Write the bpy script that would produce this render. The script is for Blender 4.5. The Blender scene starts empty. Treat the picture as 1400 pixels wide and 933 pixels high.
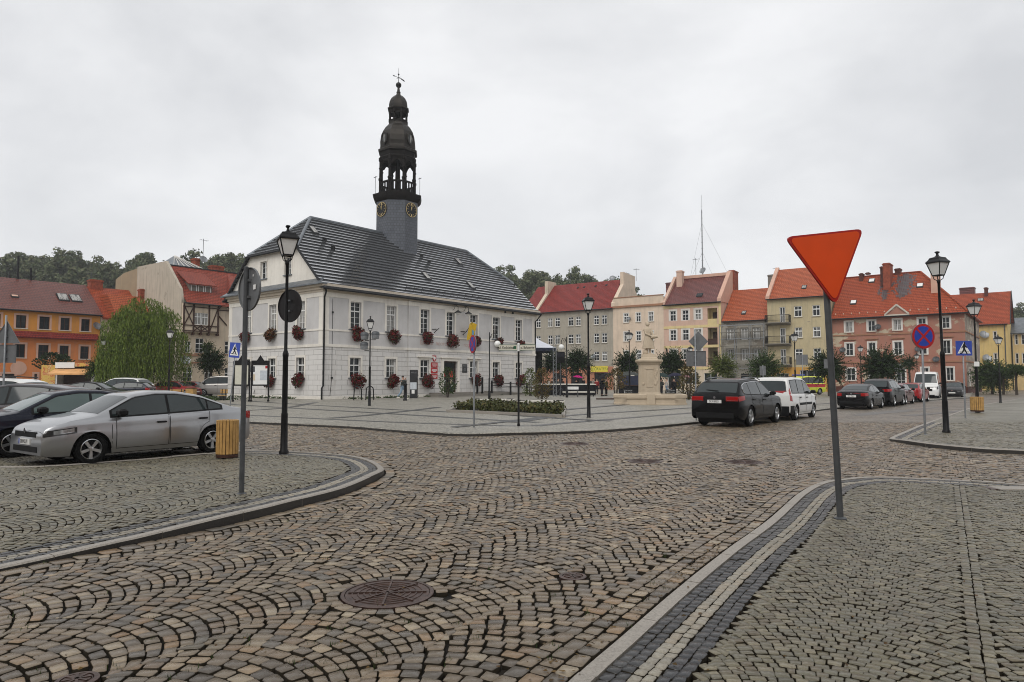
import bpy, math, random
import numpy as np
from mathutils import Vector, Matrix
R = random.Random(7)
SC = bpy.context.scene
COL = SC.collection
rad = math.radians
# ------------------------------------------------------------------ camera model (24 mm lens, eye at 1.72 m)
F, CX, CY, HC = 933.0, 700.0, 466.5, 1.72
TH = math.atan(52.1/933); cT, sT = math.cos(TH), math.sin(TH)
def ray(px, py):
    a = (px-CX)/F; b = (CY-py)/F
    return (a, cT-b*sT, sT+b*cT)
def G(px, py, z=0.0):
    r = ray(px, py); t = (z-HC)/r[2]
    return (r[0]*t, r[1]*t)
def AT(px, py, Y):
    r = ray(px, py); t = Y/r[1]
    return Vector((r[0]*t, Y, HC+r[2]*t))
def HZ(py, P):
    "height above ground seen at picture row py over ground point P"
    Y = P[1]; r = ray(CX, py); return HC + r[2]*Y/r[1]
UANG = math.atan2(.7793, .6266)
U = Vector((math.cos(UANG), math.sin(UANG))); V = Vector((-U.y, U.x))
# ------------------------------------------------------------------ mesh builder
class MB:
    def __init__(s): s.v = []; s.f = []; s.m = []; s.T = None
    def add(s, vs, fs, mi=0):
        b = len(s.v)
        if s.T is not None:
            T = s.T; vs = [T @ Vector(p) for p in vs]
        s.v.extend([tuple(p) for p in vs])
        for f in fs:
            s.f.append([i+b for i in f]); s.m.append(mi)
    def quad(s, a, b, c, d, mi=0): s.add([a, b, c, d], [(0, 1, 2, 3)], mi)
    def poly(s, pts, mi=0): s.add(pts, [tuple(range(len(pts)))], mi)
    def box(s, x0, x1, y0, y1, z0, z1, mi=0, c=0.0):
        if c <= 0:
            vs = [(x0,y0,z0),(x1,y0,z0),(x1,y1,z0),(x0,y1,z0),(x0,y0,z1),(x1,y0,z1),(x1,y1,z1),(x0,y1,z1)]
            s.add(vs, [(0,3,2,1),(4,5,6,7),(0,1,5,4),(1,2,6,5),(2,3,7,6),(3,0,4,7)], mi); return
        c = min(c, (x1-x0)*.45, (y1-y0)*.45, (z1-z0)*.45)
        def ring(z, i):
            a0, a1, b0, b1 = x0+i, x1-i, y0+i, y1-i
            k = c*.6
            return [(a0+k,b0,z),(a1-k,b0,z),(a1,b0+k,z),(a1,b1-k,z),(a1-k,b1,z),(a0+k,b1,z),(a0,b1-k,z),(a0,b0+k,z)]
        s.loft([ring(z0, c), ring(z0+c, 0), ring(z1-c, 0), ring(z1, c)], mi=mi)
    def loft(s, rings, closed=True, caps=True, mi=0):
        n = len(rings[0]); vs = [p for r in rings for p in r]; fs = []
        for k in range(len(rings)-1):
            for i in range(n if closed else n-1):
                j = (i+1) % n
                fs.append((k*n+i, k*n+j, (k+1)*n+j, (k+1)*n+i))
        if caps and closed:
            fs.append(tuple(range(n-1, -1, -1))); o = (len(rings)-1)*n; fs.append(tuple(range(o, o+n)))
        s.add(vs, fs, mi)
    def lathe(s, prof, n=16, c=(0,0,0), mi=0, caps=True, rot=0.0, sq=1.0):
        rings = []
        for r, z in prof:
            rings.append([(c[0]+r*math.cos(rot+2*math.pi*i/n), c[1]+sq*r*math.sin(rot+2*math.pi*i/n), c[2]+z) for i in range(n)])
        s.loft(rings, mi=mi, caps=caps)
    def tube(s, pts, r, n=8, mi=0, caps=True):
        pts = [Vector(p) for p in pts]; N = len(pts)
        rs = r if isinstance(r, (list, tuple)) else [r]*N
        rings = []; up = None
        for i, p in enumerate(pts):
            t = (pts[min(i+1, N-1)]-pts[max(i-1, 0)])
            if t.length < 1e-9: t = Vector((0,0,1))
            t.normalize()
            if up is None:
                up = Vector((0,0,1)) if abs(t.z) < .9 else Vector((1,0,0))
            a = t.cross(up)
            if a.length < 1e-6: a = t.cross(Vector((0,1,0)))
            a.normalize(); b = a.cross(t).normalized(); up = b
            rings.append([p + (a*math.cos(2*math.pi*k/n) + b*math.sin(2*math.pi*k/n))*rs[i] for k in range(n)])
        # winding so that normals face out
        rings = [list(reversed(q)) for q in rings]
        s.loft(rings, mi=mi, caps=caps)
    def bar(s, p, q, w, h=None, mi=0):
        "square bar from p to q"
        p = Vector(p); q = Vector(q); h = h or w
        t = (q-p).normalized(); up = Vector((0,0,1)) if abs(t.z) < .95 else Vector((0,1,0))
        a = t.cross(up).normalized()*w/2; b = a.cross(t).normalized()*h/2
        s.loft([[p-a-b, p-a+b, p+a+b, p+a-b], [q-a-b, q-a+b, q+a+b, q+a-b]], mi=mi)
    def sphere(s, c, rx, ry=None, rz=None, nu=12, nv=8, mi=0):
        ry = ry or rx; rz = rz or rx; vs = [(c[0], c[1], c[2]-rz)]; fs = []
        for j in range(1, nv):
            ph = -math.pi/2 + math.pi*j/nv
            for i in range(nu):
                a = 2*math.pi*i/nu
                vs.append((c[0]+rx*math.cos(ph)*math.cos(a), c[1]+ry*math.cos(ph)*math.sin(a), c[2]+rz*math.sin(ph)))
        vs.append((c[0], c[1], c[2]+rz)); L = len(vs)-1
        for i in range(nu):
            k = (i+1) % nu
            fs.append((0, 1+k, 1+i)); fs.append((L, L-nu+i, L-nu+k))
            for j in range(nv-2):
                o = 1+j*nu; fs.append((o+i, o+k, o+nu+k, o+nu+i))
        s.add(vs, fs, mi)
    def prism(s, pts, y0, y1, mi=0):
        "polygon in x,z pushed along y"
        a = [(p[0], y0, p[1]) for p in pts]; b = [(p[0], y1, p[1]) for p in pts]
        s.loft([a, b], mi=mi)
    def prismz(s, pts, z0, z1, mi=0):
        s.loft([[(p[0], p[1], z0) for p in pts], [(p[0], p[1], z1) for p in pts]], mi=mi)
    def prismx(s, pts, x0, x1, mi=0):
        s.loft([[(x0, p[0], p[1]) for p in pts], [(x1, p[0], p[1]) for p in pts]], mi=mi)
    def disc(s, c, r, n=24, axis='y', d=.01, mi=0):
        pts = [(math.cos(2*math.pi*i/n)*r, math.sin(2*math.pi*i/n)*r) for i in range(n)]
        if axis == 'y': s.loft([[(c[0]+p[0], c[1]-d/2, c[2]+p[1]) for p in pts], [(c[0]+p[0], c[1]+d/2, c[2]+p[1]) for p in pts]], mi=mi)
        elif axis == 'x': s.loft([[(c[0]-d/2, c[1]+p[0], c[2]+p[1]) for p in pts], [(c[0]+d/2, c[1]+p[0], c[2]+p[1]) for p in pts]], mi=mi)
        else: s.loft([[(c[0]+p[0], c[1]+p[1], c[2]-d/2) for p in pts], [(c[0]+p[0], c[1]+p[1], c[2]+d/2) for p in pts]], mi=mi)
    def build(s, name, mats, parent=None, smooth=None, fixn=False, uv=True):
        me = bpy.data.meshes.new(name)
        me.from_pydata(s.v, [], s.f)
        if not isinstance(mats, (list, tuple)): mats = [mats]
        for m in mats: me.materials.append(m)
        if len(mats) > 1: me.polygons.foreach_set('material_index', s.m)
        me.update()
        if fixn:
            import bmesh
            bm = bmesh.new(); bm.from_mesh(me); bmesh.ops.recalc_face_normals(bm, faces=bm.faces); bm.to_mesh(me); bm.free()
        if uv and len(s.f): box_uv(me)
        if smooth is not None:
            me.polygons.foreach_set('use_smooth', [True]*len(s.f))
            if smooth < 180: me.set_sharp_from_angle(angle=rad(smooth))
        o = bpy.data.objects.new(name, me); COL.objects.link(o)
        if parent is not None: o.parent = parent
        return o
def box_uv(me):
    n = len(me.polygons); nl = len(me.loops)
    nor = np.empty(n*3, np.float32); me.polygons.foreach_get('normal', nor); nor = nor.reshape(-1, 3)
    tot = np.empty(n, np.int32); me.polygons.foreach_get('loop_total', tot)
    vi = np.empty(nl, np.int32); me.loops.foreach_get('vertex_index', vi)
    co = np.empty(len(me.vertices)*3, np.float32); me.vertices.foreach_get('co', co); co = co.reshape(-1, 3)
    t = np.stack([-nor[:, 1], nor[:, 0], np.zeros(n)], 1); L = np.linalg.norm(t, axis=1)
    flat = L < .12; t[flat] = (1, 0, 0); L[flat] = 1; t /= L[:, None]
    b = np.cross(nor, t)
    tt = np.repeat(t, tot, 0); bb = np.repeat(b, tot, 0); p = co[vi]
    uv = np.stack([(p*tt).sum(1), (p*bb).sum(1)], 1).astype(np.float32)
    lay = me.uv_layers.new(name='UVMap'); lay.data.foreach_set('uv', uv.ravel())
def np_mesh(name, co, faces_by_size, mats, parent=None, smooth=False, mi=None):
    "faces_by_size: list of int arrays (n,k)"
    me = bpy.data.meshes.new(name)
    me.vertices.add(len(co)); me.vertices.foreach_set('co', np.asarray(co, np.float32).ravel())
    loops = np.concatenate([f.ravel() for f in faces_by_size]).astype(np.int32)
    tot = np.concatenate([np.full(len(f), f.shape[1]) for f in faces_by_size]).astype(np.int32)
    st = np.concatenate([[0], np.cumsum(tot)[:-1]]).astype(np.int32)
    me.loops.add(len(loops)); me.loops.foreach_set('vertex_index', loops)
    me.polygons.add(len(tot)); me.polygons.foreach_set('loop_start', st); me.polygons.foreach_set('loop_total', tot)
    if not isinstance(mats, (list, tuple)): mats = [mats]
    for m in mats: me.materials.append(m)
    if mi is not None: me.polygons.foreach_set('material_index', np.asarray(mi, np.int32))
    if smooth: me.polygons.foreach_set('use_smooth', np.ones(len(tot), bool))
    me.update(calc_edges=True)
    o = bpy.data.objects.new(name, me); COL.objects.link(o)
    if parent is not None: o.parent = parent
    return o
# ------------------------------------------------------------------ things, parts, copies
def tag(o, label, cat, group=None):
    o['label'] = label; o['category'] = cat
    if group: o['group'] = group
    return o
def thing(name, label, cat, loc=(0,0,0), rotz=0.0, group=None):
    o = bpy.data.objects.new(name, None); COL.objects.link(o); o.empty_display_size = .3
    o.location = loc if len(loc) == 3 else (loc[0], loc[1], 0); o.rotation_euler = (0, 0, rotz)
    return tag(o, label, cat, group)
def structure(o, kind='structure'): o['kind'] = kind; return o
KIDS = {}
def copy_tree(o, loc=None, rotz=None, label=None, scale=None, parent=None):
    c = o.copy(); COL.objects.link(c)
    if parent is not None: c.parent = parent
    for ch in list(o.children): copy_tree(ch, parent=c)
    if loc is not None: c.location = loc if len(loc) == 3 else (loc[0], loc[1], 0)
    if rotz is not None: c.rotation_euler = (0, 0, rotz)
    if label: c['label'] = label
    if scale is not None: c.scale = (scale,)*3 if not isinstance(scale, tuple) else scale
    return c
# ------------------------------------------------------------------ materials
MATS = {}
class NT:
    def __init__(s, name):
        s.m = bpy.data.materials.new(name); s.m.use_nodes = True; s.t = s.m.node_tree; s.n = s.t.nodes; s.n.clear()
        s.out = s.n.new('ShaderNodeOutputMaterial'); s.b = s.n.new('ShaderNodeBsdfPrincipled')
        s.l(s.b.outputs[0], s.out.inputs[0])
    def l(s, a, b): s.t.links.new(a, b)
    def new(s, ty, **k):
        q = s.n.new('ShaderNode'+ty)
        for a, v in k.items(): setattr(q, a, v)
        return q
    def pos(s, scale=(1,1,1), obj=False):
        if obj: src = s.new('TexCoord').outputs['Object']
        else: src = s.new('NewGeometry').outputs['Position']
        mp = s.new('Mapping'); mp.inputs['Scale'].default_value = scale; s.l(src, mp.inputs[0]); return mp.outputs[0]
    def uv(s, scale=(1,1,1)):
        mp = s.new('Mapping'); mp.inputs['Scale'].default_value = scale; s.l(s.new('TexCoord').outputs['UV'], mp.inputs[0]); return mp.outputs[0]
    def noise(s, vec, scale, detail=4, rough=.55):
        q = s.new('TexNoise'); q.inputs['Scale'].default_value = scale; q.inputs['Detail'].default_value = detail; q.inputs['Roughness'].default_value = rough
        s.l(vec, q.inputs['Vector']); return q.outputs['Fac']
    def ramp(s, fac, stops):
        q = s.new('ValToRGB'); e = q.color_ramp.elements
        while len(e) > 1: e.remove(e[-1])
        for i, (p, c) in enumerate(stops):
            x = e[0] if i == 0 else e.new(p)
            x.position = p; x.color = (*c, 1) if len(c) == 3 else c
        s.l(fac, q.inputs[0]); return q.outputs[0]
    def mix(s, fac, a, b, mode='MIX'):
        q = s.new('Mix', data_type='RGBA', blend_type=mode)
        def put(v, i):
            if isinstance(v, (tuple, list)): q.inputs[i].default_value = (*v, 1) if len(v) == 3 else v
            elif isinstance(v, (int, float)): q.inputs[i].default_value = v
            else: s.l(v, q.inputs[i])
        put(fac, 0); put(a, 6); put(b, 7); return q.outputs[2]
    def math(s, op, a, b=None, c=None):
        q = s.new('Math', operation=op)
        for i, v in enumerate((a, b, c)):
            if v is None: continue
            if isinstance(v, (int, float)): q.inputs[i].default_value = v
            else: s.l(v, q.inputs[i])
        return q.outputs[0]
    def bump(s, h, strength=.3, dist=.02, normal=None):
        q = s.new('Bump'); q.inputs['Strength'].default_value = strength; q.inputs['Distance'].default_value = dist
        s.l(h, q.inputs['Height'])
        if normal is not None: s.l(normal, q.inputs['Normal'])
        s.l(q.outputs[0], s.b.inputs['Normal']); return q.outputs[0]
    def set(s, **k):
        names = dict(col='Base Color', rough='Roughness', metal='Metallic', spec='Specular IOR Level', coat='Coat Weight', trans='Transmission Weight', alpha='Alpha', ior='IOR', emit='Emission Color', es='Emission Strength', coatr='Coat Roughness', sheen='Sheen Weight')
        for a, v in k.items():
            i = s.b.inputs[names[a]]
            if isinstance(v, (int, float)): i.default_value = v
            elif isinstance(v, (tuple, list)): i.default_value = (*v, 1) if len(v) == 3 else v
            else: s.l(v, i)
def sc(c, k): return tuple(min(1, x*k) for x in c)
def pmat(name, col, rough=.6, metal=0, spec=.3, var=.12, vscale=3, bump=0, bscale=40, coat=0, fine=0):
    if name in MATS: return MATS[name]
    t = NT(name)
    if var > 0:
        f = t.noise(t.pos(), vscale, 5)
        c = t.ramp(f, [(.3, sc(col, 1-var)), (.7, sc(col, 1+var))])
    else: c = col
    t.set(col=c, rough=rough, metal=metal, spec=spec, coat=coat)
    if bump: t.bump(t.noise(t.pos(), bscale, 3), bump, .01)
    MATS[name] = t.m; return t.m
def plaster(name, col, dirt=(.2,.18,.15), amt=.35, patch=None, pth=.6, rough=.85, pscale=.55):
    "painted render: faint mottling, rain streaks, optional fallen-off patches"
    t = NT(name); P = t.pos()
    f = t.noise(P, .9, 6, .6); c = t.ramp(f, [(.3, sc(col, .9)), (.7, sc(col, 1.07))])
    st = t.noise(t.pos((2.2, 2.2, .22)), 1.3, 5, .65)
    c = t.mix(t.math('MULTIPLY', t.ramp(st, [(.5, (0,0,0)), (.78, (1,1,1))]), amt), c, dirt)
    if patch:
        pn = t.noise(t.pos((1, 1, 1.5)), pscale, 6, .62)
        k = t.ramp(pn, [(pth, (0,0,0)), (pth+.025, (1,1,1))])
        c = t.mix(k, c, t.mix(t.noise(P, 3, 4), sc(patch, .75), sc(patch, 1.2)))
    t.set(col=c, rough=rough, spec=.25)
    t.bump(t.noise(P, 18, 4), .12, .02)
    return t.m
def tiles(name, col, col2, course=.33, width=.28, gloss=.55, stain=.25, spec=.5):
    "clay roof: courses and pan profile along the slope (UV in metres)"
    t = NT(name); uv = t.uv()
    br = t.new('TexBrick'); t.l(uv, br.inputs['Vector'])
    br.inputs['Color1'].default_value = (*col, 1); br.inputs['Color2'].default_value = (*col2, 1)
    br.inputs['Mortar'].default_value = (*sc(col, .3), 1); br.inputs['Scale'].default_value = 1
    br.inputs['Mortar Size'].default_value = .018; br.inputs['Mortar Smooth'].default_value = .3
    br.inputs['Brick Width'].default_value = width; br.inputs['Row Height'].default_value = course; br.offset = .5
    sep = t.new('SeparateXYZ'); t.l(uv, sep.inputs[0])
    saw = t.math('FRACT', t.math('DIVIDE', sep.outputs[1], course))
    edge = t.ramp(saw, [(0, (.35,.35,.35)), (.14, (.4,.4,.4)), (.24, (1,1,1)), (1, (1,1,1))])
    c = t.mix(1.0, br.outputs['Color'], edge, 'MULTIPLY')
    n = t.noise(t.pos(), .5, 6, .6); c = t.mix(t.math('MULTIPLY', t.ramp(n, [(.45, (0,0,0)), (.75, (1,1,1))]), stain), c, sc(col, .35))
    n2 = t.noise(t.pos(), 6, 3); c = t.mix(t.math('MULTIPLY', n2, .25), c, sc(col, .6))
    t.set(col=c, rough=gloss, spec=spec)
    wav = t.math('SINE', t.math('MULTIPLY', sep.outputs[0], 2*math.pi/width))
    h = t.math('ADD', t.math('MULTIPLY', wav, .25), t.math('SUBTRACT', 1.0, saw))
    t.bump(h, .9, .05)
    return t.m
def glassm(name, tint=(.012,.015,.018), curtain=None, rough=.04, th=.5):
    t = NT(name)
    if curtain:
        s = t.new('SeparateXYZ'); t.l(t.uv(), s.inputs[0])
        w = t.noise(t.uv((6, .4, 1)), 1.2, 2)
        k = t.ramp(w, [(th-.03, (0,0,0)), (th+.03, (1,1,1))]); c = t.mix(k, tint, curtain)
    else: c = t.mix(t.noise(t.pos(), .8, 2), sc(tint, .5), sc(tint, 2.0))
    t.set(col=c, rough=rough, spec=.5 if 'auto' in name else .28); return t.m
def paint(name, col, metal=.0, rough=.3, spec=.3, coat=.7):
    t = NT(name)
    n = t.noise(t.pos((1,1,1)), 14, 5, .7)           # beads of rain and road film
    c = t.mix(t.math('MULTIPLY', t.ramp(n, [(.55, (0,0,0)), (.8, (1,1,1))]), .10), col, (.08,.075,.07))
    t.set(col=c, rough=rough, metal=metal, spec=spec, coat=coat, coatr=.03); return t.m
M = {}
def mm(k, f, *a, **kw): M[k] = f(k, *a, **kw)
mm('black_iron', pmat, (.006,.006,.0065), .4, 0, .25, .3, 6)
mm('galv', pmat, (.24,.25,.26), .45, .6, .5, .18, 9)
mm('galv_dark', pmat, (.085,.09,.095), .5, .3, .3, .2, 7)
mm('sign_back', pmat, (.17,.175,.18), .5, .2, .3, .12, 5)
mm('white_paint', pmat, (.78,.78,.76), .5, 0, .4, .05, 5)
mm('off_white', pmat, (.66,.63,.56), .6, 0, .3, .07, 4)
mm('red_paint', pmat, (.42,.012,.015), .4, 0, .45, .08, 6)
mm('blue_sign', pmat, (.02,.055,.36), .35, 0, .5, .06, 6)
mm('rubber', pmat, (.007,.007,.007), .8, 0, .12, .3, 8)
mm('plastic', pmat, (.007,.007,.0075), .55, 0, .2, .2, 8)
mm('alloy', pmat, (.55,.56,.57), .28, .9, .5, .06, 9)
mm('chrome', pmat, (.7,.7,.72), .12, 1, .5, 0)
mm('wood', pmat, (.46,.27,.09), .5, 0, .35, .22, 7, .2, 30)
mm('wood_dark', pmat, (.05,.022,.014), .6, 0, .3, .3, 5)
mm('tail', pmat, (.33,.008,.008), .12, 0, .6, 0)
mm('tail_dark', pmat, (.12,.006,.008), .12, 0, .6, 0)
mm('head', pmat, (.42,.43,.44), .1, .5, .6, .3, 18)
mm('plate', pmat, (.72,.72,.7), .4, 0, .4, .03, 5)
mm('skin', pmat, (.48,.28,.2), .55, 0, .4, .05, 8)
mm('hair', pmat, (.03,.02,.014), .6, 0, .3, .2, 30)
M['autoglass'] = glassm('autoglass', (.02,.027,.028), None, .03)
M['autoglass_light'] = glassm('autoglass_light', (.07,.1,.095), None, .03)
M['pane'] = glassm('pane', (.015,.018,.02))
M['pane_curtain'] = glassm('pane_curtain', (.03,.034,.036), (.3,.29,.27), .08, .52)
M['pane_pale'] = glassm('pane_pale', (.1,.1,.095), (.34,.33,.31), .1, .45)
def frosted(name):
    t = NT(name); t.set(col=(.86,.86,.83), rough=.3, spec=.5, trans=.12); return t.m
M['lamp_glass'] = frosted('lamp_glass')
# text as mesh
def text(name, s, size, mat, parent, loc, rot=(0,0,0), align='CENTER', depth=.004, sx=1.0, font_bold=False):
    c = bpy.data.curves.new(name, 'FONT'); c.body = s; c.size = size; c.align_x = align; c.align_y = 'CENTER'; c.extrude = depth; c.resolution_u = 3
    if font_bold: c.offset = size*.012
    o = bpy.data.objects.new(name, c); COL.objects.link(o)
    me = bpy.data.meshes.new_from_object(o, depsgraph=bpy.context.evaluated_depsgraph_get()); bpy.data.objects.remove(o); bpy.data.curves.remove(c)
    me.materials.clear(); me.materials.append(mat)
    o = bpy.data.objects.new(name, me); COL.objects.link(o)
    o.parent = parent; o.location = loc; o.rotation_euler = rot; o.scale = (sx, 1, 1)
    return o
class Fr:
    "upright plane frame: x along the facade, y away behind it"
    def __init__(s, O, ang): s.O = O; s.ang = ang; s.c = math.cos(ang); s.s = math.sin(ang)
    def loc(s, x, y): x -= s.O[0]; y -= s.O[1]; return (x*s.c+y*s.s, -x*s.s+y*s.c)
    def w(s, x, y): return (s.O[0]+x*s.c-y*s.s, s.O[1]+x*s.s+y*s.c)
    def hy(s, px, py=450, off=0):
        r = ray(px, py); o = s.loc(0, 0); d = (r[0]*s.c+r[1]*s.s, -r[0]*s.s+r[1]*s.c); t = (off-o[1])/d[1]; return (o[0]+d[0]*t, HC+r[2]*t)
    def x(s, px, off=0): return s.hy(px, 460, off)[0]
# ================================================================== GROUND
RNG = np.random.default_rng(11)
DANG = math.atan2(.848, .53); D = np.array([.53, .848])
def smooth01(x): x = np.clip(x, 0, 1); return x*x*(3-2*x)
def inpoly(P, poly):
    x, y = P[:, 0], P[:, 1]; ins = np.zeros(len(P), bool); n = len(poly); j = n-1
    for i in range(n):
        xi, yi = poly[i]; xj, yj = poly[j]
        c = ((yi > y) != (yj > y)) & (x < (xj-xi)*(y-yi)/((yj-yi) or 1e-9)+xi)
        ins ^= c; j = i
    return ins
def dist_poly(P, line):
    d = np.full(len(P), 1e9)
    for a, b in zip(line[:-1], line[1:]):
        a = np.array(a); b = np.array(b); t = np.clip(((P-a) @ (b-a))/max(1e-9, (b-a) @ (b-a)), 0, 1)
        d = np.minimum(d, np.linalg.norm(P-(a+t[:, None]*(b-a)), axis=1))
    return d
def spline(pts, step=.15):
    "Catmull-Rom through the points, resampled evenly"
    P = [np.array(p, float) for p in pts]; P = [2*P[0]-P[1]]+P+[2*P[-1]-P[-2]]; out = []
    for i in range(1, len(P)-2):
        for t in np.linspace(0, 1, 20, endpoint=False):
            out.append(.5*((2*P[i])+(-P[i-1]+P[i+1])*t+(2*P[i-1]-5*P[i]+4*P[i+1]-P[i+2])*t*t+(-P[i-1]+3*P[i]-3*P[i+1]+P[i+2])*t**3))
    out.append(P[-2]); out = np.array(out); L = np.concatenate([[0], np.cumsum(np.linalg.norm(np.diff(out, axis=0), axis=1))])
    q = np.linspace(0, L[-1], max(2, int(L[-1]/step)+1)); return np.stack([np.interp(q, L, out[:, 0]), np.interp(q, L, out[:, 1])], 1)
def offset(line, d):
    t = np.gradient(line, axis=0); t /= np.linalg.norm(t, axis=1)[:, None]
    return line+np.stack([-t[:, 1], t[:, 0]], 1)*d          # left of travel is positive
def arcs(origin, ang, W, s, l, box, jit=.12, Rf=.70):
    "segmental-arch paving: corners (N,4,2)"
    c, sn = math.cos(ang), math.sin(ang); rr = W*Rf; pm = math.asin(.5/Rf); n = max(3, round(2*pm*rr/l)); out = []
    x0, x1, y0, y1 = box; pts = np.array([[x0, y0], [x1, y0], [x1, y1], [x0, y1]])-origin
    along = pts @ np.array([c, sn]); across = pts @ np.array([sn, -c])
    for col in range(int(math.floor(across.min()/W)), int(math.ceil(across.max()/W))+1):
        u0 = (col+.5)*W; ks = np.arange(int(along.min()/s)-8, int(along.max()/s)+3); ph0 = 0.0
        for k in ks:
            e = np.linspace(-pm, pm, n+1) + ((k % 2)*.5-.25)*2*pm/n + RNG.normal(0, jit*2*pm/n*.6, n+1)
            st = 2*pm/n; e = e[(e > -pm+.42*st) & (e < pm-.42*st)]; e = np.concatenate([[-pm*1.06], e, [pm*1.06]])
            a, b = e[:-1], e[1:]; au = np.clip(a+s*np.sin(a)/rr, -pm*1.06, pm*1.06); bu = np.clip(b+s*np.sin(b)/rr, -pm*1.06, pm*1.06)
            v0 = (k+ph0)*s + RNG.normal(0, .003); f = lambda p, add: np.stack([u0+rr*np.sin(p), v0+rr*np.cos(p)-rr+add], 1)
            q = np.stack([f(a, 0), f(b, 0), f(bu, s), f(au, s)], 1); out.append(q)
    q = np.concatenate(out); w = np.empty_like(q)
    w[..., 0] = origin[0]+q[..., 1]*c+q[..., 0]*sn; w[..., 1] = origin[1]+q[..., 1]*sn-q[..., 0]*c
    return w
def rows(line, d0, nrow, s, l):
    "straight courses running along a line, from offset d0 outwards (sign of s gives the side)"
    out = []
    for r in range(nrow):
        A = offset(line, d0+r*s); B = offset(line, d0+(r+1)*s)
        L = np.concatenate([[0], np.cumsum(np.linalg.norm(np.diff((A+B)/2, axis=0), axis=1))])
        q = np.arange((r % 2)*l*.5, L[-1], l); q = q+RNG.normal(0, l*.07, len(q)); q = np.clip(q, 0, L[-1])
        pa = np.stack([np.interp(q, L, A[:, 0]), np.interp(q, L, A[:, 1])], 1); pb = np.stack([np.interp(q, L, B[:, 0]), np.interp(q, L, B[:, 1])], 1)
        out.append(np.stack([pa[:-1], pa[1:], pb[1:], pb[:-1]], 1))
    return np.concatenate(out)
def stone_mesh(name, groups, mats, hfun=None):
    "groups: list of (corners, material index, gap, height jitter); near stones get eight-sided rounded tops"
    V_, F4, F3, m4, m3 = [], [], [], [], []; base = 0
    for q, mi, gap, hj in groups:
        if len(q) == 0: continue
        ar = .5*np.abs((q[:, 2, 0]-q[:, 0, 0])*(q[:, 3, 1]-q[:, 1, 1])-(q[:, 3, 0]-q[:, 1, 0])*(q[:, 2, 1]-q[:, 0, 1]))
        q = q[ar > .0009]
        sgn = ((q[:, 1, 0]-q[:, 0, 0])*(q[:, 3, 1]-q[:, 0, 1])-(q[:, 1, 1]-q[:, 0, 1])*(q[:, 3, 0]-q[:, 0, 0]))
        q[sgn < 0] = q[sgn < 0][:, ::-1]
        cen = q.mean(1); size = np.sqrt(np.maximum(.0009, ar[ar > .0009]))
        q = q+RNG.normal(0, .0036, q.shape)
        near = cen[:, 1] < 12.5
        for lod in (True, False):
            k = near == lod; Q = q[k]; C = cen[k]; S = size[k]; N = len(Q)
            if N == 0: continue
            fac = 1-(gap*RNG.uniform(.6, 1.6, N))/S; Q = C[:, None]+(Q-C[:, None])*fac[:, None, None]
            if lod:
                nx = np.roll(Q, -1, 1); t = RNG.uniform(.05, .17, (N, 4, 1)); t2 = RNG.uniform(.05, .17, (N, 4, 1))
                P = np.empty((N, 8, 2)); P[:, 0::2] = Q+(nx-Q)*t; P[:, 1::2] = nx+(Q-nx)*t2; n = 8
            else: P = Q; n = 4
            z0 = hfun(C) if hfun is not None else np.zeros(N)
            top = z0+RNG.normal(0, hj, N); tilt = RNG.normal(0, .028, (N, 2))
            rel = P-C[:, None]; zt = top[:, None]+(rel*tilt[:, None]).sum(2)
            ins = C[:, None]+rel*(.93 if lod else .92)
            drop = .005
            ring = [np.dstack([P, (zt-.05)[..., None]]), np.dstack([P, (zt-drop)[..., None]]), np.dstack([ins, zt[..., None]])]
            cv = np.concatenate([C, (top+.002)[:, None]], 1)[:, None]
            vs = np.concatenate(ring+[cv], 1); nv = 3*n+1
            off = base+np.arange(N)[:, None]*nv; i = np.arange(n); j = (i+1) % n
            for a in (0, 1):
                fq = np.stack([a*n+i, a*n+j, (a+1)*n+j, (a+1)*n+i], 1); F4.append((off[:, :, None]+fq[None]).reshape(-1, 4)); m4.append(np.full(N*n, mi if a else len(mats)))
            ft = np.stack([2*n+i, 2*n+j, np.full(n, 3*n)], 1); F3.append((off[:, :, None]+ft[None]).reshape(-1, 3)); m3.append(np.full(N*n, mi))
            V_.append(vs.reshape(-1, 3)); base += N*nv
    mats = list(mats)+[M['joint']]
    o = np_mesh(name, np.concatenate(V_), [np.concatenate(F4), np.concatenate(F3)], mats, smooth=False, mi=np.concatenate(m4+m3))
    return structure(o)
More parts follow.
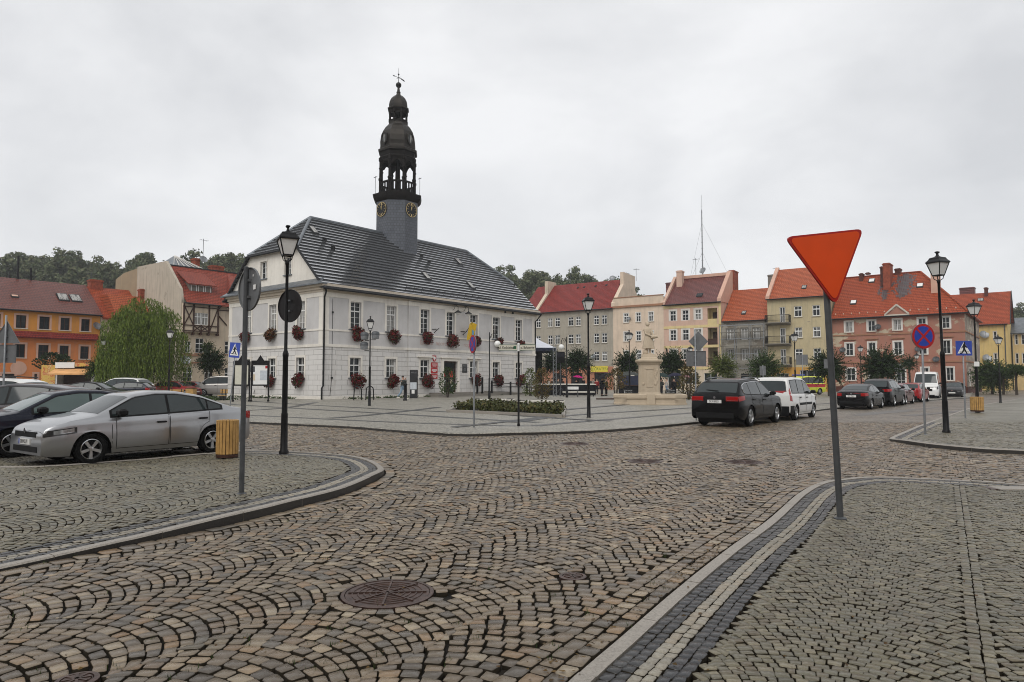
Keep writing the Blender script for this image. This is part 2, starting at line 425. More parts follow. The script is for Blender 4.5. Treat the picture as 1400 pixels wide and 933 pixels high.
def stone_mat(name, cols, rough=.42, wet=.35, dark=(.03,.026,.02)):
    t = NT(name); g = t.new('NewGeometry'); P = g.outputs['Position']; k = g.outputs['Random Per Island']
    n = len(cols); c = t.ramp(k, [(i/n, x) for i, x in enumerate(cols)])
    t.n[-1].color_ramp.interpolation = 'CONSTANT' if False else 'LINEAR'
    f = t.noise(P, 45, 5, .7); c = t.mix(t.ramp(f, [(.36, (0,0,0)), (.66, (.8,.8,.8))]), t.mix(1.0, c, (1.12,1.1,1.06), 'MULTIPLY'), t.mix(1.0, c, (.62,.58,.52), 'MULTIPLY'))
    sp = t.noise(P, 160, 2); c = t.mix(t.ramp(sp, [(.62, (0,0,0)), (.7, (.5,.5,.5))]), c, (.05,.05,.05))
    big = t.noise(P, .45, 4); c = t.mix(t.math('MULTIPLY', t.ramp(big, [(.42, (0,0,0)), (.64, (1,1,1))]), .6), c, t.mix(.5, c, (.075,.068,.056)))
    gr = t.noise(P, .8, 5, .65); c = t.mix(t.math('MULTIPLY', t.ramp(gr, [(.6, (0,0,0)), (.72, (1,1,1))]), .22), c, (.085,.09,.035))
    t.set(col=c, spec=.5, rough=t.ramp(t.math('ADD', t.math('MULTIPLY', f, .5), t.math('MULTIPLY', big, .5)), [(.3, (rough-.14,)*3), (.7, (rough+.12,)*3)]))
    t.bump(t.math('ADD', f, t.math('MULTIPLY', sp, .4)), .35, .006)
    return t.m
def sheet_mat(name, c1, c2, joint, scale=8, rough=.5, big=.3):
    "distant setts: cells too small to model"
    t = NT(name); P = t.pos((1, 1, 0))
    v = t.new('TexVoronoi', feature='F1'); v.inputs['Scale'].default_value = scale; v.inputs['Randomness'].default_value = .75; t.l(P, v.inputs['Vector'])
    e = t.new('TexVoronoi', feature='DISTANCE_TO_EDGE'); e.inputs['Scale'].default_value = scale; e.inputs['Randomness'].default_value = .75; t.l(P, e.inputs['Vector'])
    s = t.new('SeparateColor'); t.l(v.outputs['Color'], s.inputs[0])
    c = t.mix(s.outputs[0], c1, c2); k = t.ramp(e.outputs['Distance'], [(.03, (1,1,1)), (.12, (0,0,0))]); c = t.mix(k, c, joint)
    b = t.noise(P, .35, 5, .6); c = t.mix(t.math('MULTIPLY', t.ramp(b, [(.4, (0,0,0)), (.7, (1,1,1))]), big), c, sc(c1, .5))
    t.set(col=c, rough=t.ramp(b, [(.35, (rough-.12,)*3), (.65, (rough+.12,)*3)]), spec=.45)
    t.bump(e.outputs['Distance'], .3, .01); return t.m
M['sett'] = stone_mat('sett', [(.165,.127,.087), (.225,.173,.118), (.12,.10,.078), (.25,.198,.136), (.15,.112,.076), (.35,.295,.215), (.24,.15,.075), (.135,.12,.102), (.088,.073,.058), (.205,.166,.12)], .30)
M['sett_small'] = stone_mat('sett_small', [(.135,.123,.080), (.185,.168,.114), (.092,.088,.066), (.24,.218,.155), (.128,.107,.072), (.155,.147,.112)], .36)
M['sett_wet'] = stone_mat('sett_wet', [(.10,.095,.08), (.13,.12,.1), (.085,.085,.08), (.115,.105,.085)], .3)
M['sett_dark'] = stone_mat('sett_dark', [(.03,.032,.036), (.042,.044,.05), (.022,.024,.027), (.055,.056,.06)], .32)
M['sett_pale'] = stone_mat('sett_pale', [(.30,.28,.235), (.34,.32,.27), (.26,.245,.21), (.32,.285,.23)], .5)
M['joint'] = pmat('joint', (.026,.021,.014), .85, 0, .15, .4, 9)
M['soil'] = pmat('soil', (.014,.011,.008), .8, 0, .2, .6, 5, .3, 30)
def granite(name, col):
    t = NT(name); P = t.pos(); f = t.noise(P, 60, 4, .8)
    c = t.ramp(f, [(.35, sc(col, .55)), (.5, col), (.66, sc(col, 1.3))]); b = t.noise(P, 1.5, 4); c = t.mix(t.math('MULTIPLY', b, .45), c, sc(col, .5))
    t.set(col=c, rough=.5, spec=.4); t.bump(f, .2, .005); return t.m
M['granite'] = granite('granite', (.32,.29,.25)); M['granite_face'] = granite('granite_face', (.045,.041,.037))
M['road_far'] = sheet_mat('road_far', (.185,.154,.118), (.27,.228,.175), (.04,.034,.028), 7.5, .46)
M['plaza_far'] = sheet_mat('plaza_far', (.29,.27,.222), (.38,.355,.30), (.10,.095,.08), 9, .5, .22)
M['walk_far'] = sheet_mat('walk_far', (.185,.172,.128), (.265,.243,.185), (.05,.046,.036), 10, .48)
M['band_dark'] = sheet_mat('band_dark', (.04,.041,.043), (.07,.07,.07), (.02,.02,.02), 9, .42, .2)
M['field'] = pmat('field', (.06,.065,.05), .8, 0, .2, .3, .05)

# --- outlines in metres
kerb_px = [(-120, 803.5), (0, 780), (150, 750), (207, 739), (350, 708), (400, 695), (470, 676), (512, 657), (525, 646), (510, 632), (487, 625.5), (457, 622), (400, 618.5), (350, 617), (270, 615)]
KL = spline([G(*p) for p in kerb_px])
KR = spline([G(*p) for p in [(640, 1075), (780, 933), (850, 872), (925, 807), (995, 752), (1047, 715), (1092, 676), (1120, 662), (1150, 657), (1192, 654), (1262, 656), (1337, 660), (1400, 665), (1560, 678)]])
K2 = spline([G(*p) for p in [(1600, 640), (1400, 622), (1350, 619.5), (1275, 612.5), (1235, 606.5), (1216, 602), (1228, 595), (1262, 581), (1290, 571), (1335, 556), (1368, 550), (1392, 546)]], .3)
KP = spline([G(*p) for p in [(120, 568), (300, 577.5), (350, 580), (475, 586), (575, 594), (640, 597), (700, 595.5), (800, 592.5), (875, 587.5), (950, 580), (1106, 564), (1139, 560), (1240, 550.5), (1330, 544.5)]], .4)
ISL = [tuple(p) for p in KL]+[(-14, 25), (-40, 40), (-40, 6), (-6, 5)]
SWR = [tuple(p) for p in KR]+[(40, 11), (40, 2), (-.5, 2)]
SW2 = [tuple(p) for p in K2]+[(70, 60), (70, 15)]
PLZ = [tuple(p) for p in KP]+[(75, 120), (-110, 120), (-90, 60)]
def visible(P, ymax, m=.6): return (P[:, 1] < ymax) & (P[:, 1] > 3.3) & (np.abs(P[:, 0]) < .765*P[:, 1]+m)
def isl_h(P):
    Y = P[:, 1]; return .012+.085*smooth01((Y-6.0)/2.8)*(1-smooth01((Y-11.2)/3.6))
# --- base soil below the setts, one great sheet for the land
mb = MB(); mb.quad((-900,-900,-.09), (900,-900,-.09), (900,900,-.09), (-900,900,-.09)); structure(mb.build('ground', M['field']))
mb = MB(); mb.quad((-60,1,-.034), (60,1,-.034), (60,46,-.034), (-60,46,-.034)); structure(mb.build('soil_bed', M['soil']))
# --- carriageway
q = arcs(np.array([0., 3.]), DANG, 1.28, .112, .118, (-26, 30, 3, 30), .12, .74); C = q.mean(1)
MAN = [(530, 811, .335), (786, 607, .34), (882, 631, .33), (1017, 632, .36), (783, 788, .085), (105, 930, .08)]
MANP = [(np.array(G(a, b)), r) for a, b, r in MAN]
keep = visible(C, 27.5) & ~inpoly(C, ISL) & ~inpoly(C, SWR) & ~inpoly(C, SW2) & ~inpoly(C, PLZ)
for p, r in MANP: keep &= np.linalg.norm(C-p, axis=1) > (r+.175 if r > .2 else r+.05)
dR = dist_poly(C, KR); dL = dist_poly(C, KL); keep &= (dR > .40) & (dL > .22)
gut = rows(KR, .03, 3, .125, .15); gut = gut[gut.mean(1)[:, 1] > 3.2]
gul = rows(KL, -.03, 1, -.17, .2); gul2 = rows(KL[KL[:, 1] < 12.9], -.22, 1, -.01, .2)
mring = []
for p, r in MANP:
    if r < .2: continue
    an = np.linspace(0, 2*math.pi, 60); mring.append(rows(np.stack([p[0]+(r+.045)*np.cos(an), p[1]+(r+.045)*np.sin(an)], 1), 0, 1, -.11, .12))
stone_mesh('road', [(q[keep], 0, .0148, .0035), (gut, 0, .0145, .003), (gul, 0, .010, .003)]+[(x, 0, .012, .003) for x in mring], [M['sett']])
# --- left island: mosaic setts, kerb bands, darker bays
B = DANG
q = arcs(np.array([-6., 6.]), DANG, 1.35, .088, .09, (-22, -1.5, 5, 24), .14); C = q.mean(1)
KLd = dist_poly(C, KL)
bayA = np.array(G(70, 641)); bayB = np.array(G(286, 622)); bu = (bayB-bayA)/np.linalg.norm(bayB-bayA); bn = np.array([-bu[1], bu[0]])
bay = [tuple(bayA-bn*0+bu*-.25), tuple(bayB+bu*.9), tuple(bayB+bu*3+bn*30), tuple(bayA-bu*.25+bn*30)]
keep = visible(C, 23) & inpoly(C, ISL) & (KLd > .62); inb = inpoly(C, bay)
bnd = [rows(KL, .13, 2, .075, .095), rows(KL, .28, 2, .075, .095), rows(KL, .43, 2, .08, .095)]
stone_mesh('island_paving', [(q[keep & ~inb], 0, .008, .003), (q[keep & inb], 1, .008, .003), (bnd[0], 2, .005, .002), (bnd[1], 3, .006, .002), (bnd[2], 2, .005, .002)],
           [M['sett_small'], M['sett_wet'], M['sett_dark'], M['sett_pale']], isl_h)
mb = MB(); mb.poly([(x, y, -.012) for x, y in (KL[0], *KL[4::6], (-14, 25), (-40, 40), (-40, 6))]); 
def kerb(name, line, w, hf, drop=.16, joint=1.0, mats=None, side=1, label=None):
    "kerbstones about a metre long: top, chamfer and dark street face"
    mb = MB(); n = max(2, int(round(joint/np.linalg.norm(line[1]-line[0])))); A = line; Bo = offset(line, w*side); ch = offset(line, .018*side)
    hs = hf(line)
    for s0 in range(0, len(line)-1, n):
        e = min(s0+n, len(line)-1); lift = R.gauss(0, .003); idx = list(range(s0, e+1)); k = len(idx); vs = []
        for c_, i in enumerate(idx):
            sh = (.004 if c_ == 0 else -.004 if c_ == k-1 else 0); d = line[min(i+1, len(line)-1)]-line[max(i-1, 0)]; d = d/np.linalg.norm(d)*sh; z = hs[i]+lift
            for p, zz in ((A[i], z-drop), (A[i], z-.016), (ch[i], z), (Bo[i], z), (Bo[i], z-.06)): vs.append((p[0]+d[0], p[1]+d[1], zz))
        fs = []; ms = []
        for c_ in range(k-1):
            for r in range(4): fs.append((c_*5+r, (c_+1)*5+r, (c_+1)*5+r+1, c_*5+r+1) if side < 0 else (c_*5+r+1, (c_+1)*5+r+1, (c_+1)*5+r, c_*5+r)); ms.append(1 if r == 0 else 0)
        b0 = len(mb.v); mb.add(vs, fs); mb.m[-len(ms):] = ms
        mb.add([vs[i] for i in range(5)], [(0, 1, 2, 3, 4)]); mb.add([vs[(k-1)*5+i] for i in range(5)], [(4, 3, 2, 1, 0)])
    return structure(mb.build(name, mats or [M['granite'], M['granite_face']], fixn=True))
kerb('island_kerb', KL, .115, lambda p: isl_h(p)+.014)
# --- right pavement
q = arcs(np.array([4., 6.]), DANG, 1.4, .072, .076, (-2, 14, 3, 14), .18, .76); C = q.mean(1); d = dist_poly(C, KR)
ln = spline([(2.2, 3.2), (7.2, 11.1)], .2); dl = dist_poly(C, ln)
HATCH = np.array(G(1392, 670)); hu = np.array([1., -.05]); 
inh = (np.abs((C-HATCH)[:, 0]) < .48) & (np.abs((C-HATCH)[:, 1]) < .17)
keep = visible(C, 14) & inpoly(C, SWR) & (d > .60) & (dl > .07) & ~inh
bn2 = [rows(KR, -.135, 2, -.074, .1), rows(KR, -.285, 2, -.07, .095), rows(KR, -.43, 2, -.074, .1)]
bn2 = [b[b.mean(1)[:, 1] > 3.2] for b in bn2]
hsw = lambda P: np.full(len(P), .022)
stone_mesh('pavement', [(q[keep], 0, .0062, .003), (bn2[0], 1, .005, .002), (bn2[1], 2, .006, .002), (bn2[2], 1, .005, .002), (rows(ln, -.075, 2, .075, .08), 0, .006, .003)],
           [M['sett_small'], M['sett_dark'], M['sett_pale']], hsw)
kerb('pavement_kerb', KR[KR[:, 1] > 3.0], .125, lambda p: np.full(len(p), .03), .08, 1.0, [M['granite'], M['granite']], -1)
# --- far right pavement
q = arcs(np.array([14., 18.]), DANG, 1.4, .11, .12, (9, 30, 14, 34), .16); C = q.mean(1); d = dist_poly(C, K2)
keep = visible(C, 27) & inpoly(C, SW2) & (d > .55)
b3 = [rows(K2, -.14, 2, -.08, .12), rows(K2, -.30, 2, -.08, .12), rows(K2, -.46, 1, -.08, .12)]
b3 = [b[visible(b.mean(1), 27)] for b in b3]
h2 = lambda P: .03+.06*smooth01((20-P[:, 1])/2)
stone_mesh('far_pavement', [(q[keep], 0, .007, .003), (b3[0], 1, .006, .002), (b3[1], 2, .006, .002), (b3[2], 1, .006, .002)], [M['sett_small'], M['sett_dark'], M['sett_pale']], h2)
kerb('far_pavement_kerb', K2, .14, lambda p: h2(p)+.012, .12, 1.2, None, -1)
# --- distant sheets
def sheet(name, pts, z, m, skirt=0):
    mb = MB(); mb.poly([(p[0], p[1], z) for p in pts]); o = mb.build(name, m); return structure(o)
fr = [tuple(p) for p in K2 if p[1] > 26.6]
sheet('far_pavement_sheet', fr+[(90, 75), (90, 26.6)], .03, M['walk_far'])
sheet('road_sheet', [(-120, 27.2), (120, 27.2), (120, 150), (-120, 150)], .002, M['road_far'])
sheet('parking_sheet', [(-9.5, 22.6), (-14, 25.5), (-40, 41), (-80, 60), (-80, 22.6)], .010, M['walk_far'])
sheet('plaza', [tuple(p) for p in offset(KP, .2)]+[(95, 140), (-130, 140), (-110, 56)], .085, M['plaza_far'])
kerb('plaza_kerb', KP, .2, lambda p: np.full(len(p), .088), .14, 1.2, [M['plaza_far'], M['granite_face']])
def strip(mb, pts, w, z):
    L = spline([G(*p) for p in pts], 1.0); a = offset(L, w/2); b = offset(L, -w/2)
    for i in range(len(L)-1): mb.quad((*b[i], z), (*b[i+1], z), (*a[i+1], z), (*a[i], z))
mb = MB()
for i, (pts, w) in enumerate([([(200, 563), (350, 571), (525, 580), (700, 586), (732, 586)], .38), ([(300, 553.5), (345, 557), (525, 568), (700, 579), (736, 581)], .5), ([(330, 549.5), (395, 554), (530, 562), (640, 567)], .45),
     ([(732, 586), (800, 579.5), (950, 567), (1100, 556), (1250, 546)], .42), ([(450, 575), (500, 571), (570, 563), (600, 559)], .45), ([(317, 565), (390, 560), (432, 552)], .45),
     ([(700, 581), (779, 571), (900, 563), (1110, 549)], .45), ([(640, 566), (760, 575), (836, 579)], .4), ([(620, 588), (700, 579), (760, 571)], .4), ([(770, 563), (850, 556), (930, 550)], .5), ([(1110, 557), (1080, 549), (1050, 545)], .5)]):
    strip(mb, pts, w, .089+i*.0015)
structure(mb.build('paving_bands', M['band_dark']))
mb = MB()
for i, pts in enumerate(([(1290, 557), (1180, 566)], [(1245, 562), (1170, 568.5)], [(1330, 561), (1240, 569)])): strip(mb, pts, .6, .006+.003*i)
structure(mb.build('road_patch', pmat('asphalt_patch', (.13,.12,.11), .5, 0, .4, .2, 3)))
# parking bay edge
kerb('bay_edge', spline([tuple(bayA+bn*-.1-bu*1.2+bn*1.2), tuple(bayA-bu*.25-bn*.05), tuple(bayA+bu*1.2), tuple(bayB), tuple(bayB+bu*1.4)], .2), .09, lambda p: isl_h(p)+.022, .05, .9, [M['granite'], M['granite_face']])
# --- iron covers
def cover(P, r, label, z=.004):
    rt = thing('manhole_cover', label, 'manhole cover', (P[0], P[1], z), R.random()*3, 'iron covers in the cobbles')
    mb = MB(); mb.lathe([(r+.035, -.05), (r+.035, 0), (r+.006, .004), (r+.004, -.01)], 40, caps=False); mb.build('frame', M['iron_rust'], rt, 40)
    mb = MB(); mb.lathe([(r, -.03), (r, 0)], 40)
    for k in range(1, 7):
        a = r*k/7.2; mb.lathe([(a-.007, 0), (a-.005, .006), (a+.005, .006), (a+.007, 0)], 36, caps=False)
    for k in range(4):
        an = k*math.pi/4; c, s = math.cos(an), math.sin(an); mb.bar((-c*r*.93, -s*r*.93, .004), (c*r*.93, s*r*.93, .004), .014, .012)
    mb.build('lid', M['iron_rust'], rt, 40)
M['iron_rust'] = pmat('iron_rust', (.075,.045,.036), .42, .5, .5, .45, 14, .3, 90)
LB = ['large rusty round manhole cover in the cobbles in the foreground', 'dark round manhole cover in the road nearest the square kerb', 'brownish manhole cover in the road ahead of the black SUV', 'dark manhole cover in the road left of the red triangle pole', 'small round iron cap in the cobbles between big cover and right kerb', 'small round iron cap at the bottom left edge of the cobbles']
for (p, r), l in zip(MANP, LB): cover(p, r, l, .002 if p[1] < 8 else .006)
rt = thing('drain_hatch', 'long pale stone hatch set in the right pavement near its kerb', 'hatch', (HATCH[0], HATCH[1], .022), -.04)
mb = MB(); mb.box(-.36, .46, -.15, .15, -.04, .012, c=.008); mb.build('slab', M['granite'], rt)
mb = MB(); mb.box(-.47, -.375, -.12, .12, -.04, .008, c=.005); mb.build('grate', M['iron_rust'], rt)
# ================================================================== BUILDING HELPERS
def wall(mb, x0, x1, z0, z1, holes=(), y=0.0, depth=.22, mi=0, mr=None, axis='y', inward=1):
    """wall sheet at local y (or x), with real openings and reveals. axis 'y': runs along x, faces -y (inward=+1). axis 'x': runs along y, faces -x"""
    mr = mi if mr is None else mr
    xs = sorted({x0, x1, *[v for h in holes for v in h[:2] if x0 < v < x1]}); zs = sorted({z0, z1, *[v for h in holes for v in h[2:4] if z0 < v < z1]})
    def P(a, b, c):
        return (a, y+b*inward, c) if axis == 'y' else (y+b*inward, a, c)
    flip = (axis == 'x') != (inward < 0)
    def q(a, b, c, d, m): mb.quad(*( (d, c, b, a) if flip else (a, b, c, d)), m)
    for i in range(len(xs)-1):
        for j in range(len(zs)-1):
            cx, cz = (xs[i]+xs[i+1])/2, (zs[j]+zs[j+1])/2
            if any(h[0] < cx < h[1] and h[2] < cz < h[3] for h in holes): continue
            q(P(xs[i], 0, zs[j]), P(xs[i+1], 0, zs[j]), P(xs[i+1], 0, zs[j+1]), P(xs[i], 0, zs[j+1]), mi)
    for a, b, c, d in [h[:4] for h in holes]:
        q(P(a, 0, c), P(a, 0, d), P(a, depth, d), P(a, depth, c), mr); q(P(b, 0, d), P(b, 0, c), P(b, depth, c), P(b, depth, d), mr)
        q(P(a, 0, d), P(b, 0, d), P(b, depth, d), P(a, depth, d), mr); q(P(b, 0, c), P(a, 0, c), P(a, depth, c), P(b, depth, c), mr)
def window(parent, a, b, c, d, y=0.0, depth=.2, axis='y', rows=2, cols=2, frame=None, pane=None, surround=None, sw=.13, sill=None, bars=.05, fr=.08, transom=None, proud=.035, inward=1, so=.03):
    "sash set back in its opening; parts: pane, surround, sill"
    fr *= .72; bars *= .72; frame = frame or M['white_paint']; pane = pane or M['pane']
    def B(mb, u0, u1, z0, z1, k0, k1):
        k0, k1 = sorted((k0*inward, k1*inward))
        if axis == 'y': mb.box(u0, u1, y+k0, y+k1, z0, z1)
        else: mb.box(y+k0, y+k1, u0, u1, z0, z1)
    mb = MB(); yd = depth-.07
    B(mb, a, a+fr, c, d, yd, yd+.06); B(mb, b-fr, b, c, d, yd, yd+.06); B(mb, a+fr, b-fr, d-fr, d, yd, yd+.06); B(mb, a+fr, b-fr, c, c+fr, yd, yd+.06)
    tz = None
    if transom: tz = c+(d-c)*transom; B(mb, a+fr, b-fr, tz-fr*.8, tz+fr*.8, yd-.012, yd+.05)
    for i in range(1, cols):
        x = a+(b-a)*i/cols; w_ = bars*1.5 if cols == 2 else bars; B(mb, x-w_/2, x+w_/2, c+fr, d-fr, yd-.006, yd+.045)
    seg = [(c+fr, (tz or d)-fr)]+([(tz+fr*.8, d-fr)] if tz else [])
    for si, (p, q) in enumerate(seg):
        n = rows if si == 0 else max(1, rows-1)
        for j in range(1, n):
            z = p+(q-p)*j/n; B(mb, a+fr, b-fr, z-bars/3, z+bars/3, yd+.004, yd+.04)
    o = mb.build('window', frame, parent)
    g = MB(); B(g, a+fr*.5, b-fr*.5, c+fr*.5, d-fr*.5, yd+.05, yd+.075); g.build('pane', pane, o)
    if surround is not None:
        s = MB(); e = proud
        B(s, a-sw, a, c-.02, d, -e, so); B(s, b, b+sw, c-.02, d, -e, so); B(s, a-sw, b+sw, d, d+sw, -e, so); s.build('surround', surround, o)
    if sill is not None:
        s = MB(); B(s, a-sw*.9, b+sw*.9, c-.09, c-.002, -.12, yd); s.build('sill', sill, o)
    return o
def panes(): return R.choice([M['pane'], M['pane'], M['pane'], M['pane_curtain'], M['pane_curtain'], M['pane_pale']])
def part(name, mat, parent, fn, **k):
    mb = MB(); fn(mb); return mb.build(name, mat, parent, **k)
def leafball(mb, c, rx, ry, rz, n, s, drape=0.0, mi=0, rnd=None, shell=.45):
    "leaf-sized faces scattered through a rounded volume"
    rnd = rnd or R
    for _ in range(n):
        while True:
            x, y, z = rnd.uniform(-1, 1), rnd.uniform(-1, 1), rnd.uniform(-1, 1); r2 = x*x+y*y+z*z
            if shell*shell < r2 < 1 or (r2 < 1 and rnd.random() < .25): break
        p = Vector((c[0]+x*rx, c[1]+y*ry, c[2]+z*rz)); nrm = Vector((x+rnd.gauss(0, .5), y+rnd.gauss(0, .5), z+rnd.gauss(0, .5)-drape)).normalized()
        a = nrm.cross(Vector((rnd.gauss(0, 1), rnd.gauss(0, 1), rnd.gauss(0, 1)))).normalized(); b = nrm.cross(a); q = s*rnd.uniform(.6, 1.4)
        mb.quad(p-a*q*.5, p-b*q*.9+nrm*q*.15, p+a*q*.5, p+b*q*.9-nrm*q*.1, mi)
def leafmat(name, cols, rough=.55, spec=.15):
    t = NT(name); g = t.new('NewGeometry'); k = g.outputs['Random Per Island']; c = t.ramp(k, [(i/max(1, len(cols)-1), x) for i, x in enumerate(cols)])
    n = t.noise(g.outputs['Position'], 1.3, 3); c = t.mix(t.math('MULTIPLY', n, .5), c, cols[0])
    t.set(col=c, rough=rough, spec=spec); return t.m
M['geranium'] = leafmat('geranium', [(.05,.006,.008), (.15,.006,.010), (.24,.010,.016), (.09,.008,.010), (.03,.05,.012), (.05,.075,.02)])
M['geranium_brown'] = leafmat('geranium_brown', [(.07,.03,.012), (.16,.05,.02), (.06,.06,.02), (.10,.02,.015)])
# ================================================================== TOWN HALL
M['hall_wall'] = plaster('hall_wall', (.55,.535,.525), (.40,.37,.33), .3)
M['hall_cream'] = plaster('hall_cream', (.76,.72,.65), (.45,.40,.33), .4)
M['hall_cornice'] = plaster('hall_cornice', (.56,.49,.40), (.34,.28,.2), .5)
def rusticated(name):
    t = NT(name); br = t.new('TexBrick'); t.l(t.uv(), br.inputs['Vector']); br.inputs['Scale'].default_value = 1
    br.inputs['Color1'].default_value = (.67,.65,.625,1); br.inputs['Color2'].default_value = (.65,.63,.605,1); br.inputs['Mortar'].default_value = (.40,.385,.365,1)
    br.inputs['Mortar Size'].default_value = .018; br.inputs['Mortar Smooth'].default_value = .15; br.inputs['Brick Width'].default_value = 1.25; br.inputs['Row Height'].default_value = .41
    n = t.noise(t.pos((2, 2, .3)), 1.2, 5); c = t.mix(t.math('MULTIPLY', t.ramp(n, [(.5, (0,0,0)), (.8, (1,1,1))]), .35), br.outputs['Color'], (.36,.33,.29))
    t.set(col=c, rough=.8, spec=.25); t.bump(t.math('SUBTRACT', 1.0, br.outputs['Fac']), .8, .04); return t.m
M['hall_rust'] = rusticated('hall_rust')
def hallroof(name):
    t = NT(name); n = t.noise(t.pos(), .6, 5); c = t.ramp(n, [(.35, (.36,.37,.385)), (.7, (.50,.51,.525))])
    b = t.new('TexBrick'); t.l(t.uv(), b.inputs['Vector']); b.inputs['Scale'].default_value = 1; b.inputs['Brick Width'].default_value = .42; b.inputs['Row Height'].default_value = 50; b.inputs['Mortar Size'].default_value = .012
    b.inputs['Color1'].default_value = (1,1,1,1); b.inputs['Color2'].default_value = (.95,.95,.95,1); b.inputs['Mortar'].default_value = (.75,.75,.75,1)
    c = t.mix(1.0, c, b.outputs['Color'], 'MULTIPLY')
    t.set(col=c, rough=.2, spec=1.0, metal=.8, ior=1.9, coat=.6, coatr=.1); t.bump(t.noise(t.pos(), 5, 4), .12, .03); return t.m
M['hall_tile'] = hallroof('hall_tile')
M['tile_edge'] = pmat('tile_edge', (.018,.019,.021), .6, 0, .3, .2, 4)
M['zinc'] = pmat('zinc', (.16,.175,.19), .38, .6, .5, .25, 2)
M['slate'] = None
def slate(name):
    t = NT(name); br = t.new('TexBrick'); t.l(t.uv(), br.inputs['Vector']); br.inputs['Scale'].default_value = 1
    br.inputs['Color1'].default_value = (.07,.077,.092,1); br.inputs['Color2'].default_value = (.095,.102,.12,1); br.inputs['Mortar'].default_value = (.025,.027,.03,1)
    br.inputs['Mortar Size'].default_value = .012; br.inputs['Brick Width'].default_value = .3; br.inputs['Row Height'].default_value = .27
    t.set(col=br.outputs['Color'], rough=.5, spec=.4); t.bump(br.outputs['Fac'], -.4, .02); return t.m
M['slate'] = slate('slate'); M['copper'] = pmat('copper', (.024,.020,.016), .45, .4, .25, .35, 1.5); M['tower_wood'] = pmat('tower_wood', (.008,.006,.005), .6, 0, .12, .4, 3)
M['gold'] = pmat('gold', (.62,.47,.22), .35, .7, .5, 0)
hall = thing('town_hall', 'pale grey two-storey town hall with slate clock tower and dark glazed roof', 'town hall', (-15.23, 54.85, 0), UANG)
HL, HW, EZ = 28.5, 14.6, 9.5         # length, depth, eave height
SILL1, BAND0, GTOP = 5.8, 4.37, 3.63
cols7 = [3.27, 7.2, 11.2, 14.62, 17.99, 21.65, 25.48]
RS0, RS1 = 9.15, 19.9                # slightly projecting middle bay
hw = .56
up = [(x-hw, x+hw, 5.92, 8.22) for x in cols7]; gr = [(x-hw, x+hw, 1.85, 3.52) for i, x in enumerate(cols7) if i != 3]
lcol = [3.05, 7.25, 11.3]; upl = [(x-hw, x+hw, 5.92, 8.22) for x in lcol]; grl = [(x-hw, x+hw, 1.85, 3.52) for x in lcol]
RP = -.12
def f(mb):
    for x0, x1, y in ((0, RS0, 0), (RS0, RS1, RP), (RS1, HL, 0)):
        wall(mb, x0, x1, BAND0, EZ, [h for h in up if x0 < h[0] < x1], y, .24 if y == 0 else .36)
    for x in (RS0, RS1): mb.quad((x, RP, BAND0), (x, 0, BAND0), (x, 0, EZ), (x, RP, EZ))
    wall(mb, 0, HW, BAND0, EZ, upl, 0, .24, axis='x')
    wall(mb, 0, HW, BAND0, EZ, (), HL, .2, axis='x', inward=-1); wall(mb, 0, HL, 0, EZ, (), HW, .2, inward=-1)
part('wall', M['hall_wall'], hall, f)
DOOR = (14.62-.95, 14.62+.95, .45, 3.45)
def f(mb):
    for x0, x1, y in ((0, RS0, 0), (RS0, RS1, RP), (RS1, HL, 0)):
        wall(mb, x0, x1, 0, BAND0, [h for h in gr+[DOOR] if x0 < h[0] < x1], y, .24 if y == 0 else .36)
    for x in (RS0, RS1): mb.quad((x, RP, 0), (x, 0, 0), (x, 0, BAND0), (x, RP, BAND0))
    wall(mb, 0, HW, 0, BAND0, grl, 0, .24, axis='x'); wall(mb, 0, HW, 0, BAND0, (), HL, .2, axis='x', inward=-1)
part('rusticated_base', M['hall_rust'], hall, f)
def band(z0, z1, e, mat, name):
    def f(mb):
        for x0, x1, y in ((-e, RS0, 0), (RS0-e, RS1+e, RP), (RS1, HL+e, 0)):
            mb.box(x0, x1, y-e, y+.06-.003*(y != 0), z0, z1)
        mb.box(-e-.002, .06, .062, HW, z0, z1); mb.box(HL-.06, HL+e, .062, HW, z0, z1)
    return part(name, mat, hall, f)
band(SILL1-.14, SILL1, .05, M['hall_cream'], 'sill_band'); band(BAND0-.02, BAND0+.20, .07, M['hall_cream'], 'storey_band'); band(0, .32, .04, M['hall_cream'], 'plinth')
band(8.42, 8.80, .04, M['hall_cream'], 'frieze')
def f(mb):
    for (z0, z1, e) in ((8.80, 8.98, .10), (8.98, 9.20, .22), (9.20, 9.44, .42)):
        mb.box(-e, HL+e, -e, .1, z0, z1); mb.box(-e, .1, .102, HW, z0, z1); mb.box(HL-.1, HL+e, .102, HW, z0, z1)
    e = .3; mb.box(RS0-.1, RS1+.1, -e, -.223, 8.85, 8.978)
part('cornice', M['hall_cornice'], hall, f)
for b in ((0, .56, -.02, .03), (HL-.56, HL, -.02, .03), (-.02, .03, .032, .56), (-.02, .03, HW-.56, HW)): part('corner_strip', M['hall_cream'], hall, lambda mb: mb.box(*b, BAND0+.2, 8.42))
pc = [M['pane'], M['pane_curtain'], M['pane_pale']]
for i, h in enumerate(up): window(hall, *h, y=(RP if RS0 < h[0] < RS1 else 0), depth=.24 if not RS0 < h[0] < RS1 else .3, rows=3, cols=2, transom=.66, surround=M['hall_cream'], sw=.2, sill=M['zinc'], pane=[pc[0], pc[2], pc[0], pc[0], pc[0], pc[0], pc[0]][i])
for i, h in enumerate(gr): window(hall, *h, y=(RP if RS0 < h[0] < RS1 else 0), depth=.24, rows=2, cols=2, transom=.62, surround=M['hall_cream'], sw=.18, sill=M['zinc'], pane=pc[0 if i != 1 else 1])
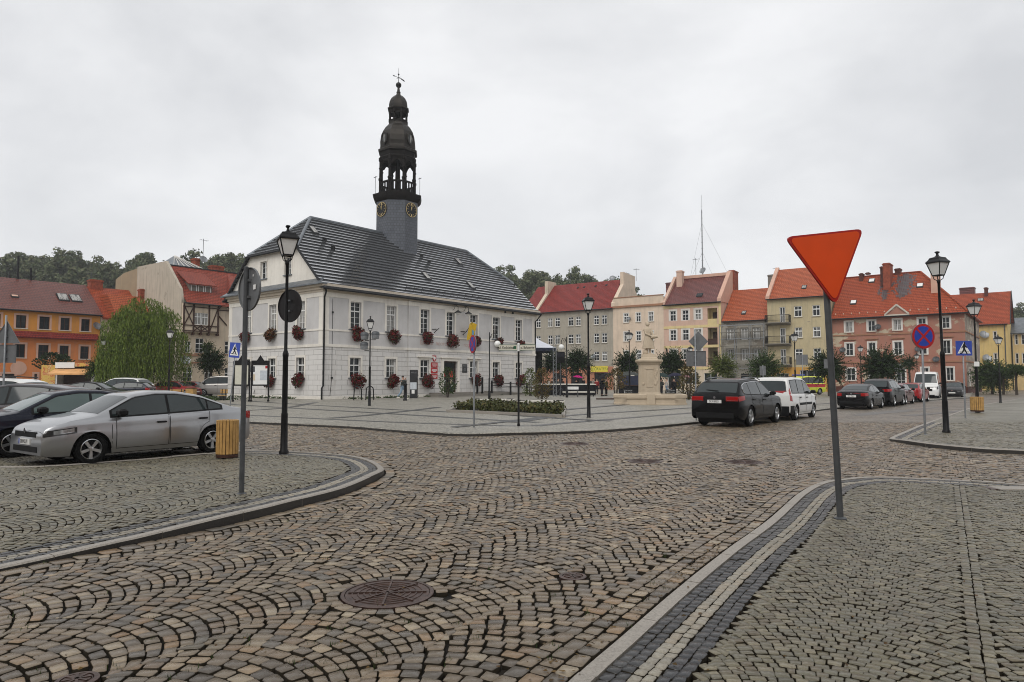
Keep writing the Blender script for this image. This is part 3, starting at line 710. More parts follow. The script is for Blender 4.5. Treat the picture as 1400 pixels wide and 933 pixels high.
for i, h in enumerate(upl): window(hall, *h, axis='x', depth=.24, rows=3, cols=2, transom=.66, surround=M['hall_cream'], sw=.2, sill=M['zinc'], pane=pc[2])
for i, h in enumerate(grl): window(hall, *h, axis='x', depth=.24, rows=2, cols=2, transom=.62, surround=M['hall_cream'], sw=.18, sill=M['zinc'])
# door
dr = MB(); dr.box(DOOR[0], DOOR[0]+.1, RP+.2, RP+.3, .45, 3.45); dr.box(DOOR[1]-.1, DOOR[1], RP+.2, RP+.3, .45, 3.45); dr.box(DOOR[0]+.1, DOOR[1]-.1, RP+.2, RP+.3, 3.33, 3.45); dr.box(14.58, 14.66, RP+.2, RP+.3, .45, 2.7); dr.box(DOOR[0]+.1, DOOR[1]-.1, RP+.2, RP+.3, 2.66, 2.75)
dr = dr.build('door', M['wood_dark'], hall); g = MB(); g.box(DOOR[0]+.05, DOOR[1]-.05, RP+.26, RP+.28, .5, 3.4); g.build('pane', M['pane'], dr)
def poster(par, x, y, z, w_, h_, m, ax='y', name='poster'):
    mb = MB(); mb.box(x-w_/2, x+w_/2, y-.006, y, z-h_/2, z+h_/2) if ax == 'y' else mb.box(y-.006, y, x-w_/2, x+w_/2, z-h_/2, z+h_/2); return mb.build(name, m, par)
M['paper_blue'] = pmat('paper_blue', (.52,.56,.6), .6, 0, .3, .1, 6); M['paper_red'] = pmat('paper_red', (.5,.05,.03), .6, 0, .3, .3, 5); M['paper_cream'] = pmat('paper_cream', (.62,.52,.38), .6, 0, .3, .15, 4)
for a in ((14.0, 2.1, .35, .5, 'paper_red'), (15.0, 2.2, .45, .6, 'paper_red'), (14.1, 1.45, .25, .35, 'white_paint'), (15.0, 1.5, .3, .4, 'paper_cream'), (15.1, 1.05, .2, .3, 'white_paint')): poster(dr, a[0], RP+.255, a[1], a[2], a[3], M[a[4]])
def f(mb):
    mb.box(DOOR[0]-.3, DOOR[0], RP-.09, RP+.02, 0.4, 3.45); mb.box(DOOR[1], DOOR[1]+.3, RP-.09, RP+.02, .4, 3.45); mb.box(DOOR[0]-.3, DOOR[1]+.3, RP-.09, RP+.02, 3.45, 3.72); mb.box(DOOR[0]-.45, DOOR[1]+.45, RP-.2, RP+.02, 3.722, 3.84)
part('door_surround', M['hall_cream'], hall, f)
for x in (cols7[2], cols7[4]): part('window_hood', M['hall_cream'], hall, lambda mb: mb.box(x-.95, x+.95, RP-.22, RP+.02, 3.73, 3.86))
M['step'] = granite('step', (.24,.22,.19))
def f(mb):
    for i in range(3): mb.box(11.8-.35*i, 19.6+.0*i, RP-1.3-.34*i, RP-.005, 0, .45-.15*i-.003*i) if i else mb.box(11.8, 19.6, RP-1.3, RP-.005, .297, .45)
part('steps', M['step'], hall, f)
# roof: courses laid as overlapping slabs, half-hips at both ends
RZ, SL = 16.55, (16.55-EZ)/(HW/2)    # ridge height, slope
OH = .5
HIPZ, HIPX = 12.8, 3.7
def roofpoly(v):                      # extent along x of the front or back slope at distance v in from the eave line
    z = EZ+SL*v
    if z <= HIPZ: return (-OH*.6, HL+OH*.6)
    k = (z-HIPZ)/(RZ-HIPZ)*HIPX; return (-OH*.6+k*(1+OH*.6/HIPX), HL+OH*.6-k*(1+OH*.6/HIPX))
def courses(mb, n=23, th=.12):
    v0 = -OH; ys = [v0+(HW/2-v0)*i/n for i in range(n+1)]
    nz = Vector((0, -SL, 1)).normalized()
    for i in range(n):
        a, b = ys[i], ys[i+1]+.03; xa, xb = roofpoly(max(a, 0)), roofpoly(min(b, HW/2))
        za, zb = EZ+SL*a, EZ+SL*b
        for back in (0, 1):
            def T(x, y, z): return (x, HW-y, z) if back else (x, y, z)
            p = [T(xa[0], a-nz.y*0, za+th*1.6), T(xa[1], a, za+th*1.6), T(xb[1], b, zb+th*.5), T(xb[0], b, zb+th*.5)]
            e = [T(xa[0], a+.01, za-.005), T(xa[1], a+.01, za-.005)]
            if back: mb.quad(p[3], p[2], p[1], p[0], 0); mb.quad(p[0], p[1], e[1], e[0], 1)
            else: mb.quad(*p, 0); mb.quad(e[0], e[1], p[1], p[0], 1)
            # side lips
            for s_ in (0, 1): mb.poly([p[0+s_], p[3-s_], T(xb[s_], b, zb-.05), T(xa[s_], a, za-.05)], 1)
def hip(mb, n=10, th=.12):
    for end in (0, 1):
        for i in range(n):
            t0, t1 = i/n, min(1, (i+1)/n+.006)
            def row(t):
                z = HIPZ+(RZ-HIPZ)*t; v = (z-EZ)/SL; k = t*HIPX*(1+OH*.6/HIPX); x = -OH*.6+k; return x, v, z
            x0, v0, z0 = row(t0); x1, v1, z1 = row(t1); fx = (lambda x: HL-x) if end else (lambda x: x)
            a = [(fx(x0), v0, z0+th*1.7), (fx(x0), HW-v0, z0+th*1.7), (fx(x1), HW-v1, z1+th*.5), (fx(x1), v1, z1+th*.5)]
            e = [(fx(x0), v0, z0-.02), (fx(x0), HW-v0, z0-.02)]
            if end: mb.quad(*a, 0); mb.quad(e[0], e[1], a[1], a[0], 1)
            else: mb.quad(a[3], a[2], a[1], a[0], 0); mb.quad(a[0], a[1], e[1], e[0], 1)
mb = MB(); courses(mb); hip(mb); rf = mb.build('roof', [M['hall_tile'], M['tile_edge']], hall)
def f(mb):
    mb.tube([(HIPX, HW/2, RZ+.08), (HL-HIPX, HW/2, RZ+.08)], .15, 8)
    for x0, x1 in ((HIPX, -.25), (HL-HIPX, HL+.25)):
        for s_ in (0, 1):
            v = (HIPZ-EZ)/SL; y = v if s_ == 0 else HW-v
            mb.tube([(x0, HW/2, RZ+.08), (x1, y, HIPZ+.10)], .16, 8)
part('ridge', M['zinc'], rf, f, smooth=50)
def f(mb):     # verge boards, soffits, gutters, hip eave
    for x in (-.3, HL+.3):
        for s_ in (0, 1):
            v = (HIPZ-EZ)/SL; T = (lambda y: y) if s_ == 0 else (lambda y: HW-y)
            mb.bar((x, T(-OH), EZ-SL*OH-.02), (x, T(v+.15), HIPZ+.12), .09, .16)
        v = (HIPZ-EZ)/SL; mb.tube([(x-.05*(1 if x < 0 else -1), v-.25, HIPZ-.02), (x-.05*(1 if x < 0 else -1), HW-v+.25, HIPZ-.02)], .09, 8)
    mb.tube([(-.42, -OH-.06, EZ-.47), (HL+.42, -OH-.06, EZ-.47)], .10, 8); mb.tube([(-.42, HW+OH+.06, EZ-.47), (HL+.42, HW+OH+.06, EZ-.47)], .10, 8)
    mb.box(-.4, HL+.4, -OH, .0, EZ-.42, EZ-.36)
part('gutter', M['tile_edge'], rf, f, smooth=50)
def f(mb, x, fl):     # gable walls up to the half-hip
    v = (HIPZ-EZ)/SL
    for _ in (0,):
        hs = [(8.9-.5, 8.9+.5, 10.65, 12.2), (5.1-.5, 5.1+.5, 10.65, 12.2)] if not fl else []
        if fl: mb.poly([(x, 0, EZ-.06), (x, HW, EZ-.06), (x, HW-v, HIPZ+.08), (x, v, HIPZ+.08)]); continue
        zs = [EZ-.06, 10.65, 12.2, HIPZ+.08]
        for z0, z1 in zip(zs[:-1], zs[1:]):
            y0, y1 = max(0, (z0-EZ)/SL), max(0, (z1-EZ)/SL); cuts = [(None)]
            if z0 == 10.65:
                hs_ = sorted(hs); seg = [(y0, y1, hs_[0][0], hs_[0][0]), (hs_[0][1], hs_[0][1], hs_[1][0], hs_[1][0]), (hs_[1][1], hs_[1][1], HW-y0, HW-y1)]
                for a, a1, b, b1 in seg: mb.quad((x, b, z0), (x, a, z0), (x, a1, z1), (x, b1, z1))
            else: mb.quad((x, HW-y0, z0), (x, y0, z0), (x, y1, z1), (x, HW-y1, z1))
        for a, b, c, d in hs:
            mb.quad((x, a, c), (x, a, d), (x+.25, a, d), (x+.25, a, c)); mb.quad((x, b, d), (x, b, c), (x+.25, b, c), (x+.25, b, d)); mb.quad((x, a, d), (x, b, d), (x+.25, b, d), (x+.25, a, d)); mb.quad((x, b, c), (x, a, c), (x+.25, a, c), (x+.25, b, c))
for x_, fl_ in ((.02, 0), (HL-.02, 1)): part('gable', M['hall_cream'], hall, lambda mb: f(mb, x_, fl_))
for yc in (5.1, 8.9): window(hall, yc-.5, yc+.5, 10.65, 12.2, y=.02, axis='x', depth=.24, rows=3, cols=2, surround=M['hall_cream'], sw=.14, sill=M['zinc'], pane=M['pane'])
# ledge under the gable, snow guard, roof hatches, steps
def f(mb): mb.quad((-.62, -.5, 9.46), (-.62, HW+.5, 9.46), (.02, HW+.1, 9.95), (.02, -.1, 9.95)); mb.box(-.66, -.6, -.5, HW+.5, 9.36, 9.47); mb.box(-.6, 0, -.5, HW+.5, 9.37, 9.455)
part('ledge', M['zinc'], hall, f)
def onroof(x, v, lift=.1): return (x, v, EZ+SL*v+lift)
def f(mb):
    for zz in (.18, .34): mb.bar(onroof(9.4, .55, zz), onroof(21.5, .55, zz), .035)
    for k in range(13): x = 9.5+k; mb.bar(onroof(x, .55, .05), onroof(x, .55, .42), .04)
part('snow_guard', M['black_iron'], rf, f)
for x, v in ((2.9, 5.6), (13.7, 2.3), (19.9, 2.0), (21.4, 5.2)):
    def f(mb):
        for (i0, i1, l0, l1) in ((0, .55, .05, .22),): pass
        a = [onroof(x-.3, v-.42, .05), onroof(x+.3, v-.42, .05), onroof(x+.3, v+.42, .05), onroof(x-.3, v+.42, .05)]; b = [onroof(x-.3, v-.42, .26), onroof(x+.3, v-.42, .26), onroof(x+.3, v+.42, .22), onroof(x-.3, v+.42, .22)]
        mb.loft([a, b])
    h = part('roof_hatch', M['tile_edge'], rf, f)
    part('pane', M['pane_pale'], h, lambda mb: mb.quad(onroof(x-.24, v-.36, .27), onroof(x+.24, v-.36, .27), onroof(x+.24, v+.36, .235), onroof(x-.24, v+.36, .235)))
for x, v in ((3.2, 4.7), (3.5, 3.9), (14.9, 5.6), (15.3, 5.0), (15.8, 4.4)): part('roof_step', M['black_iron'], rf, lambda mb: mb.box(x-.22, x+.22, v-.3, v-.26, EZ+SL*v-.1, EZ+SL*v+.24))
# downpipes
def f1(mb):
    mb.tube([(-.25, -.62, EZ-.5), (-.1, -.5, 8.75), (.02, -.12, 8.35), (.02, -.12, 1.2), (-.12, -.12, 1.0), (-.12, -.12, .06)], .075, 8)
def f2(mb):
    mb.tube([(HL+.3, -.62, EZ-.5), (HL+.3, -.55, 8.9), (HL-.1, -.12, 8.2), (HL-.1, -.1, 5.2)], .07, 8)
part('downpipe', M['black_iron'], hall, f1, smooth=60); part('downpipe', M['black_iron'], hall, f2, smooth=60)
# lettering and the coat of arms, plaques
LET = pmat('faded_red', (.50,.37,.335), .8, 0, .2, .05, 5)
text('lettering', 'Ex labo  noorcia   mi      nopokoš', .62, LET, hall, (14.55, RP-.012, 5.12), (math.pi/2, 0, 0), depth=.004, sx=.95)
for i in range(3):
    zc = 3.05-.52*i-(0 if i < 2 else .02); b = MB(); b.box(12.42-.42, 12.42+.42, RP-.05, RP, zc-.24, zc+.24, c=.01); b = b.build('red_plaque', M['red_paint'], hall)
    part('writing', M['white_paint'], b, lambda mb: [mb.box(12.42-w_, 12.42+w_, RP-.056, RP-.05, zc+dz-.022, zc+dz+.022) for w_, dz in ((.30, .1), (.34, .0), (.22, -.1))])
def f(mb): mb.prism([(12.42-.23, 3.95), (12.42-.23, 3.6), (12.42-.12, 3.42), (12.42, 3.36), (12.42+.12, 3.42), (12.42+.23, 3.6), (12.42+.23, 3.95)], RP-.05, RP)
b = part('emblem', M['red_paint'], hall, f)
def f(mb):
    mb.prism([(12.42-.16, 3.86), (12.42-.14, 3.62), (12.42-.05, 3.56), (12.42, 3.44), (12.42+.05, 3.56), (12.42+.14, 3.62), (12.42+.16, 3.86), (12.42+.07, 3.74), (12.42+.03, 3.86), (12.42-.03, 3.86), (12.42-.07, 3.74)], RP-.058, RP-.05)
part('eagle', M['white_paint'], b, f)
b = part('dark_plaque', pmat('bronze', (.05,.052,.055), .4, .4, .5, .2, 4), hall, lambda mb: mb.box(16.3, 17.0, RP-.04, RP, 2.35, 3.2, c=.01))
part('writing', M['galv'], b, lambda mb: [mb.box(16.65-w_, 16.65+w_, RP-.045, RP-.04, z-.02, z+.02) for w_, z in ((.25, 3.05), (.22, 2.93), (.1, 2.78), (.12, 2.7), (.16, 2.6))])
# wall lamps on curled brackets
for x in (14.9, 16.4):
    def f(mb):
        mb.tube([(x, 0, 8.85), (x, -.5, 8.95), (x, -.85, 8.75), (x, -.85, 8.45)], .03, 6); mb.tube([(x, 0, 8.4), (x, -.35, 8.55), (x, -.5, 8.95)], .02, 6)
        mb.lathe([(.03, .42), (.08, .3), (.36, .12), (.37, .08), (.1, .1)], 14, (x, -.85, 8.05))
    l = part('wall_lamp', M['black_iron'], hall, f, smooth=50); part('bowl', M['lamp_glass'], l, lambda mb: mb.lathe([(.24, .1), (.2, -.02), (.05, -.1)], 12, (x, -.85, 8.05)), smooth=60)
for x in (12.4, 16.35): part('flag_holder', M['black_iron'], hall, lambda mb: [mb.bar((x, RP, 6.1), (x+.1, RP-.55, 6.5), .05), mb.bar((x-.3, RP-.02, 6.42), (x+.3, RP-.05, 6.45), .05)])
for x in (23.0, 24.3): part('vent_box', M['tile_edge'], hall, lambda mb: mb.box(x-.12, x+.12, -.16, 0, 8.78, 9.0))
# cable down the corner
part('cable', M['tile_edge'], hall, lambda mb: [mb.tube([(.9, -.015, 8.3), (.9, -.02, 7.2), (.9, -.02, 1.8), (.75, -.02, .35)], .018, 5), mb.box(.84, .96, -.08, 0, 7.1, 7.25), mb.box(.82, .98, -.08, 0, 1.75, 1.9)])
# flower boxes
def flowers(x, y, z, ax, lab, brown=False, k=1.0):
    L = hall.matrix_basis; t = thing('flower_box', lab, 'flower box', (0,0,0), 0, 'flower boxes under the town hall windows')
    p = Vector((-15.23, 54.85)); w_ = p+U*x+V*y; t.location = (w_.x, w_.y, z); t.rotation_euler = (0, 0, UANG if ax == 'y' else UANG+math.pi/2*3)
    mb = MB(); mb.box(-.5, .5, -.14, .14, -.12, .1, c=.015); mb.build('trough', M['wood_dark'], t)
    mb = MB()
    for _ in range(5): c = (R.uniform(-.38, .42), R.uniform(-.14, .06), R.uniform(-.5, .22)); leafball(mb, c, .42*k, .3*k, .42*k, 130, .09)
    leafball(mb, (0.05, -.1, -.15), .62*k, .36*k, .62*k, 330, .10, .3)
    mb.build('blossom', M['geranium_brown'] if brown else M['geranium'], t)
nth = ['first', 'second', 'third', 'fourth', 'fifth', 'sixth', 'seventh']
for i, x in enumerate(cols7):
    flowers(x+.12, (RP if 2 <= i <= 4 else 0)-.22, SILL1-.15, 'y', f'red geranium box under the {nth[i]} upper window from the corner, town hall front', k=[1, 1.1, 1, 1.05, .9, .85, .85][i])
    if i != 3: flowers(x+.1, (RP if 2 <= i <= 4 else 0)-.22, 1.72, 'y', f'red geranium box under the ground-floor window in column {nth[i]} of the town hall front', k=[1.15, .95, 1.15, 0, 1, 1, .9][i])
for i, x in enumerate(lcol):
    flowers(-.22, x, SILL1-.15, 'x', f'{"withered brownish" if i == 1 else "red"} geranium box under the {nth[i]} upper window of the town hall side', i == 1, .95)
    flowers(-.22, x, 1.72, 'x', f'dark red geranium box under the {nth[i]} ground-floor window of the town hall side')
# ------------------------------------------------------------------ clock tower (parts of the hall)
TX, TY = HL/2, HW/2
AF = 2.08                              # apothem
ro = AF/math.cos(math.pi/8); r8 = math.pi/8
tw = part('tower', M['slate'], hall, lambda mb: mb.lathe([(ro, 13), (ro, 20.1)], 8, (TX, TY, 0), rot=r8))
def f(mb): mb.lathe([(ro+.02, 19.95), (ro+.2, 20.1), (ro+.34, 20.3), (ro+.4, 20.55), (ro+.42, 20.72), (ro-.1, 20.82)], 8, (TX, TY, 0), rot=r8)
part('tower_cornice', M['tower_wood'], tw, f)
for ang in (math.pi, -math.pi/2, 0, math.pi/2):
    c, s_ = math.cos(ang), math.sin(ang); k = MB(); k.T = Matrix.Translation((TX+c*(AF+.02), TY+s_*(AF+.02), 19.05)) @ Matrix.Rotation(ang+math.pi/2, 4, 'Z')
    k.disc((0, -.02, 0), .74, 28, 'y', .08); cl = k.build('clock_face', M['black_iron'], tw)
    k2 = MB(); k2.T = k.T
    for h in range(12):
        a = h*math.pi/6; k2.bar((math.sin(a)*.46, -.075, math.cos(a)*.46), (math.sin(a)*.66, -.075, math.cos(a)*.66), .12 if h % 3 == 0 else .085, .02)
    ri = [(math.cos(i*math.pi/14), math.sin(i*math.pi/14)) for i in range(28)]
    for (r0, r1) in ((.70, .745),):
        k2.loft([[(x*r0, -.07, z*r0) for x, z in ri], [(x*r1, -.07, z*r1) for x, z in ri]], caps=False)
    k2.bar((0, -.085, 0), (-.05, -.085, .32), .06, .02); k2.bar((0, -.085, -.05), (.06, -.085, .52), .04, .02); k2.build('hands', M['gold'], cl)
def f(mb):      # open lantern: posts, parapet, arches
    R1 = 1.72/math.cos(r8)
    for i in range(8):
        a = r8+i*math.pi/4; x, y = TX+R1*math.cos(a), TY+R1*math.sin(a); b = r8+(i+1)*math.pi/4; x2, y2 = TX+R1*math.cos(b), TY+R1*math.sin(b)
        mb.lathe([(.2, 20.7), (.2, 21.0), (.16, 21.05), (.16, 22.2), (.21, 22.25), (.21, 22.45), (.14, 22.5), (.13, 23.4), (.18, 23.45), (.18, 23.55), (.13, 23.6), (.13, 24.2), (.2, 24.3), (.2, 24.6)], 8, (x, y, 0))
        for z0, z1 in ((20.75, 21.0), (21.95, 22.12)): mb.bar((x, y, (z0+z1)/2), (x2, y2, (z0+z1)/2), .16, z1-z0)
        for t in (.25, .5, .75): mb.bar((x+(x2-x)*t, y+(y2-y)*t, 21.0), (x+(x2-x)*t, y+(y2-y)*t, 21.95), .11)
        P0 = Vector((x, y, 0)); P1 = Vector((x2, y2, 0)); n_ = 8
        for k in range(n_):
            t0, t1 = k/n_, (k+1)/n_; h = lambda t: 23.75+.55*math.sin(math.pi*min(max((t-.1)/.8, 0), 1))
            A, B_ = P0.lerp(P1, t0), P0.lerp(P1, t1); mb.loft([[(A.x, A.y, h(t0)), (B_.x, B_.y, h(t1)), (B_.x, B_.y, 24.7), (A.x, A.y, 24.7)], [(A.x*.92+TX*.08, A.y*.92+TY*.08, h(t0)), (B_.x*.92+TX*.08, B_.y*.92+TY*.08, h(t1)), (B_.x*.92+TX*.08, B_.y*.92+TY*.08, 24.7), (A.x*.92+TX*.08, A.y*.92+TY*.08, 24.7)]])
    mb.lathe([(R1-.15, 20.72), (R1-.15, 20.85)], 8, (TX, TY, 0), rot=r8); mb.lathe([(R1+.1, 24.55), (R1+.12, 24.7), (R1+.02, 24.8), (R1+.05, 25.2), (R1+.22, 25.35)], 8, (TX, TY, 0), rot=r8)
    mb.lathe([(.3, 20.8), (.22, 24.6)], 8, (TX, TY, 0))
part('lantern', M['tower_wood'], tw, f)
D1 = [(2.12, 25.3), (2.14, 25.5), (1.95, 25.62), (1.92, 25.9), (1.94, 26.3), (1.86, 26.9), (1.66, 27.5), (1.36, 28.0), (1.08, 28.3), (1.0, 28.5), (1.02, 28.62)]
part('dome', M['copper'], tw, lambda mb: mb.lathe(D1, 8, (TX, TY, 0), rot=r8))
for ang in (math.pi, -math.pi/2, 0, math.pi/2):
    k = MB(); k.T = Matrix.Translation((TX+math.cos(ang)*1.84, TY+math.sin(ang)*1.84, 26.55)) @ Matrix.Rotation(ang+math.pi/2, 4, 'Z')
    pts = [(math.cos(i*math.pi/10)*.46, math.sin(i*math.pi/10)*.66) for i in range(20)]; q = [(a*.72, b*.76) for a, b in pts]
    k.loft([[(a, .45, b) for a, b in pts], [(a, -.12, b) for a, b in pts], [(a, -.12, b) for a, b in q], [(a, .1, b) for a, b in q]]); l = k.build('oval_window', M['copper'], tw, 40)
    k2 = MB(); k2.T = k.T; k2.poly([(a, -.03, b) for a, b in q]); k2.build('pane', M['pane_curtain'], l)
def f(mb):
    R2 = .92
    for i in range(8):
        a = r8+i*math.pi/4; x, y = TX+R2*math.cos(a), TY+R2*math.sin(a); b = a+math.pi/4; x2, y2 = TX+R2*math.cos(b), TY+R2*math.sin(b)
        mb.lathe([(.14, 28.55), (.14, 28.9), (.1, 28.95), (.1, 29.5), (.15, 29.55), (.15, 30.0)], 6, (x, y, 0))
        for z0, z1 in ((28.6, 28.85), (29.5, 29.95)): mb.bar((x, y, (z0+z1)/2), (x2, y2, (z0+z1)/2), .12, z1-z0)
    mb.lathe([(1.0, 29.75), (1.06, 29.95), (1.16, 30.02)], 8, (TX, TY, 0), rot=r8)
part('upper_lantern', M['tower_wood'], tw, f)
part('upper_dome', M['copper'], tw, lambda mb: mb.lathe([(1.16, 30.0), (1.18, 30.1), (1.03, 30.2), (1.02, 30.5), (.95, 30.85), (.78, 31.2), (.5, 31.5), (.26, 31.65), (.2, 31.85), (.24, 31.95), (.16, 32.05), (.11, 32.5), (.05, 32.55)], 8, (TX, TY, 0), rot=r8))
def f(mb):
    mb.sphere((TX, TY, 32.75), .3, nu=14, nv=8); mb.tube([(TX, TY, 33), (TX, TY, 34.6)], [.035, .015], 6); mb.sphere((TX, TY, 33.9), .09)
    mb.bar((TX-.7, TY, 33.55), (TX+.75, TY, 33.55), .035); mb.bar((TX, TY-.3, 33.55), (TX, TY+.3, 33.55), .03); mb.prism([(TX+.3, 33.5), (TX+.85, 33.4), (TX+.8, 33.52), (TX+.3, 33.62)], TY-.015, TY+.015); mb.prism([(TX-.8, 33.55), (TX-.6, 33.65), (TX-.6, 33.45)], TY-.015, TY+.015)
part('weathervane', M['black_iron'], tw, f, smooth=50)
for a in (math.pi*.75, -math.pi/4):
    def f(mb):
        x, y = TX+2.3*math.cos(a), TY+2.3*math.sin(a); mb.tube([(x, y, 20.7), (x, y, 22.9)], .02, 5); mb.bar((x-.2, y, 22.7), (x+.2, y, 22.9), .06)
    part('floodlight_pole', M['black_iron'], tw, f)
# ================================================================== HOUSES ROUND THE SQUARE
row = Fr((53.42, 80.27), math.atan2(-.568, .823))
M['tile_red'] = tiles('tile_red', (.22,.026,.02), (.27,.032,.024), .33, .28, .55, .25, .2)
M['tile_brown'] = tiles('tile_brown', (.15,.045,.04), (.19,.06,.052), .33, .28, .42, .25, .3)
M['tile_orange'] = tiles('tile_orange', (.40,.095,.04), (.47,.12,.05), .34, .28, .55, .12, .15)
M['tile_clay'] = tiles('tile_clay', (.33,.06,.022), (.40,.085,.034), .34, .26, .55, .18, .15)
M['tile_plum'] = tiles('tile_plum', (.13,.035,.024), (.165,.045,.03), .36, .3, .45, .2, .35)
M['tile_old'] = tiles('tile_old', (.26,.055,.035), (.33,.065,.035), .3, .2, .6, .4, .2)
M['dark_tile'] = tiles('dark_tile', (.075,.07,.075), (.11,.095,.095), .34, .26, .4, .3)
M['brick_red'] = pmat('brick_red', (.26,.065,.035), .8, 0, .25, .35, 4, .4, 25)
M['brick_dark'] = pmat('brick_dark', (.09,.03,.022), .75, 0, .3, .4, 4, .4, 25)
PL = lambda n, c, **k: M.__setitem__(n, plaster(n, c, **k))
PL('w_gray', (.37,.335,.275), amt=.55); PL('w_salmon', (.42,.19,.12)); PL('w_pale', (.66,.53,.41), amt=.3); PL('w_pink', (.60,.41,.32), amt=.3); PL('w_yellow', (.66,.53,.27), amt=.3)
PL('w_scaff', (.36,.335,.285), amt=.6, patch=(.24,.21,.17), pth=.56); PL('w_ochre', (.50,.42,.26), amt=.5, patch=(.33,.28,.2), pth=.68); PL('w_orange', (.62,.27,.055), amt=.3); PL('w_orange_low', (.62,.215,.07), amt=.4)
PL('w_H', (.36,.165,.118), amt=.5, patch=(.46,.385,.28), pth=.575, pscale=.42); PL('w_Hside', (.29,.235,.195), amt=.6, patch=(.48,.42,.33), pth=.55); PL('w_fire', (.47,.41,.33), amt=.7, patch=(.36,.31,.25), pth=.62); PL('w_cream', (.60,.50,.38), amt=.5)
PL('w_J', (.66,.49,.20), amt=.4); PL('w_stone', (.20,.185,.16), amt=.6); PL('trim_pale', (.60,.55,.47), amt=.4); PL('trim_white', (.70,.67,.62), amt=.3); PL('trim_brown', (.33,.17,.10), amt=.4); PL('trim_pink', (.60,.37,.28), amt=.3)
def house(name, label, fr, x0, cat='house'):
    p = fr.w(x0, 0); return thing(name, label, cat, (p[0], p[1], 0), fr.ang)
def roofslab(mb, x0, x1, y0, z0, y1, z1, th=.14, mi=0):
    "one sloping roof face with thickness, seen from the front"
    a = [(x0, y0, z0), (x1, y0, z0), (x1, y1, z1), (x0, y1, z1)]; b = [(p[0], p[1], p[2]-th) for p in a]
    mb.loft([b, a], mi=mi)
def chimney(par, x0, x1, y0, y1, z0, z1, mat=None, name='chimney'):
    def f(mb): mb.box(x0, x1, y0, y1, z0, z1-.25); mb.box(x0-.07, x1+.07, y0-.07, y1+.07, z1-.25, z1-.08); mb.box(x0+.05, x1-.05, y0+.05, y1-.05, z1-.08, z1)
    return part(name, mat or M['brick_red'], par, f)
def skylight(par, x, y, z, sl, w_=.55, h_=.8, pane=None, k=.14):
    "window lying in a slope of rise sl, at local point (x, y, z)"
    def P(dx, t, l): return (x+dx, y+t, z+sl*t+l)
    c = math.cos(math.atan(sl)); t = h_/2*c
    o = part('skylight', M['tile_edge'], par, lambda mb: mb.loft([[P(-w_/2, -t, .0), P(w_/2, -t, 0), P(w_/2, t, 0), P(-w_/2, t, 0)], [P(-w_/2, -t, k), P(w_/2, -t, k), P(w_/2, t, k), P(-w_/2, t, k)]]))
    e = .07; part('pane', pane or M['pane_pale'], o, lambda mb: mb.quad(P(-w_/2+e, -t+e, k+.006), P(w_/2-e, -t+e, k+.006), P(w_/2-e, t-e, k+.006), P(-w_/2+e, t-e, k+.006)))
def dish(par, x, y, z, r=.45, yaw=0.0, name='satellite_dish', mat=None):
    k = MB(); k.T = Matrix.Translation((x, y, z)) @ Matrix.Rotation(yaw, 4, 'Z') @ Matrix.Rotation(rad(62), 4, 'X')
    k.lathe([(.001, -.12), (r*.5, -.09), (r*.85, -.03), (r, .03), (r*.98, .05), (r*.8, 0), (r*.4, -.06), (.001, -.085)], 20, caps=False); k.tube([(0, -r*.9, 0), (0, 0, r*.9)], .02, 5); k.sphere((0, 0, r*.9), .06, nu=8, nv=5)
    k.T = Matrix.Translation((x, y, z)); k.tube([(0, .1, 0), (0, .35, -.1), (0, .4, -.4)], .03, 6)
    return k.build(name, mat or M['galv'], par, 60)
def antenna(par, x, y, z0, z1, els=5):
    def f(mb):
        mb.tube([(x, y, z0), (x, y, z1)], .03, 6); mb.bar((x-.4, y, z1-.2), (x+.5, y, z1-.2), .03)
        for i in range(els): mb.bar((x-.4+.9*i/max(1, els-1), y-.3, z1-.2), (x-.4+.9*i/max(1, els-1), y+.3, z1-.2), .025)
    return part('antenna', M['galv_dark'], par, f)
def sides(mb, W, Dp, z, mi=0):
    wall(mb, 0, Dp, 0, z, (), 0, .1, axis='x', mi=mi); wall(mb, 0, Dp, 0, z, (), W, .1, axis='x', inward=-1, mi=mi); wall(mb, 0, W, 0, z, (), Dp, .1, inward=-1, mi=mi)
def gable(mb, x, Dp, z, ridge_y, rz, fl, mi=0, lo=0):
    p = [(x, 0, z), (x, Dp, z), (x, ridge_y, rz)]; mb.poly(p if fl else p[::-1], mi)
def gutter(par, W, z, y=-.42, x0=-.1):
    return part('gutter', M['tile_edge'], par, lambda mb: mb.tube([(x0, y, z), (W+.1, y, z)], .09, 6), smooth=60)
# ---- D: long grey tenement, red roof
x0, x1 = -63.0, -45.73; W = x1-x0
h = house('tenement_house', 'grey plastered tenement with a long red roof behind the stage', row, x0)
X = lambda px: row.x(px)-x0
cl = [(X(733), X(739.2)), (X(749), X(755.4)), (X(759), X(765.6)), (X(777), X(784)), (X(787), X(794)), (X(812), X(819)), (X(822.8), X(830))]
rw = [(10.35, 11.8), (7.45, 8.95), (4.6, 6.05)]
hs = [(a, b, c, d) for a, b in cl for c, d in rw]
part('wall', M['w_gray'], h, lambda mb: (wall(mb, 0, W, 3.7, 13.0, hs), sides(mb, W, 11, 13.0), gable(mb, 0, 11, 13, 5.5, 18, 0), gable(mb, W, 11, 13, 5.5, 18, 1)))
gh = [(X(812), X(830), .1, 2.7), (X(780), X(796), .8, 2.7), (X(757), X(768), .1, 2.7)]
part('ground_floor', M['w_salmon'], h, lambda mb: wall(mb, 0, W, 0, 3.7, gh, 0, .25))
for a in hs: window(h, *a, depth=.14, rows=2, cols=2, sill=M['trim_pale'], sw=.1, fr=.1, transom=.68, pane=R.choice([M['pane'], M['pane'], M['pane_curtain']]))
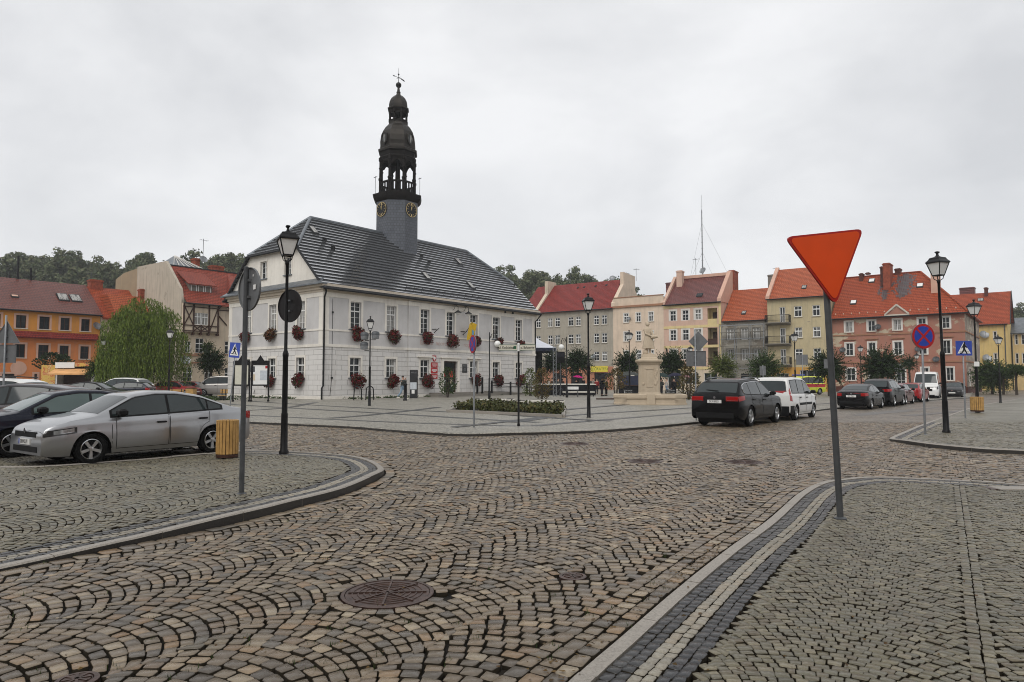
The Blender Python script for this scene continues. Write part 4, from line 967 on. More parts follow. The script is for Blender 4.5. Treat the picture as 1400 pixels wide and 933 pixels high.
for a in gh: window(h, *a, depth=.25, rows=1, cols=3, frame=M['wood_dark'])
rf = part('roof', M['tile_red'], h, lambda mb: (roofslab(mb, -.05, W+.05, -.4, 12.75, 5.5, 18.05), roofslab(mb, -.05, W+.05, 11.4, 12.75, 5.5, 18.05)))
gutter(h, W, 12.72)
b = part('shop_sign', pmat('sign_yellow', (.68,.55,.06), .5, 0, .4, .1, 4), h, lambda mb: mb.box(X(808), X(831), -.16, -.02, 2.85, 3.75))
text('writing', 'DELIKATESY', .6, pmat('sign_green', (.13,.24,.05), .5, 0, .4, 0), b, ((X(808)+X(831))/2, -.165, 3.3), (math.pi/2, 0, 0), sx=1.0)
# end walls rising through the roof
part('firewall', M['w_cream'], rf, lambda mb: mb.prismx([(-.1, 12.9), (-.1, 13.3), (3.2, 16.4), (3.2, 18.6), (6.0, 18.6), (6.2, 17.9), (9.6, 13.6)], X(732)-.1, X(732)+.5))
part('firewall', M['w_pale'], rf, lambda mb: mb.prismx([(-.1, 12.9), (-.1, 13.6), (3.2, 16.9), (3.2, 18.9), (7.6, 18.7), (7.6, 16.4), (10.6, 13.6)], W-.25, W+.35))
dish(h, W*.82, 6.2, 18.55, .5, .3); dish(h, X(812), -.3, 5.3, .42)
for px, k in ((790, 19.3), (757, 20.0), (836, 19.2), (850, 19.7)): antenna(h, X(px), 5.6, 17.6, k)
for px in (772, 781, 797, 812, 832): skylight(rf, X(px), 4.5, 17.1, .9, .35, .35, M['pane'])
# ---- E: pale flat-fronted house
x0, x1 = -45.73, -37.4; W = x1-x0; X = lambda px: row.x(px)-x0
h = house('flat_front_house', 'pale peach house with a flat parapet right of the grey tenement', row, x0)
cl = [(X(853), X(859.6)), (X(869.8), X(876.2)), (X(887), X(893.6))]; rw = [(10.45, 11.85), (7.55, 9.0), (4.75, 6.1)]
hs = [(a, b, c, d) for a, b in cl for c, d in rw]; gh = [(.6, 2.4, .2, 2.7), (3.2, 5.2, .2, 2.7), (6, 7.8, .2, 2.7)]
part('wall', M['w_pale'], h, lambda mb: (wall(mb, .01, W, 0, 14.3, hs+gh), sides(mb, W, 10, 14.0)))
for a in hs: window(h, *a, depth=.14, rows=2, cols=2, fr=.1, transom=.66, surround=M['trim_white'], sw=.1, proud=.015, sill=M['trim_pale'], pane=R.choice([M['pane_curtain'], M['pane_curtain'], M['pane']]))
for a in gh: window(h, *a, depth=.2, rows=1, cols=2, frame=M['wood_dark'])
part('cornice', M['trim_brown'], h, lambda mb: (mb.box(0, W, -.22, 0, 12.75, 13.05), mb.box(0, W, -.08, .2, 14.3, 14.42)))
part('flat_roof', M['zinc'], h, lambda mb: mb.box(.05, W-.05, .25, 9.9, 14.01, 14.1))
dish(h, X(861), -.2, 11.0, .3)
# ---- F: pink and yellow house with loggias
x0, x1 = -37.4, -28.8; W = x1-x0; X = lambda px: row.x(px)-x0
h = house('loggia_house', 'pink house with pale yellow bands, stacked loggias and a dark red roof', row, x0)
cl = [(X(916.6), X(924.4)), (X(933.4), X(941.7)), (X(950.7), X(959))]; rw = [(10.3, 11.8), (7.4, 8.95), (4.6, 6.1)]
lg = [(X(967.6), X(981), z, z+2.5) for z in (9.4, 6.55, 3.75)]
hs = [(a, b, c, d) for a, b in cl for c, d in rw]; gh = [(.5, 2.5, .2, 2.6), (3.2, 5.2, 1.0, 2.6), (6, 7.9, .2, 2.6)]
part('wall', M['w_pink'], h, lambda mb: (wall(mb, .01, W, 3.2, 12.85, hs+lg, 0, .16), sides(mb, W, 10, 12.85), gable(mb, W, 10, 12.85, 5, 17.4, 1), gable(mb, 0, 10, 12.85, 5, 17.4, 0)))
part('ground_floor', M['w_cream'], h, lambda mb: wall(mb, .01, W, 0, 3.2, gh, 0, .2))
part('band', M['w_yellow'], h, lambda mb: [mb.box(0, W, -.05, -.002, z, z+.38) for z in (12.2, 9.15, 6.25, 3.1)]+[mb.box(W-.35, W, -.05, -.002, 3.485, 12.19)])
for a in hs: window(h, *a, depth=.14, rows=2, cols=2, fr=.09, transom=.62, surround=M['trim_white'], sw=.22, proud=.02, pane=panes())
for a in gh: window(h, *a, depth=.2, rows=1, cols=2)
for i, (a, b, c, d) in enumerate(lg):
    l = part('loggia', M['w_yellow'] if i == 0 else M['w_ochre'], h, lambda mb: (mb.quad((a, .16, c), (b, .16, c), (b, 1.5, c), (a, 1.5, c)), mb.quad((a, 1.5, c), (b, 1.5, c), (b, 1.5, d), (a, 1.5, d)), mb.quad((a, .16, c), (a, 1.5, c), (a, 1.5, d), (a, .16, d)), mb.quad((b, 1.5, c), (b, .16, c), (b, .16, d), (b, 1.5, d)), mb.quad((a, 1.5, d), (b, 1.5, d), (b, .16, d), (a, .16, d))))
    part('balcony_door', M['wood_dark'], l, lambda mb: mb.box((a+b)/2-.4, (a+b)/2+.5, 1.42, 1.49, c+.01, c+2.0))
    part('railing', M['wood_dark'] if i else M['w_yellow'], l, lambda mb: mb.box(a+.01, b-.01, .03, .1, c, c+.95))
rf = part('roof', M['tile_brown'], h, lambda mb: (roofslab(mb, .25, W-.45, -.4, 12.7, 5, 17.3), roofslab(mb, .25, W-.45, 10.4, 12.7, 5, 17.3)))
part('firewall', M['trim_pink'], rf, lambda mb: mb.prismx([(-.3, 12.7), (-.3, 13.2), (4.7, 17.75), (6.8, 17.75), (6.8, 15.6), (10.2, 13)], W-.45, W+.1))
part('firewall', M['w_pink'], rf, lambda mb: mb.prismx([(-.2, 12.8), (-.2, 13.2), (4.6, 17.6), (5.4, 17.6), (10.2, 13)], -.15, .3))
part('ridge', M['trim_pink'], rf, lambda mb: mb.box(.3, W-.45, 4.7, 5.3, 17.15, 17.6)); gutter(h, W, 12.68)
chimney(rf, X(915), X(922.5), 3.2, 4.2, 15.2, 18.3, M['w_pink']); chimney(rf, X(890.5), X(908), 6, 8, 13, 17.0, M['tile_brown'], 'roof_block')
chimney(rf, W-.6, W+.3, 5.6, 7.6, 15, 18.0, M['brick_red'])
skylight(rf, X(954), 1.0, 13.95, .87, .9, .7, M['pane']); dish(rf, X(945), 5.4, 18.3, .55, -.3); antenna(rf, X(936), 5.2, 17.4, 20.3)
# ---- I: unfinished grey house behind scaffolding
x0, x1 = -28.8, -22.5; W = x1-x0; X = lambda px: row.x(px)-x0
h = house('unplastered_house', 'low unplastered grey house with orange roof, under scaffolding', row, x0)
cl = [(X(994), X(1003)), (X(1013.6), X(1022.6)), (X(1030), X(1039))]; rw = [(7.2, 8.75), (4.35, 5.9)]
hs = [(a, b, c, d) for a, b in cl for c, d in rw]; gh = [(.6, 1.9, .1, 2.5), (2.6, 4.4, .9, 2.5)]
part('wall', M['w_scaff'], h, lambda mb: (wall(mb, .01, W-.01, 0, 9.95, hs+gh, 0, .18), sides(mb, W-.01, 10.5, 9.95)))
for a in hs: window(h, *a, depth=.16, rows=2, cols=2, fr=.09, surround=M['w_stone'], sw=.17, proud=.02, pane=M['pane_pale'])
for a in gh: window(h, *a, depth=.16, rows=1, cols=2, frame=M['wood_dark'])
rf = part('roof', M['tile_orange'], h, lambda mb: (roofslab(mb, .12, W+.0, -.4, 9.85, 5.4, 14.9), roofslab(mb, .12, W, 11, 9.85, 5.4, 14.9))); skylight(rf, X(1015), .9, 11.0, .87, .6, .7); gutter(h, W-.1, 9.8, x0=.15)
p = row.w(x0, 0); t = thing('scaffolding', 'light tube scaffolding in front of the unplastered grey house', 'scaffolding', (p[0], p[1], 0), row.ang)
def f(mb):
    for x in (.15, 2.2, 4.2, 6.1):
        for y in (-.45, -1.3): mb.tube([(x, y, 0), (x, y, 9.2)], .045, 6)
    for z in (2.2, 4.2, 6.3, 8.2):
        for y in (-.45, -1.3): mb.tube([(.1, y, z+1), (6.15, y, z+1)], .035, 6)
part('frame', M['galv'], t, f); part('deck', M['w_stone'], t, lambda mb: [mb.box(.15, 6.1, -1.28, -.48, z, z+.05) for z in (2.2, 4.2, 6.3, 8.2)])
# ---- G: ochre house with balconies
x0, x1 = -22.45, -14.75; W = x1-x0; X = lambda px: row.x(px)-x0
h = house('ochre_house', 'ochre house with three wrought balconies and bright orange roof', row, x0)
cl = [(X(1086.6), X(1097)), (X(1111.6), X(1122))]; rw = [(10.05, 11.45), (7.25, 8.6), (4.4, 5.75)]; dz = [(9.35, 11.45), (6.5, 8.6), (3.7, 5.75)]
hs = [(a, b, c, d) for a, b in cl for c, d in rw]+[(X(1066.6), X(1074.2), c, d) for c, d in dz]; gh = [(1, 2.6, .1, 2.5), (4.0, 6.6, .8, 2.9)]
part('wall', M['w_ochre'], h, lambda mb: (wall(mb, .01, W-.01, 3.3, 12.75, hs), sides(mb, W-.01, 11, 12.75), gable(mb, 0, 11, 12.75, 5.5, 17.1, 0), gable(mb, W-.01, 11, 12.75, 5.5, 17.1, 1)))
part('ground_floor', plaster('w_gorange', (.55,.30,.07)), h, lambda mb: wall(mb, .01, W-.01, 0, 3.3, gh))
for a in hs: window(h, *a, depth=.15, rows=1, cols=2, fr=.11, transom=.64 if a[1]-a[0] > .85 else .5, surround=None, sill=M['trim_pale'], sw=.1, pane=R.choice([M['pane'], M['pane_curtain']]))
for a in gh: window(h, *a, depth=.2, rows=1, cols=3)
for c, d in dz:
    b = part('balcony', M['w_stone'], h, lambda mb: (mb.prismx([(0, c-.35), (0, c), (-1.15, c), (-1.15, c-.12), (-.5, c-.3)], X(1049), X(1082)), ))
    def f(mb):
        a0, a1 = X(1049), X(1082)
        def cv(t): return -1.12-.14*math.sin(t*math.pi)
        for x in (a0+.03, a1-.03): mb.tube([(x, cv(t/6), c+t/6*.98) for t in range(7)], .04, 5); mb.bar((x, 0, c+.95), (x, -1.12, c+.95), .05)
        n = 26
        for i in range(n): x = a0+.05+(a1-a0-.1)*i/(n-1); mb.tube([(x, cv(t/4), c+t/4*.95) for t in range(5)], .013, 4)
        mb.bar((a0, -1.12, c+.97), (a1, -1.12, c+.97), .06); mb.bar((a0, -1.2, c+.25), (a1, -1.2, c+.25), .03)
        for i in range(9): y = -1.1*i/9; mb.bar((a0+.03, y, c), (a0+.03, y, c+.95), .02); mb.bar((a1-.03, y, c), (a1-.03, y, c+.95), .02)
    part('railing', M['black_iron'], b, f)
rf = part('roof', M['tile_orange'], h, lambda mb: (roofslab(mb, .35, W+.1, -.45, 12.6, 5.5, 17.4), roofslab(mb, .35, W+.1, 11.4, 12.6, 5.5, 17.4))); gutter(h, W, 12.55)
part('firewall', M['trim_pink'], rf, lambda mb: mb.prismx([(-.45, 12.6), (-.45, 13.0), (5.5, 17.75), (11.2, 13)], -.1, .38)); skylight(rf, X(1098), 1.35, 14.05, .82, .6, .75)
chimney(rf, X(1031), X(1060), 8.0, 9.0, 12.5, 17.2, M['w_stone'], 'firewall_stack'); antenna(rf, X(1042), 8.5, 17, 18.3)
part('downpipe', M['galv_dark'], h, lambda mb: mb.tube([(W-.25, -.08, 12.5), (W-.25, -.08, .1)], .06, 6))
# guyed mast behind the loggia house
t = thing('radio_mast', 'tall thin guyed radio mast above the dark red roof', 'mast', (*row.w(row.x(962, 12), 12), 0))
def f(mb):
    zt = HZ(287, t.location); mb.tube([(0,0,0), (0,0,zt*.55), (0,0,zt)], [.14, .11, .08], 8); mb.tube([(0,0,zt), (0,0,zt+2.4)], .02, 5)
    for k in range(14): mb.bar((-.16, 0, 17+k), (.16, 0, 17+k), .04)
part('pole', M['galv'], t, f)
part('guy_wire', M['galv_dark'], t, lambda mb: [mb.tube([(0,0,HZ(305 if i < 2 else 345, t.location)), (x, y, 15)], .012, 4) for i, (x, y) in enumerate(((5.2, -2), (-3.2, -2), (3.5, 1), (-3, 1)))])
# ---- H: peeling pink corner house, turned to the side street
hf = Fr((53.42, 80.27), math.atan2(-.6266, .7793)); x0, x1 = -14.55, 0.0; W = x1-x0; X = lambda px: hf.x(px)-x0; DP = 18
h = house('corner_house', 'peeling pink corner house with big orange roof behind the parked cars', hf, x0)
cl = [(X(1156), X(1166)), (X(1187), X(1196.8)), (X(1222), X(1232.6)), (X(1256), X(1266.6)), (X(1288.6), X(1299))]; rw = [(7.8, 9.15), (4.75, 6.35)]
zs_ = .0; hs = [(a, b, c, d) for a, b in cl for c, d in rw]; gh = [(X(1156), X(1168), 1.55, 3.1), (X(1187), X(1198), 1.55, 3.1), (X(1224), X(1236), .1, 3.0), (X(1258), X(1268), 1.55, 3.1), (X(1292), X(1302), 1.55, 3.1)]
part('wall', M['w_H'], h, lambda mb: (wall(mb, 0, W, 0, 9.75, hs+gh, 0, .2), wall(mb, 0, DP, 0, 9.75, (), 0, .1, axis='x'), wall(mb, 0, W, 0, 9.75, (), DP, .1, inward=-1)))
shs = [(a, a+1.0, c, d) for a in (3.0, 7.5, 12.5) for c, d in rw]+[(2.6, 5.2, .9, 3.0), (9, 10, 1.4, 3.0)]
part('side_wall', M['w_Hside'], h, lambda mb: wall(mb, 0, DP, 0, 9.75, shs, W, .2, axis='x', inward=-1))
for a in hs: window(h, *a, depth=.17, rows=2, cols=2, fr=.09, surround=M['trim_white'], sw=.17, sill=M['trim_pale'], pane=M['pane'] if R.random() < .93 else M['pane_pale'])
for a in gh: window(h, *a, depth=.17, rows=2, cols=2, fr=.09, surround=M['trim_white'], sw=.14, sill=M['trim_pale'])
for a in shs: window(h, *a, y=W, axis='x', inward=-1, depth=.17, rows=2, cols=2, fr=.08, surround=M['trim_pale'], sw=.14, pane=M['pane_curtain'])
part('string_course', M['trim_brown'], h, lambda mb: [(mb.box(-.01, W+.09, -.09, -.002, z, z+.16), mb.box(W+.002, W+.09, 0, DP, z, z+.16)) for z in (7.3, 3.75)])
part('plinth', M['brick_dark'], h, lambda mb: (mb.box(-.01, W+.06, -.06, -.002, 0, .8), mb.box(W+.002, W+.06, 0, DP, 0, .8)))
for a, b in cl: part('window_hood', M['trim_brown'], h, lambda mb: mb.box(a-.35, b+.35, -.16, -.002, 6.75, 6.87))
part('cornice', M['trim_brown'], h, lambda mb: (mb.box(-.02, W+.3, -.3, 0, 9.5, 9.72), mb.box(W, W+.3, .002, DP, 9.5, 9.72)))
RY, RZ2, HX = 6.2, 15.7, 5.2
def f(mb):
    th = .16; e = .45; z0 = 9.62; s1 = (RZ2-z0)/(RY+e)
    A, B, C_, D_ = (-.1, -e, z0), (W+e, -e, z0), (W-HX, RY, RZ2), (-.1, RY, RZ2); E, F_ = (W+e, DP-2*0+e, z0), (-.1, DP+e, z0); G_ = (W-HX, DP-RY, RZ2); H_ = (-.1, DP-RY, RZ2)
    for q in ([A, B, C_, D_], [B, E, G_, C_], [E, F_, H_, G_], [D_, C_, G_, H_]): mb.poly(q)
    mb.quad((-.1, -e, z0-th), (W+e, -e, z0-th), (W+e, -e, z0), (-.1, -e, z0)); mb.quad((W+e, -e, z0-th), (W+e, DP+e, z0-th), (W+e, DP+e, z0), (W+e, -e, z0)); mb.quad((W+e, -e, z0-th), (-.1, -e, z0-th), (-.1, DP+e, z0-th), (W+e, DP+e, z0-th))
    mb.poly([(-.1, -e, z0), (-.1, RY, RZ2), (-.1, DP-RY, RZ2), (-.1, DP+e, z0)])
rf = part('roof', M['tile_clay'], h, f); SH = (RZ2-9.62)/(RY+.45)
part('ridge', M['tile_clay'], rf, lambda mb: (mb.tube([(-.1, RY, RZ2), (W-HX, RY, RZ2)], .14, 6), mb.tube([(W-HX, RY, RZ2), (W+.45, -.45, 9.65)], .14, 6)), smooth=60)
def onH(x, y, l=.02): return (x, y, 9.62+SH*(y+.45)+l)
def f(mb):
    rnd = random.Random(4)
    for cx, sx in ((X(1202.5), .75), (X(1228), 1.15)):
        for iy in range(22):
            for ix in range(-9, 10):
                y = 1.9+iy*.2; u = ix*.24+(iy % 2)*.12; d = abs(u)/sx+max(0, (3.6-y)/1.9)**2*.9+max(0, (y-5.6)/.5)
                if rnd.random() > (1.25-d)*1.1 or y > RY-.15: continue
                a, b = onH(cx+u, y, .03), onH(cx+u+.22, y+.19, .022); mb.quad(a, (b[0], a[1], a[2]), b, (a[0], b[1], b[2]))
part('dark_tile_patch', M['dark_tile'], rf, f)  # scattered darker tiles on both sides of the big chimney
def ch(pa, pb, y0, y1, zt, m): a, b = X(pa)*1, X(pb)*1; return chimney(rf, hf.x(pa, y0)-x0, hf.x(pb, y0)-x0, y0, y1, 9.62+SH*(y0+.4), zt, m)
ch(1209.5, 1219.5, 3.6, 5.6, 16.9, M['brick_red']); ch(1206, 1209.3, 4.2, 5.6, 16.6, M['brick_dark']); ch(1177, 1182, 5.4, 6.2, 16.1, M['brick_dark']); ch(1186, 1191, 6.6, 7.2, 16.3, M['brick_dark']); ch(1226, 1234, 6.0, 6.9, 16.4, M['brick_dark']); ch(1275, 1287, 2.6, 3.8, 15.9, M['trim_pink'])
for px, y in ((1194, 5.3), (1260, 3.9), (1168, 1.9)): skylight(rf, hf.x(px, y)-x0, y, 9.62+SH*(y+.45), SH, .75, .85, M['white_paint'])
part('snow_guard', M['trim_pale'], rf, lambda mb: [mb.box(onH(x, 0)[0]-.05, onH(x, 0)[0]+.05, .1, .16, onH(x, .1)[2], onH(x, .1)[2]+.16) for x in [k*.95+.4 for k in range(15)]])
xa, xb = X(1211.5), X(1244.5); b = part('pediment', M['trim_pale'], h, lambda mb: (mb.bar((xa, -.5, 9.75), ((xa+xb)/2, -.5, 10.95), .2, .18), mb.bar((xb, -.5, 9.75), ((xa+xb)/2, -.5, 10.95), .2, .18), mb.box(xa-.05, xb+.05, -.55, -.3, 9.6, 9.75)))
part('tympanum', M['w_H'], b, lambda mb: mb.prism([(xa, 9.76), (xb, 9.76), ((xa+xb)/2, 10.9)], -.46, .9))
for px, z in ((1201, 8.3), (1152, 5.5), (1255, 5.4), (1279, 4.1)): dish(h, X(px), -.25, z, .38, mat=M['galv_dark'])
gutter(h, W+.4, 9.52, -.5, -.05)
# ---- J, K: yellow houses down the side street
jf = Fr((74.2, 102.0), hf.ang); x0 = jf.x(1336); W = -x0; X = lambda px: jf.x(px)-x0
h = house('yellow_house', 'bright yellow house with red roof down the side street', jf, x0)
hs = [(X(1358.5), X(1362.5), 7.6, 8.9), (X(1358), X(1362), 4.0, 5.6)]
part('wall', M['w_J'], h, lambda mb: (wall(mb, 0, W, 0, 10.2, hs), wall(mb, 0, 12, 0, 10.2, (), W, .1, axis='x', inward=-1), gable(mb, W, 12, 10.2, 6, 15.4, 1)))
for a in hs: window(h, *a, depth=.15, rows=2, cols=1, surround=M['trim_pale'], sw=.1)
rf = part('roof', M['tile_clay'], h, lambda mb: (roofslab(mb, -8, W+.4, -.4, 10.0, 6, 15.5), roofslab(mb, -8, W+.4, 12.4, 10, 6, 15.5)))
part('verge', M['tile_edge'], rf, lambda mb: (mb.bar((W+.42, -.4, 9.95), (W+.42, 6, 15.5), .1, .2), mb.bar((W+.42, 12.4, 9.95), (W+.42, 6, 15.5), .1, .2)))
chimney(rf, X(1307), X(1329), 7, 8.5, 13.5, 16.7, M['tile_brown']); chimney(rf, X(1344), X(1349), 5.2, 6.2, 14, 16.3, M['brick_dark']); skylight(rf, X(1339), 4.6, 14.2, .86, .8, .8)
dish(h, X(1346), -.3, 8.5, .65, .4); dish(h, X(1349), -.3, 4.9, .65, .4); gutter(h, W, 9.95); part('downpipe', M['galv_dark'], h, lambda mb: mb.tube([(W-.3, -.1, 9.9), (W-.3, -.1, .2)], .07, 6))
kf = Fr((82.5, 106), hf.ang); x0 = kf.x(1384); h = house('pale_yellow_house', 'pale yellow house at the right edge beyond the bright yellow one', kf, x0); X = lambda px: kf.x(px)-x0; W = X(1440)
hs = [(X(1387.5), X(1391.5), z, z+1.6) for z in (7.2, 4.2)]+[(X(1396.5), X(1400.5), z, z+1.6) for z in (7.2, 4.2)]
part('wall', PL('w_K', (.60,.46,.24)) or M['w_K'], h, lambda mb: (wall(mb, 0, W, 0, 9.2, hs), wall(mb, 0, 9, 0, 9.2, (), 0, .1, axis='x')))
for a in hs: window(h, *a, depth=.15, rows=2, cols=1, surround=M['trim_pale'], sw=.08)
part('roof', M['zinc'], h, lambda mb: (roofslab(mb, -.4, W, -.5, 9.0, 5, 11.8), mb.box(-.4, W, -.5, .0, 8.85, 9.0)))
# ================================================================== LEFT SIDE
of = Fr((-51.4, 76.1), UANG); x0 = -24.0; X = lambda px: of.x(px)-x0; W = 4.85-x0
h = house('orange_house', 'long orange house with dark tiled roof at the left edge', of, x0)
cl = [(X(-52), X(-37)), (X(-14), X(0)), (X(21), X(35)), (X(53), X(67)), (X(82), X(94.5)), (X(110.5), X(122))]; rw = [(7.25, 8.65), (4.05, 5.5)]
hs = [(a, b, c, d) for a, b in cl for c, d in rw]; gh = [(X(5), X(22), .1, 2.3), (X(49), X(53), .1, 2.3), (X(85), X(98), .1, 2.4)]
part('wall', M['w_orange'], h, lambda mb: (wall(mb, 0, W, 6.5, 9.4, [a for a in hs if a[2] > 6.5], 0, .2), sides(mb, W, 10, 9.4), gable(mb, W, 10, 9.4, 5, 13.1, 1)))
part('lower_wall', M['w_orange_low'], h, lambda mb: wall(mb, 0, W, 0, 6.5, [a for a in hs if a[2] < 6.5]+gh, 0, .2))
for a in hs: window(h, *a, depth=.18, rows=2, cols=2, fr=.07, frame=M['wood_dark'], surround=M['trim_pink'], sw=.2, sill=M['trim_pale'], pane=M['pane'])
for a in gh: window(h, *a, depth=.2, rows=1, cols=2, frame=M['wood_dark'], surround=M['trim_pink'], sw=.2)
part('pent_roof', M['tile_red'], h, lambda mb: mb.prismx([(0, 6.2), (-.62, 6.22), (-.62, 6.32), (0, 6.95)], -.1, W-.2))
rf = part('roof', M['tile_plum'], h, lambda mb: (roofslab(mb, -.1, W+.1, -.45, 9.2, 5, 13.2), roofslab(mb, -.1, W+.1, 10.4, 9.2, 5, 13.2))); gutter(h, W, 9.15, -.5)
so = (13.2-9.2)/5.45
for px, y, w_, hh in ((84, 2.2, 1.1, 1.5), (101.5, 2.2, 1.1, 1.5)): skylight(rf, of.x(px, y)-x0, y, 9.2+so*(y+.45), so, w_, hh, M['pane_pale'])
skylight(rf, of.x(18, 1.7)-x0, 1.7, 9.2+so*2.15, so, .7, .5, M['trim_pink'])
for px, k in ((21, 15.8), (39, 14.6)): part('vent_pipe', M['black_iron'], rf, lambda mb: mb.tube([(of.x(px, 5)-x0, 5, 12.8), (of.x(px, 5)-x0, 5, k)], .12, 8), smooth=60)
dish(h, X(131), -.3, 7.9, .5, .3); antenna(rf, of.x(122, 6)-x0, 6, 12.5, 15)
part('wall_plaque', M['trim_pink'], h, lambda mb: mb.disc((X(27), -.03, 2.9), .75, 20, 'y', .04))
# B: orange roofs beside it
x0 = 4.9; h = house('low_orange_roof_house', 'low house with bright orange roof squeezed behind the willow', of, x0); X = lambda px: of.x(px)-x0
part('wall', M['w_cream'], h, lambda mb: (wall(mb, 0, 9.2, 0, 9.0, [(1, 2, 5, 6.4), (4, 5, 5, 6.4), (7, 8, 5, 6.4)]), sides(mb, 9.2, 9, 9.0)))
for a in [(1, 2, 5, 6.4), (4, 5, 5, 6.4), (7, 8, 5, 6.4)]: window(h, *a)
rf = part('roof', M['tile_clay'], h, lambda mb: (roofslab(mb, .1, 9.3, -.4, 8.9, 5.2, 13.1), roofslab(mb, .1, 9.3, 10, 8.9, 5.2, 13.1)))
part('side_gable_roof', M['tile_orange'], rf, lambda mb: (mb.prismx([(-2.4, 8.6), (1.0, 11.9), (4.5, 11.9), (4.5, 8.6)], 1.0, 9.6)))
chimney(rf, of.x(120, 5)-x0, of.x(137, 5)-x0, 4.7, 5.7, 12, 14.0, M['brick_red']); chimney(rf, 4.6, 5.6, 0.6, 1.4, 11, 12.9, M['brick_red'])
# C: half-timbered house with blank side wall
cf = Fr((-38.05, 78.2), UANG); x0 = 0.0; X = lambda px, o=0: cf.x(px, o); W = 9.2
h = house('half_timbered_house', 'half-timbered house with red roof and blank side wall', cf, 0, 'house')
hs = [(.52, 1.2, 4.75, 6.1), (1.75, 2.75, 4.75, 6.5), (5.35, 6.3, 4.75, 6.3), (.35, 1.45, 1.3, 3.1), (2.9, 3.9, 1.3, 3.1), (5.4, 6.3, 1.2, 3.1)]
part('wall', M['w_cream'], h, lambda mb: (wall(mb, 0, W, 0, 10.6, hs, 0, .2), wall(mb, 0, W, 0, 10.6, (), 17, .2, inward=-1), wall(mb, 0, 17, 0, 10.6, (), W, .1, axis='x', inward=-1)))
for a in hs: window(h, *a, depth=.16, rows=2, cols=2, fr=.09, transom=.65, sill=M['trim_brown'], sw=.12, pane=M['pane'])
part('side_wall', M['w_fire'], h, lambda mb: mb.prismx([(0, 0), (0, 10.9), (.4, 12.2), (4.2, 15.8), (12, 15.9), (12, 0)], -.02, .3))
part('side_wall_end', plaster('w_fire_old', (.33,.25,.16), amt=.6), h, lambda mb: mb.prismx([(12.02, 0), (12.02, 15.7), (16, 15.5), (18.5, 14.9), (18.5, 0)], -.02, .3))
rf = part('roof', M['tile_old'], h, lambda mb: (roofslab(mb, .28, W, -.75, 10.55, 4.4, 15.4), ))
part('flat_roof', M['tile_edge'], h, lambda mb: mb.box(.3, W, 4.3, 17, 15.35, 15.5)); gutter(h, 4.2, 10.45, -.82)
part('cross_gable', M['tile_old'], rf, lambda mb: mb.poly([(5.6, -.55, 12.6), (7.6, -.3, 13.6), (7.6, 4.0, 15.2), (4.9, -.7, 10.7)]))
def f(mb):   # shed dormer
    mb.prismx([(.95, 11.95), (.95, 13.0), (3.1, 13.6), (2.4, 11.95)], 1.35, 4.05)
d = part('dormer', M['w_stone'], rf, f); part('dormer_roof', M['tile_old'], d, lambda mb: roofslab(mb, .95, 4.4, .5, 12.95, 3.6, 14.75, .12))
for a in (1.5, 2.35, 3.2): window(d, a, a+.7, 12.05, 12.85, y=.94, depth=.05, rows=1, cols=1, fr=.1)
# jettied timber storey
part('timber_storey', M['w_cream'], h, lambda mb: (wall(mb, 0.02, 4.3, 7.15, 10.5, [(1.35, 3.0, 8.05, 9.45)], -.4, .2), mb.quad((0.02, 0, 7.15), (4.3, 0, 7.15), (4.3, -.4, 7.15), (.02, -.4, 7.15)), mb.quad((4.3, -.4, 7.15), (4.3, 0, 7.15), (4.3, 0, 10.5), (4.3, -.4, 10.5)), mb.quad((.02, 0, 7.15), (.02, -.4, 7.15), (.02, -.4, 10.5), (.02, 0, 10.5))))
window(h, 1.35, 2.12, 8.05, 9.45, y=-.4, depth=.12, rows=1, cols=2, fr=.08, transom=.66, pane=M['pane_pale']); window(h, 2.22, 3.0, 8.05, 9.45, y=-.4, depth=.12, rows=1, cols=2, fr=.08, transom=.66, pane=M['pane_pale'])
def f(mb):
    y = -.43; b = lambda x0_, z0_, x1_, z1_, w_=.17: mb.bar((x0_, y, z0_), (x1_, y, z1_), w_, .1) if abs(x1_-x0_) > .01 else mb.box(x0_-w_/2, x0_+w_/2, y-.05, y+.05, min(z0_, z1_), max(z0_, z1_))
    for x in (.12, 1.25, 3.1, 4.2): b(x, 7.0, x, 10.5)
    b(2.17, 7.0, 2.17, 8.05)
    for z in (7.3, 7.95, 10.1): b(0, z, 4.3, z)
    b(.2, 8.0, 1.2, 10.05, .13); b(1.2, 8.0, .2, 10.05, .13); b(3.2, 7.4, 4.1, 10.0, .13)
    b(1.3, 7.35, 2.1, 7.9, .09); b(2.1, 7.35, 1.3, 7.9, .09); b(2.2, 7.35, 3.0, 7.9, .09); b(3.0, 7.35, 2.2, 7.9, .09)
    for x in (.12, 1.25, 2.17, 3.1, 4.2): mb.box(x-.11, x+.11, -.52, -.1, 6.85, 7.1)
part('timber_frame', M['wood_dark'], h, f)
def f(mb):
    b = lambda x0_, z0_, x1_, z1_: mb.bar((x0_, -.06, z0_), (x1_, -.06, z1_), .15, .1)
    b(4.3, 10.0, 7.2, 10.0); b(4.3, 10.6, 6.2, 10.75); b(4.4, 10.1, 5.7, 11.4); b(4.6, 11.0, 6.2, 10.1); b(4.35, 9.4, 5.5, 8.2)
part('gable_timber', M['wood_dark'], h, f)
part('string_course', M['trim_brown'], h, lambda mb: (mb.box(0, 4.4, -.12, -.002, 4.4, 4.6), mb.box(0.2, 3.2, -.1, -.002, 3.55, 3.7)))
chimney(h, X(261, 7), X(268, 7), 6.5, 7.5, 15.4, 17.1, M['brick_red']); chimney(h, 6.0, 7.6, 4.8, 5.8, 15, 16.2, M['brick_red']); antenna(h, 5.4, 6, 15.4, 19.6, 2); dish(h, 5.6, 6.2, 17.0, .5)
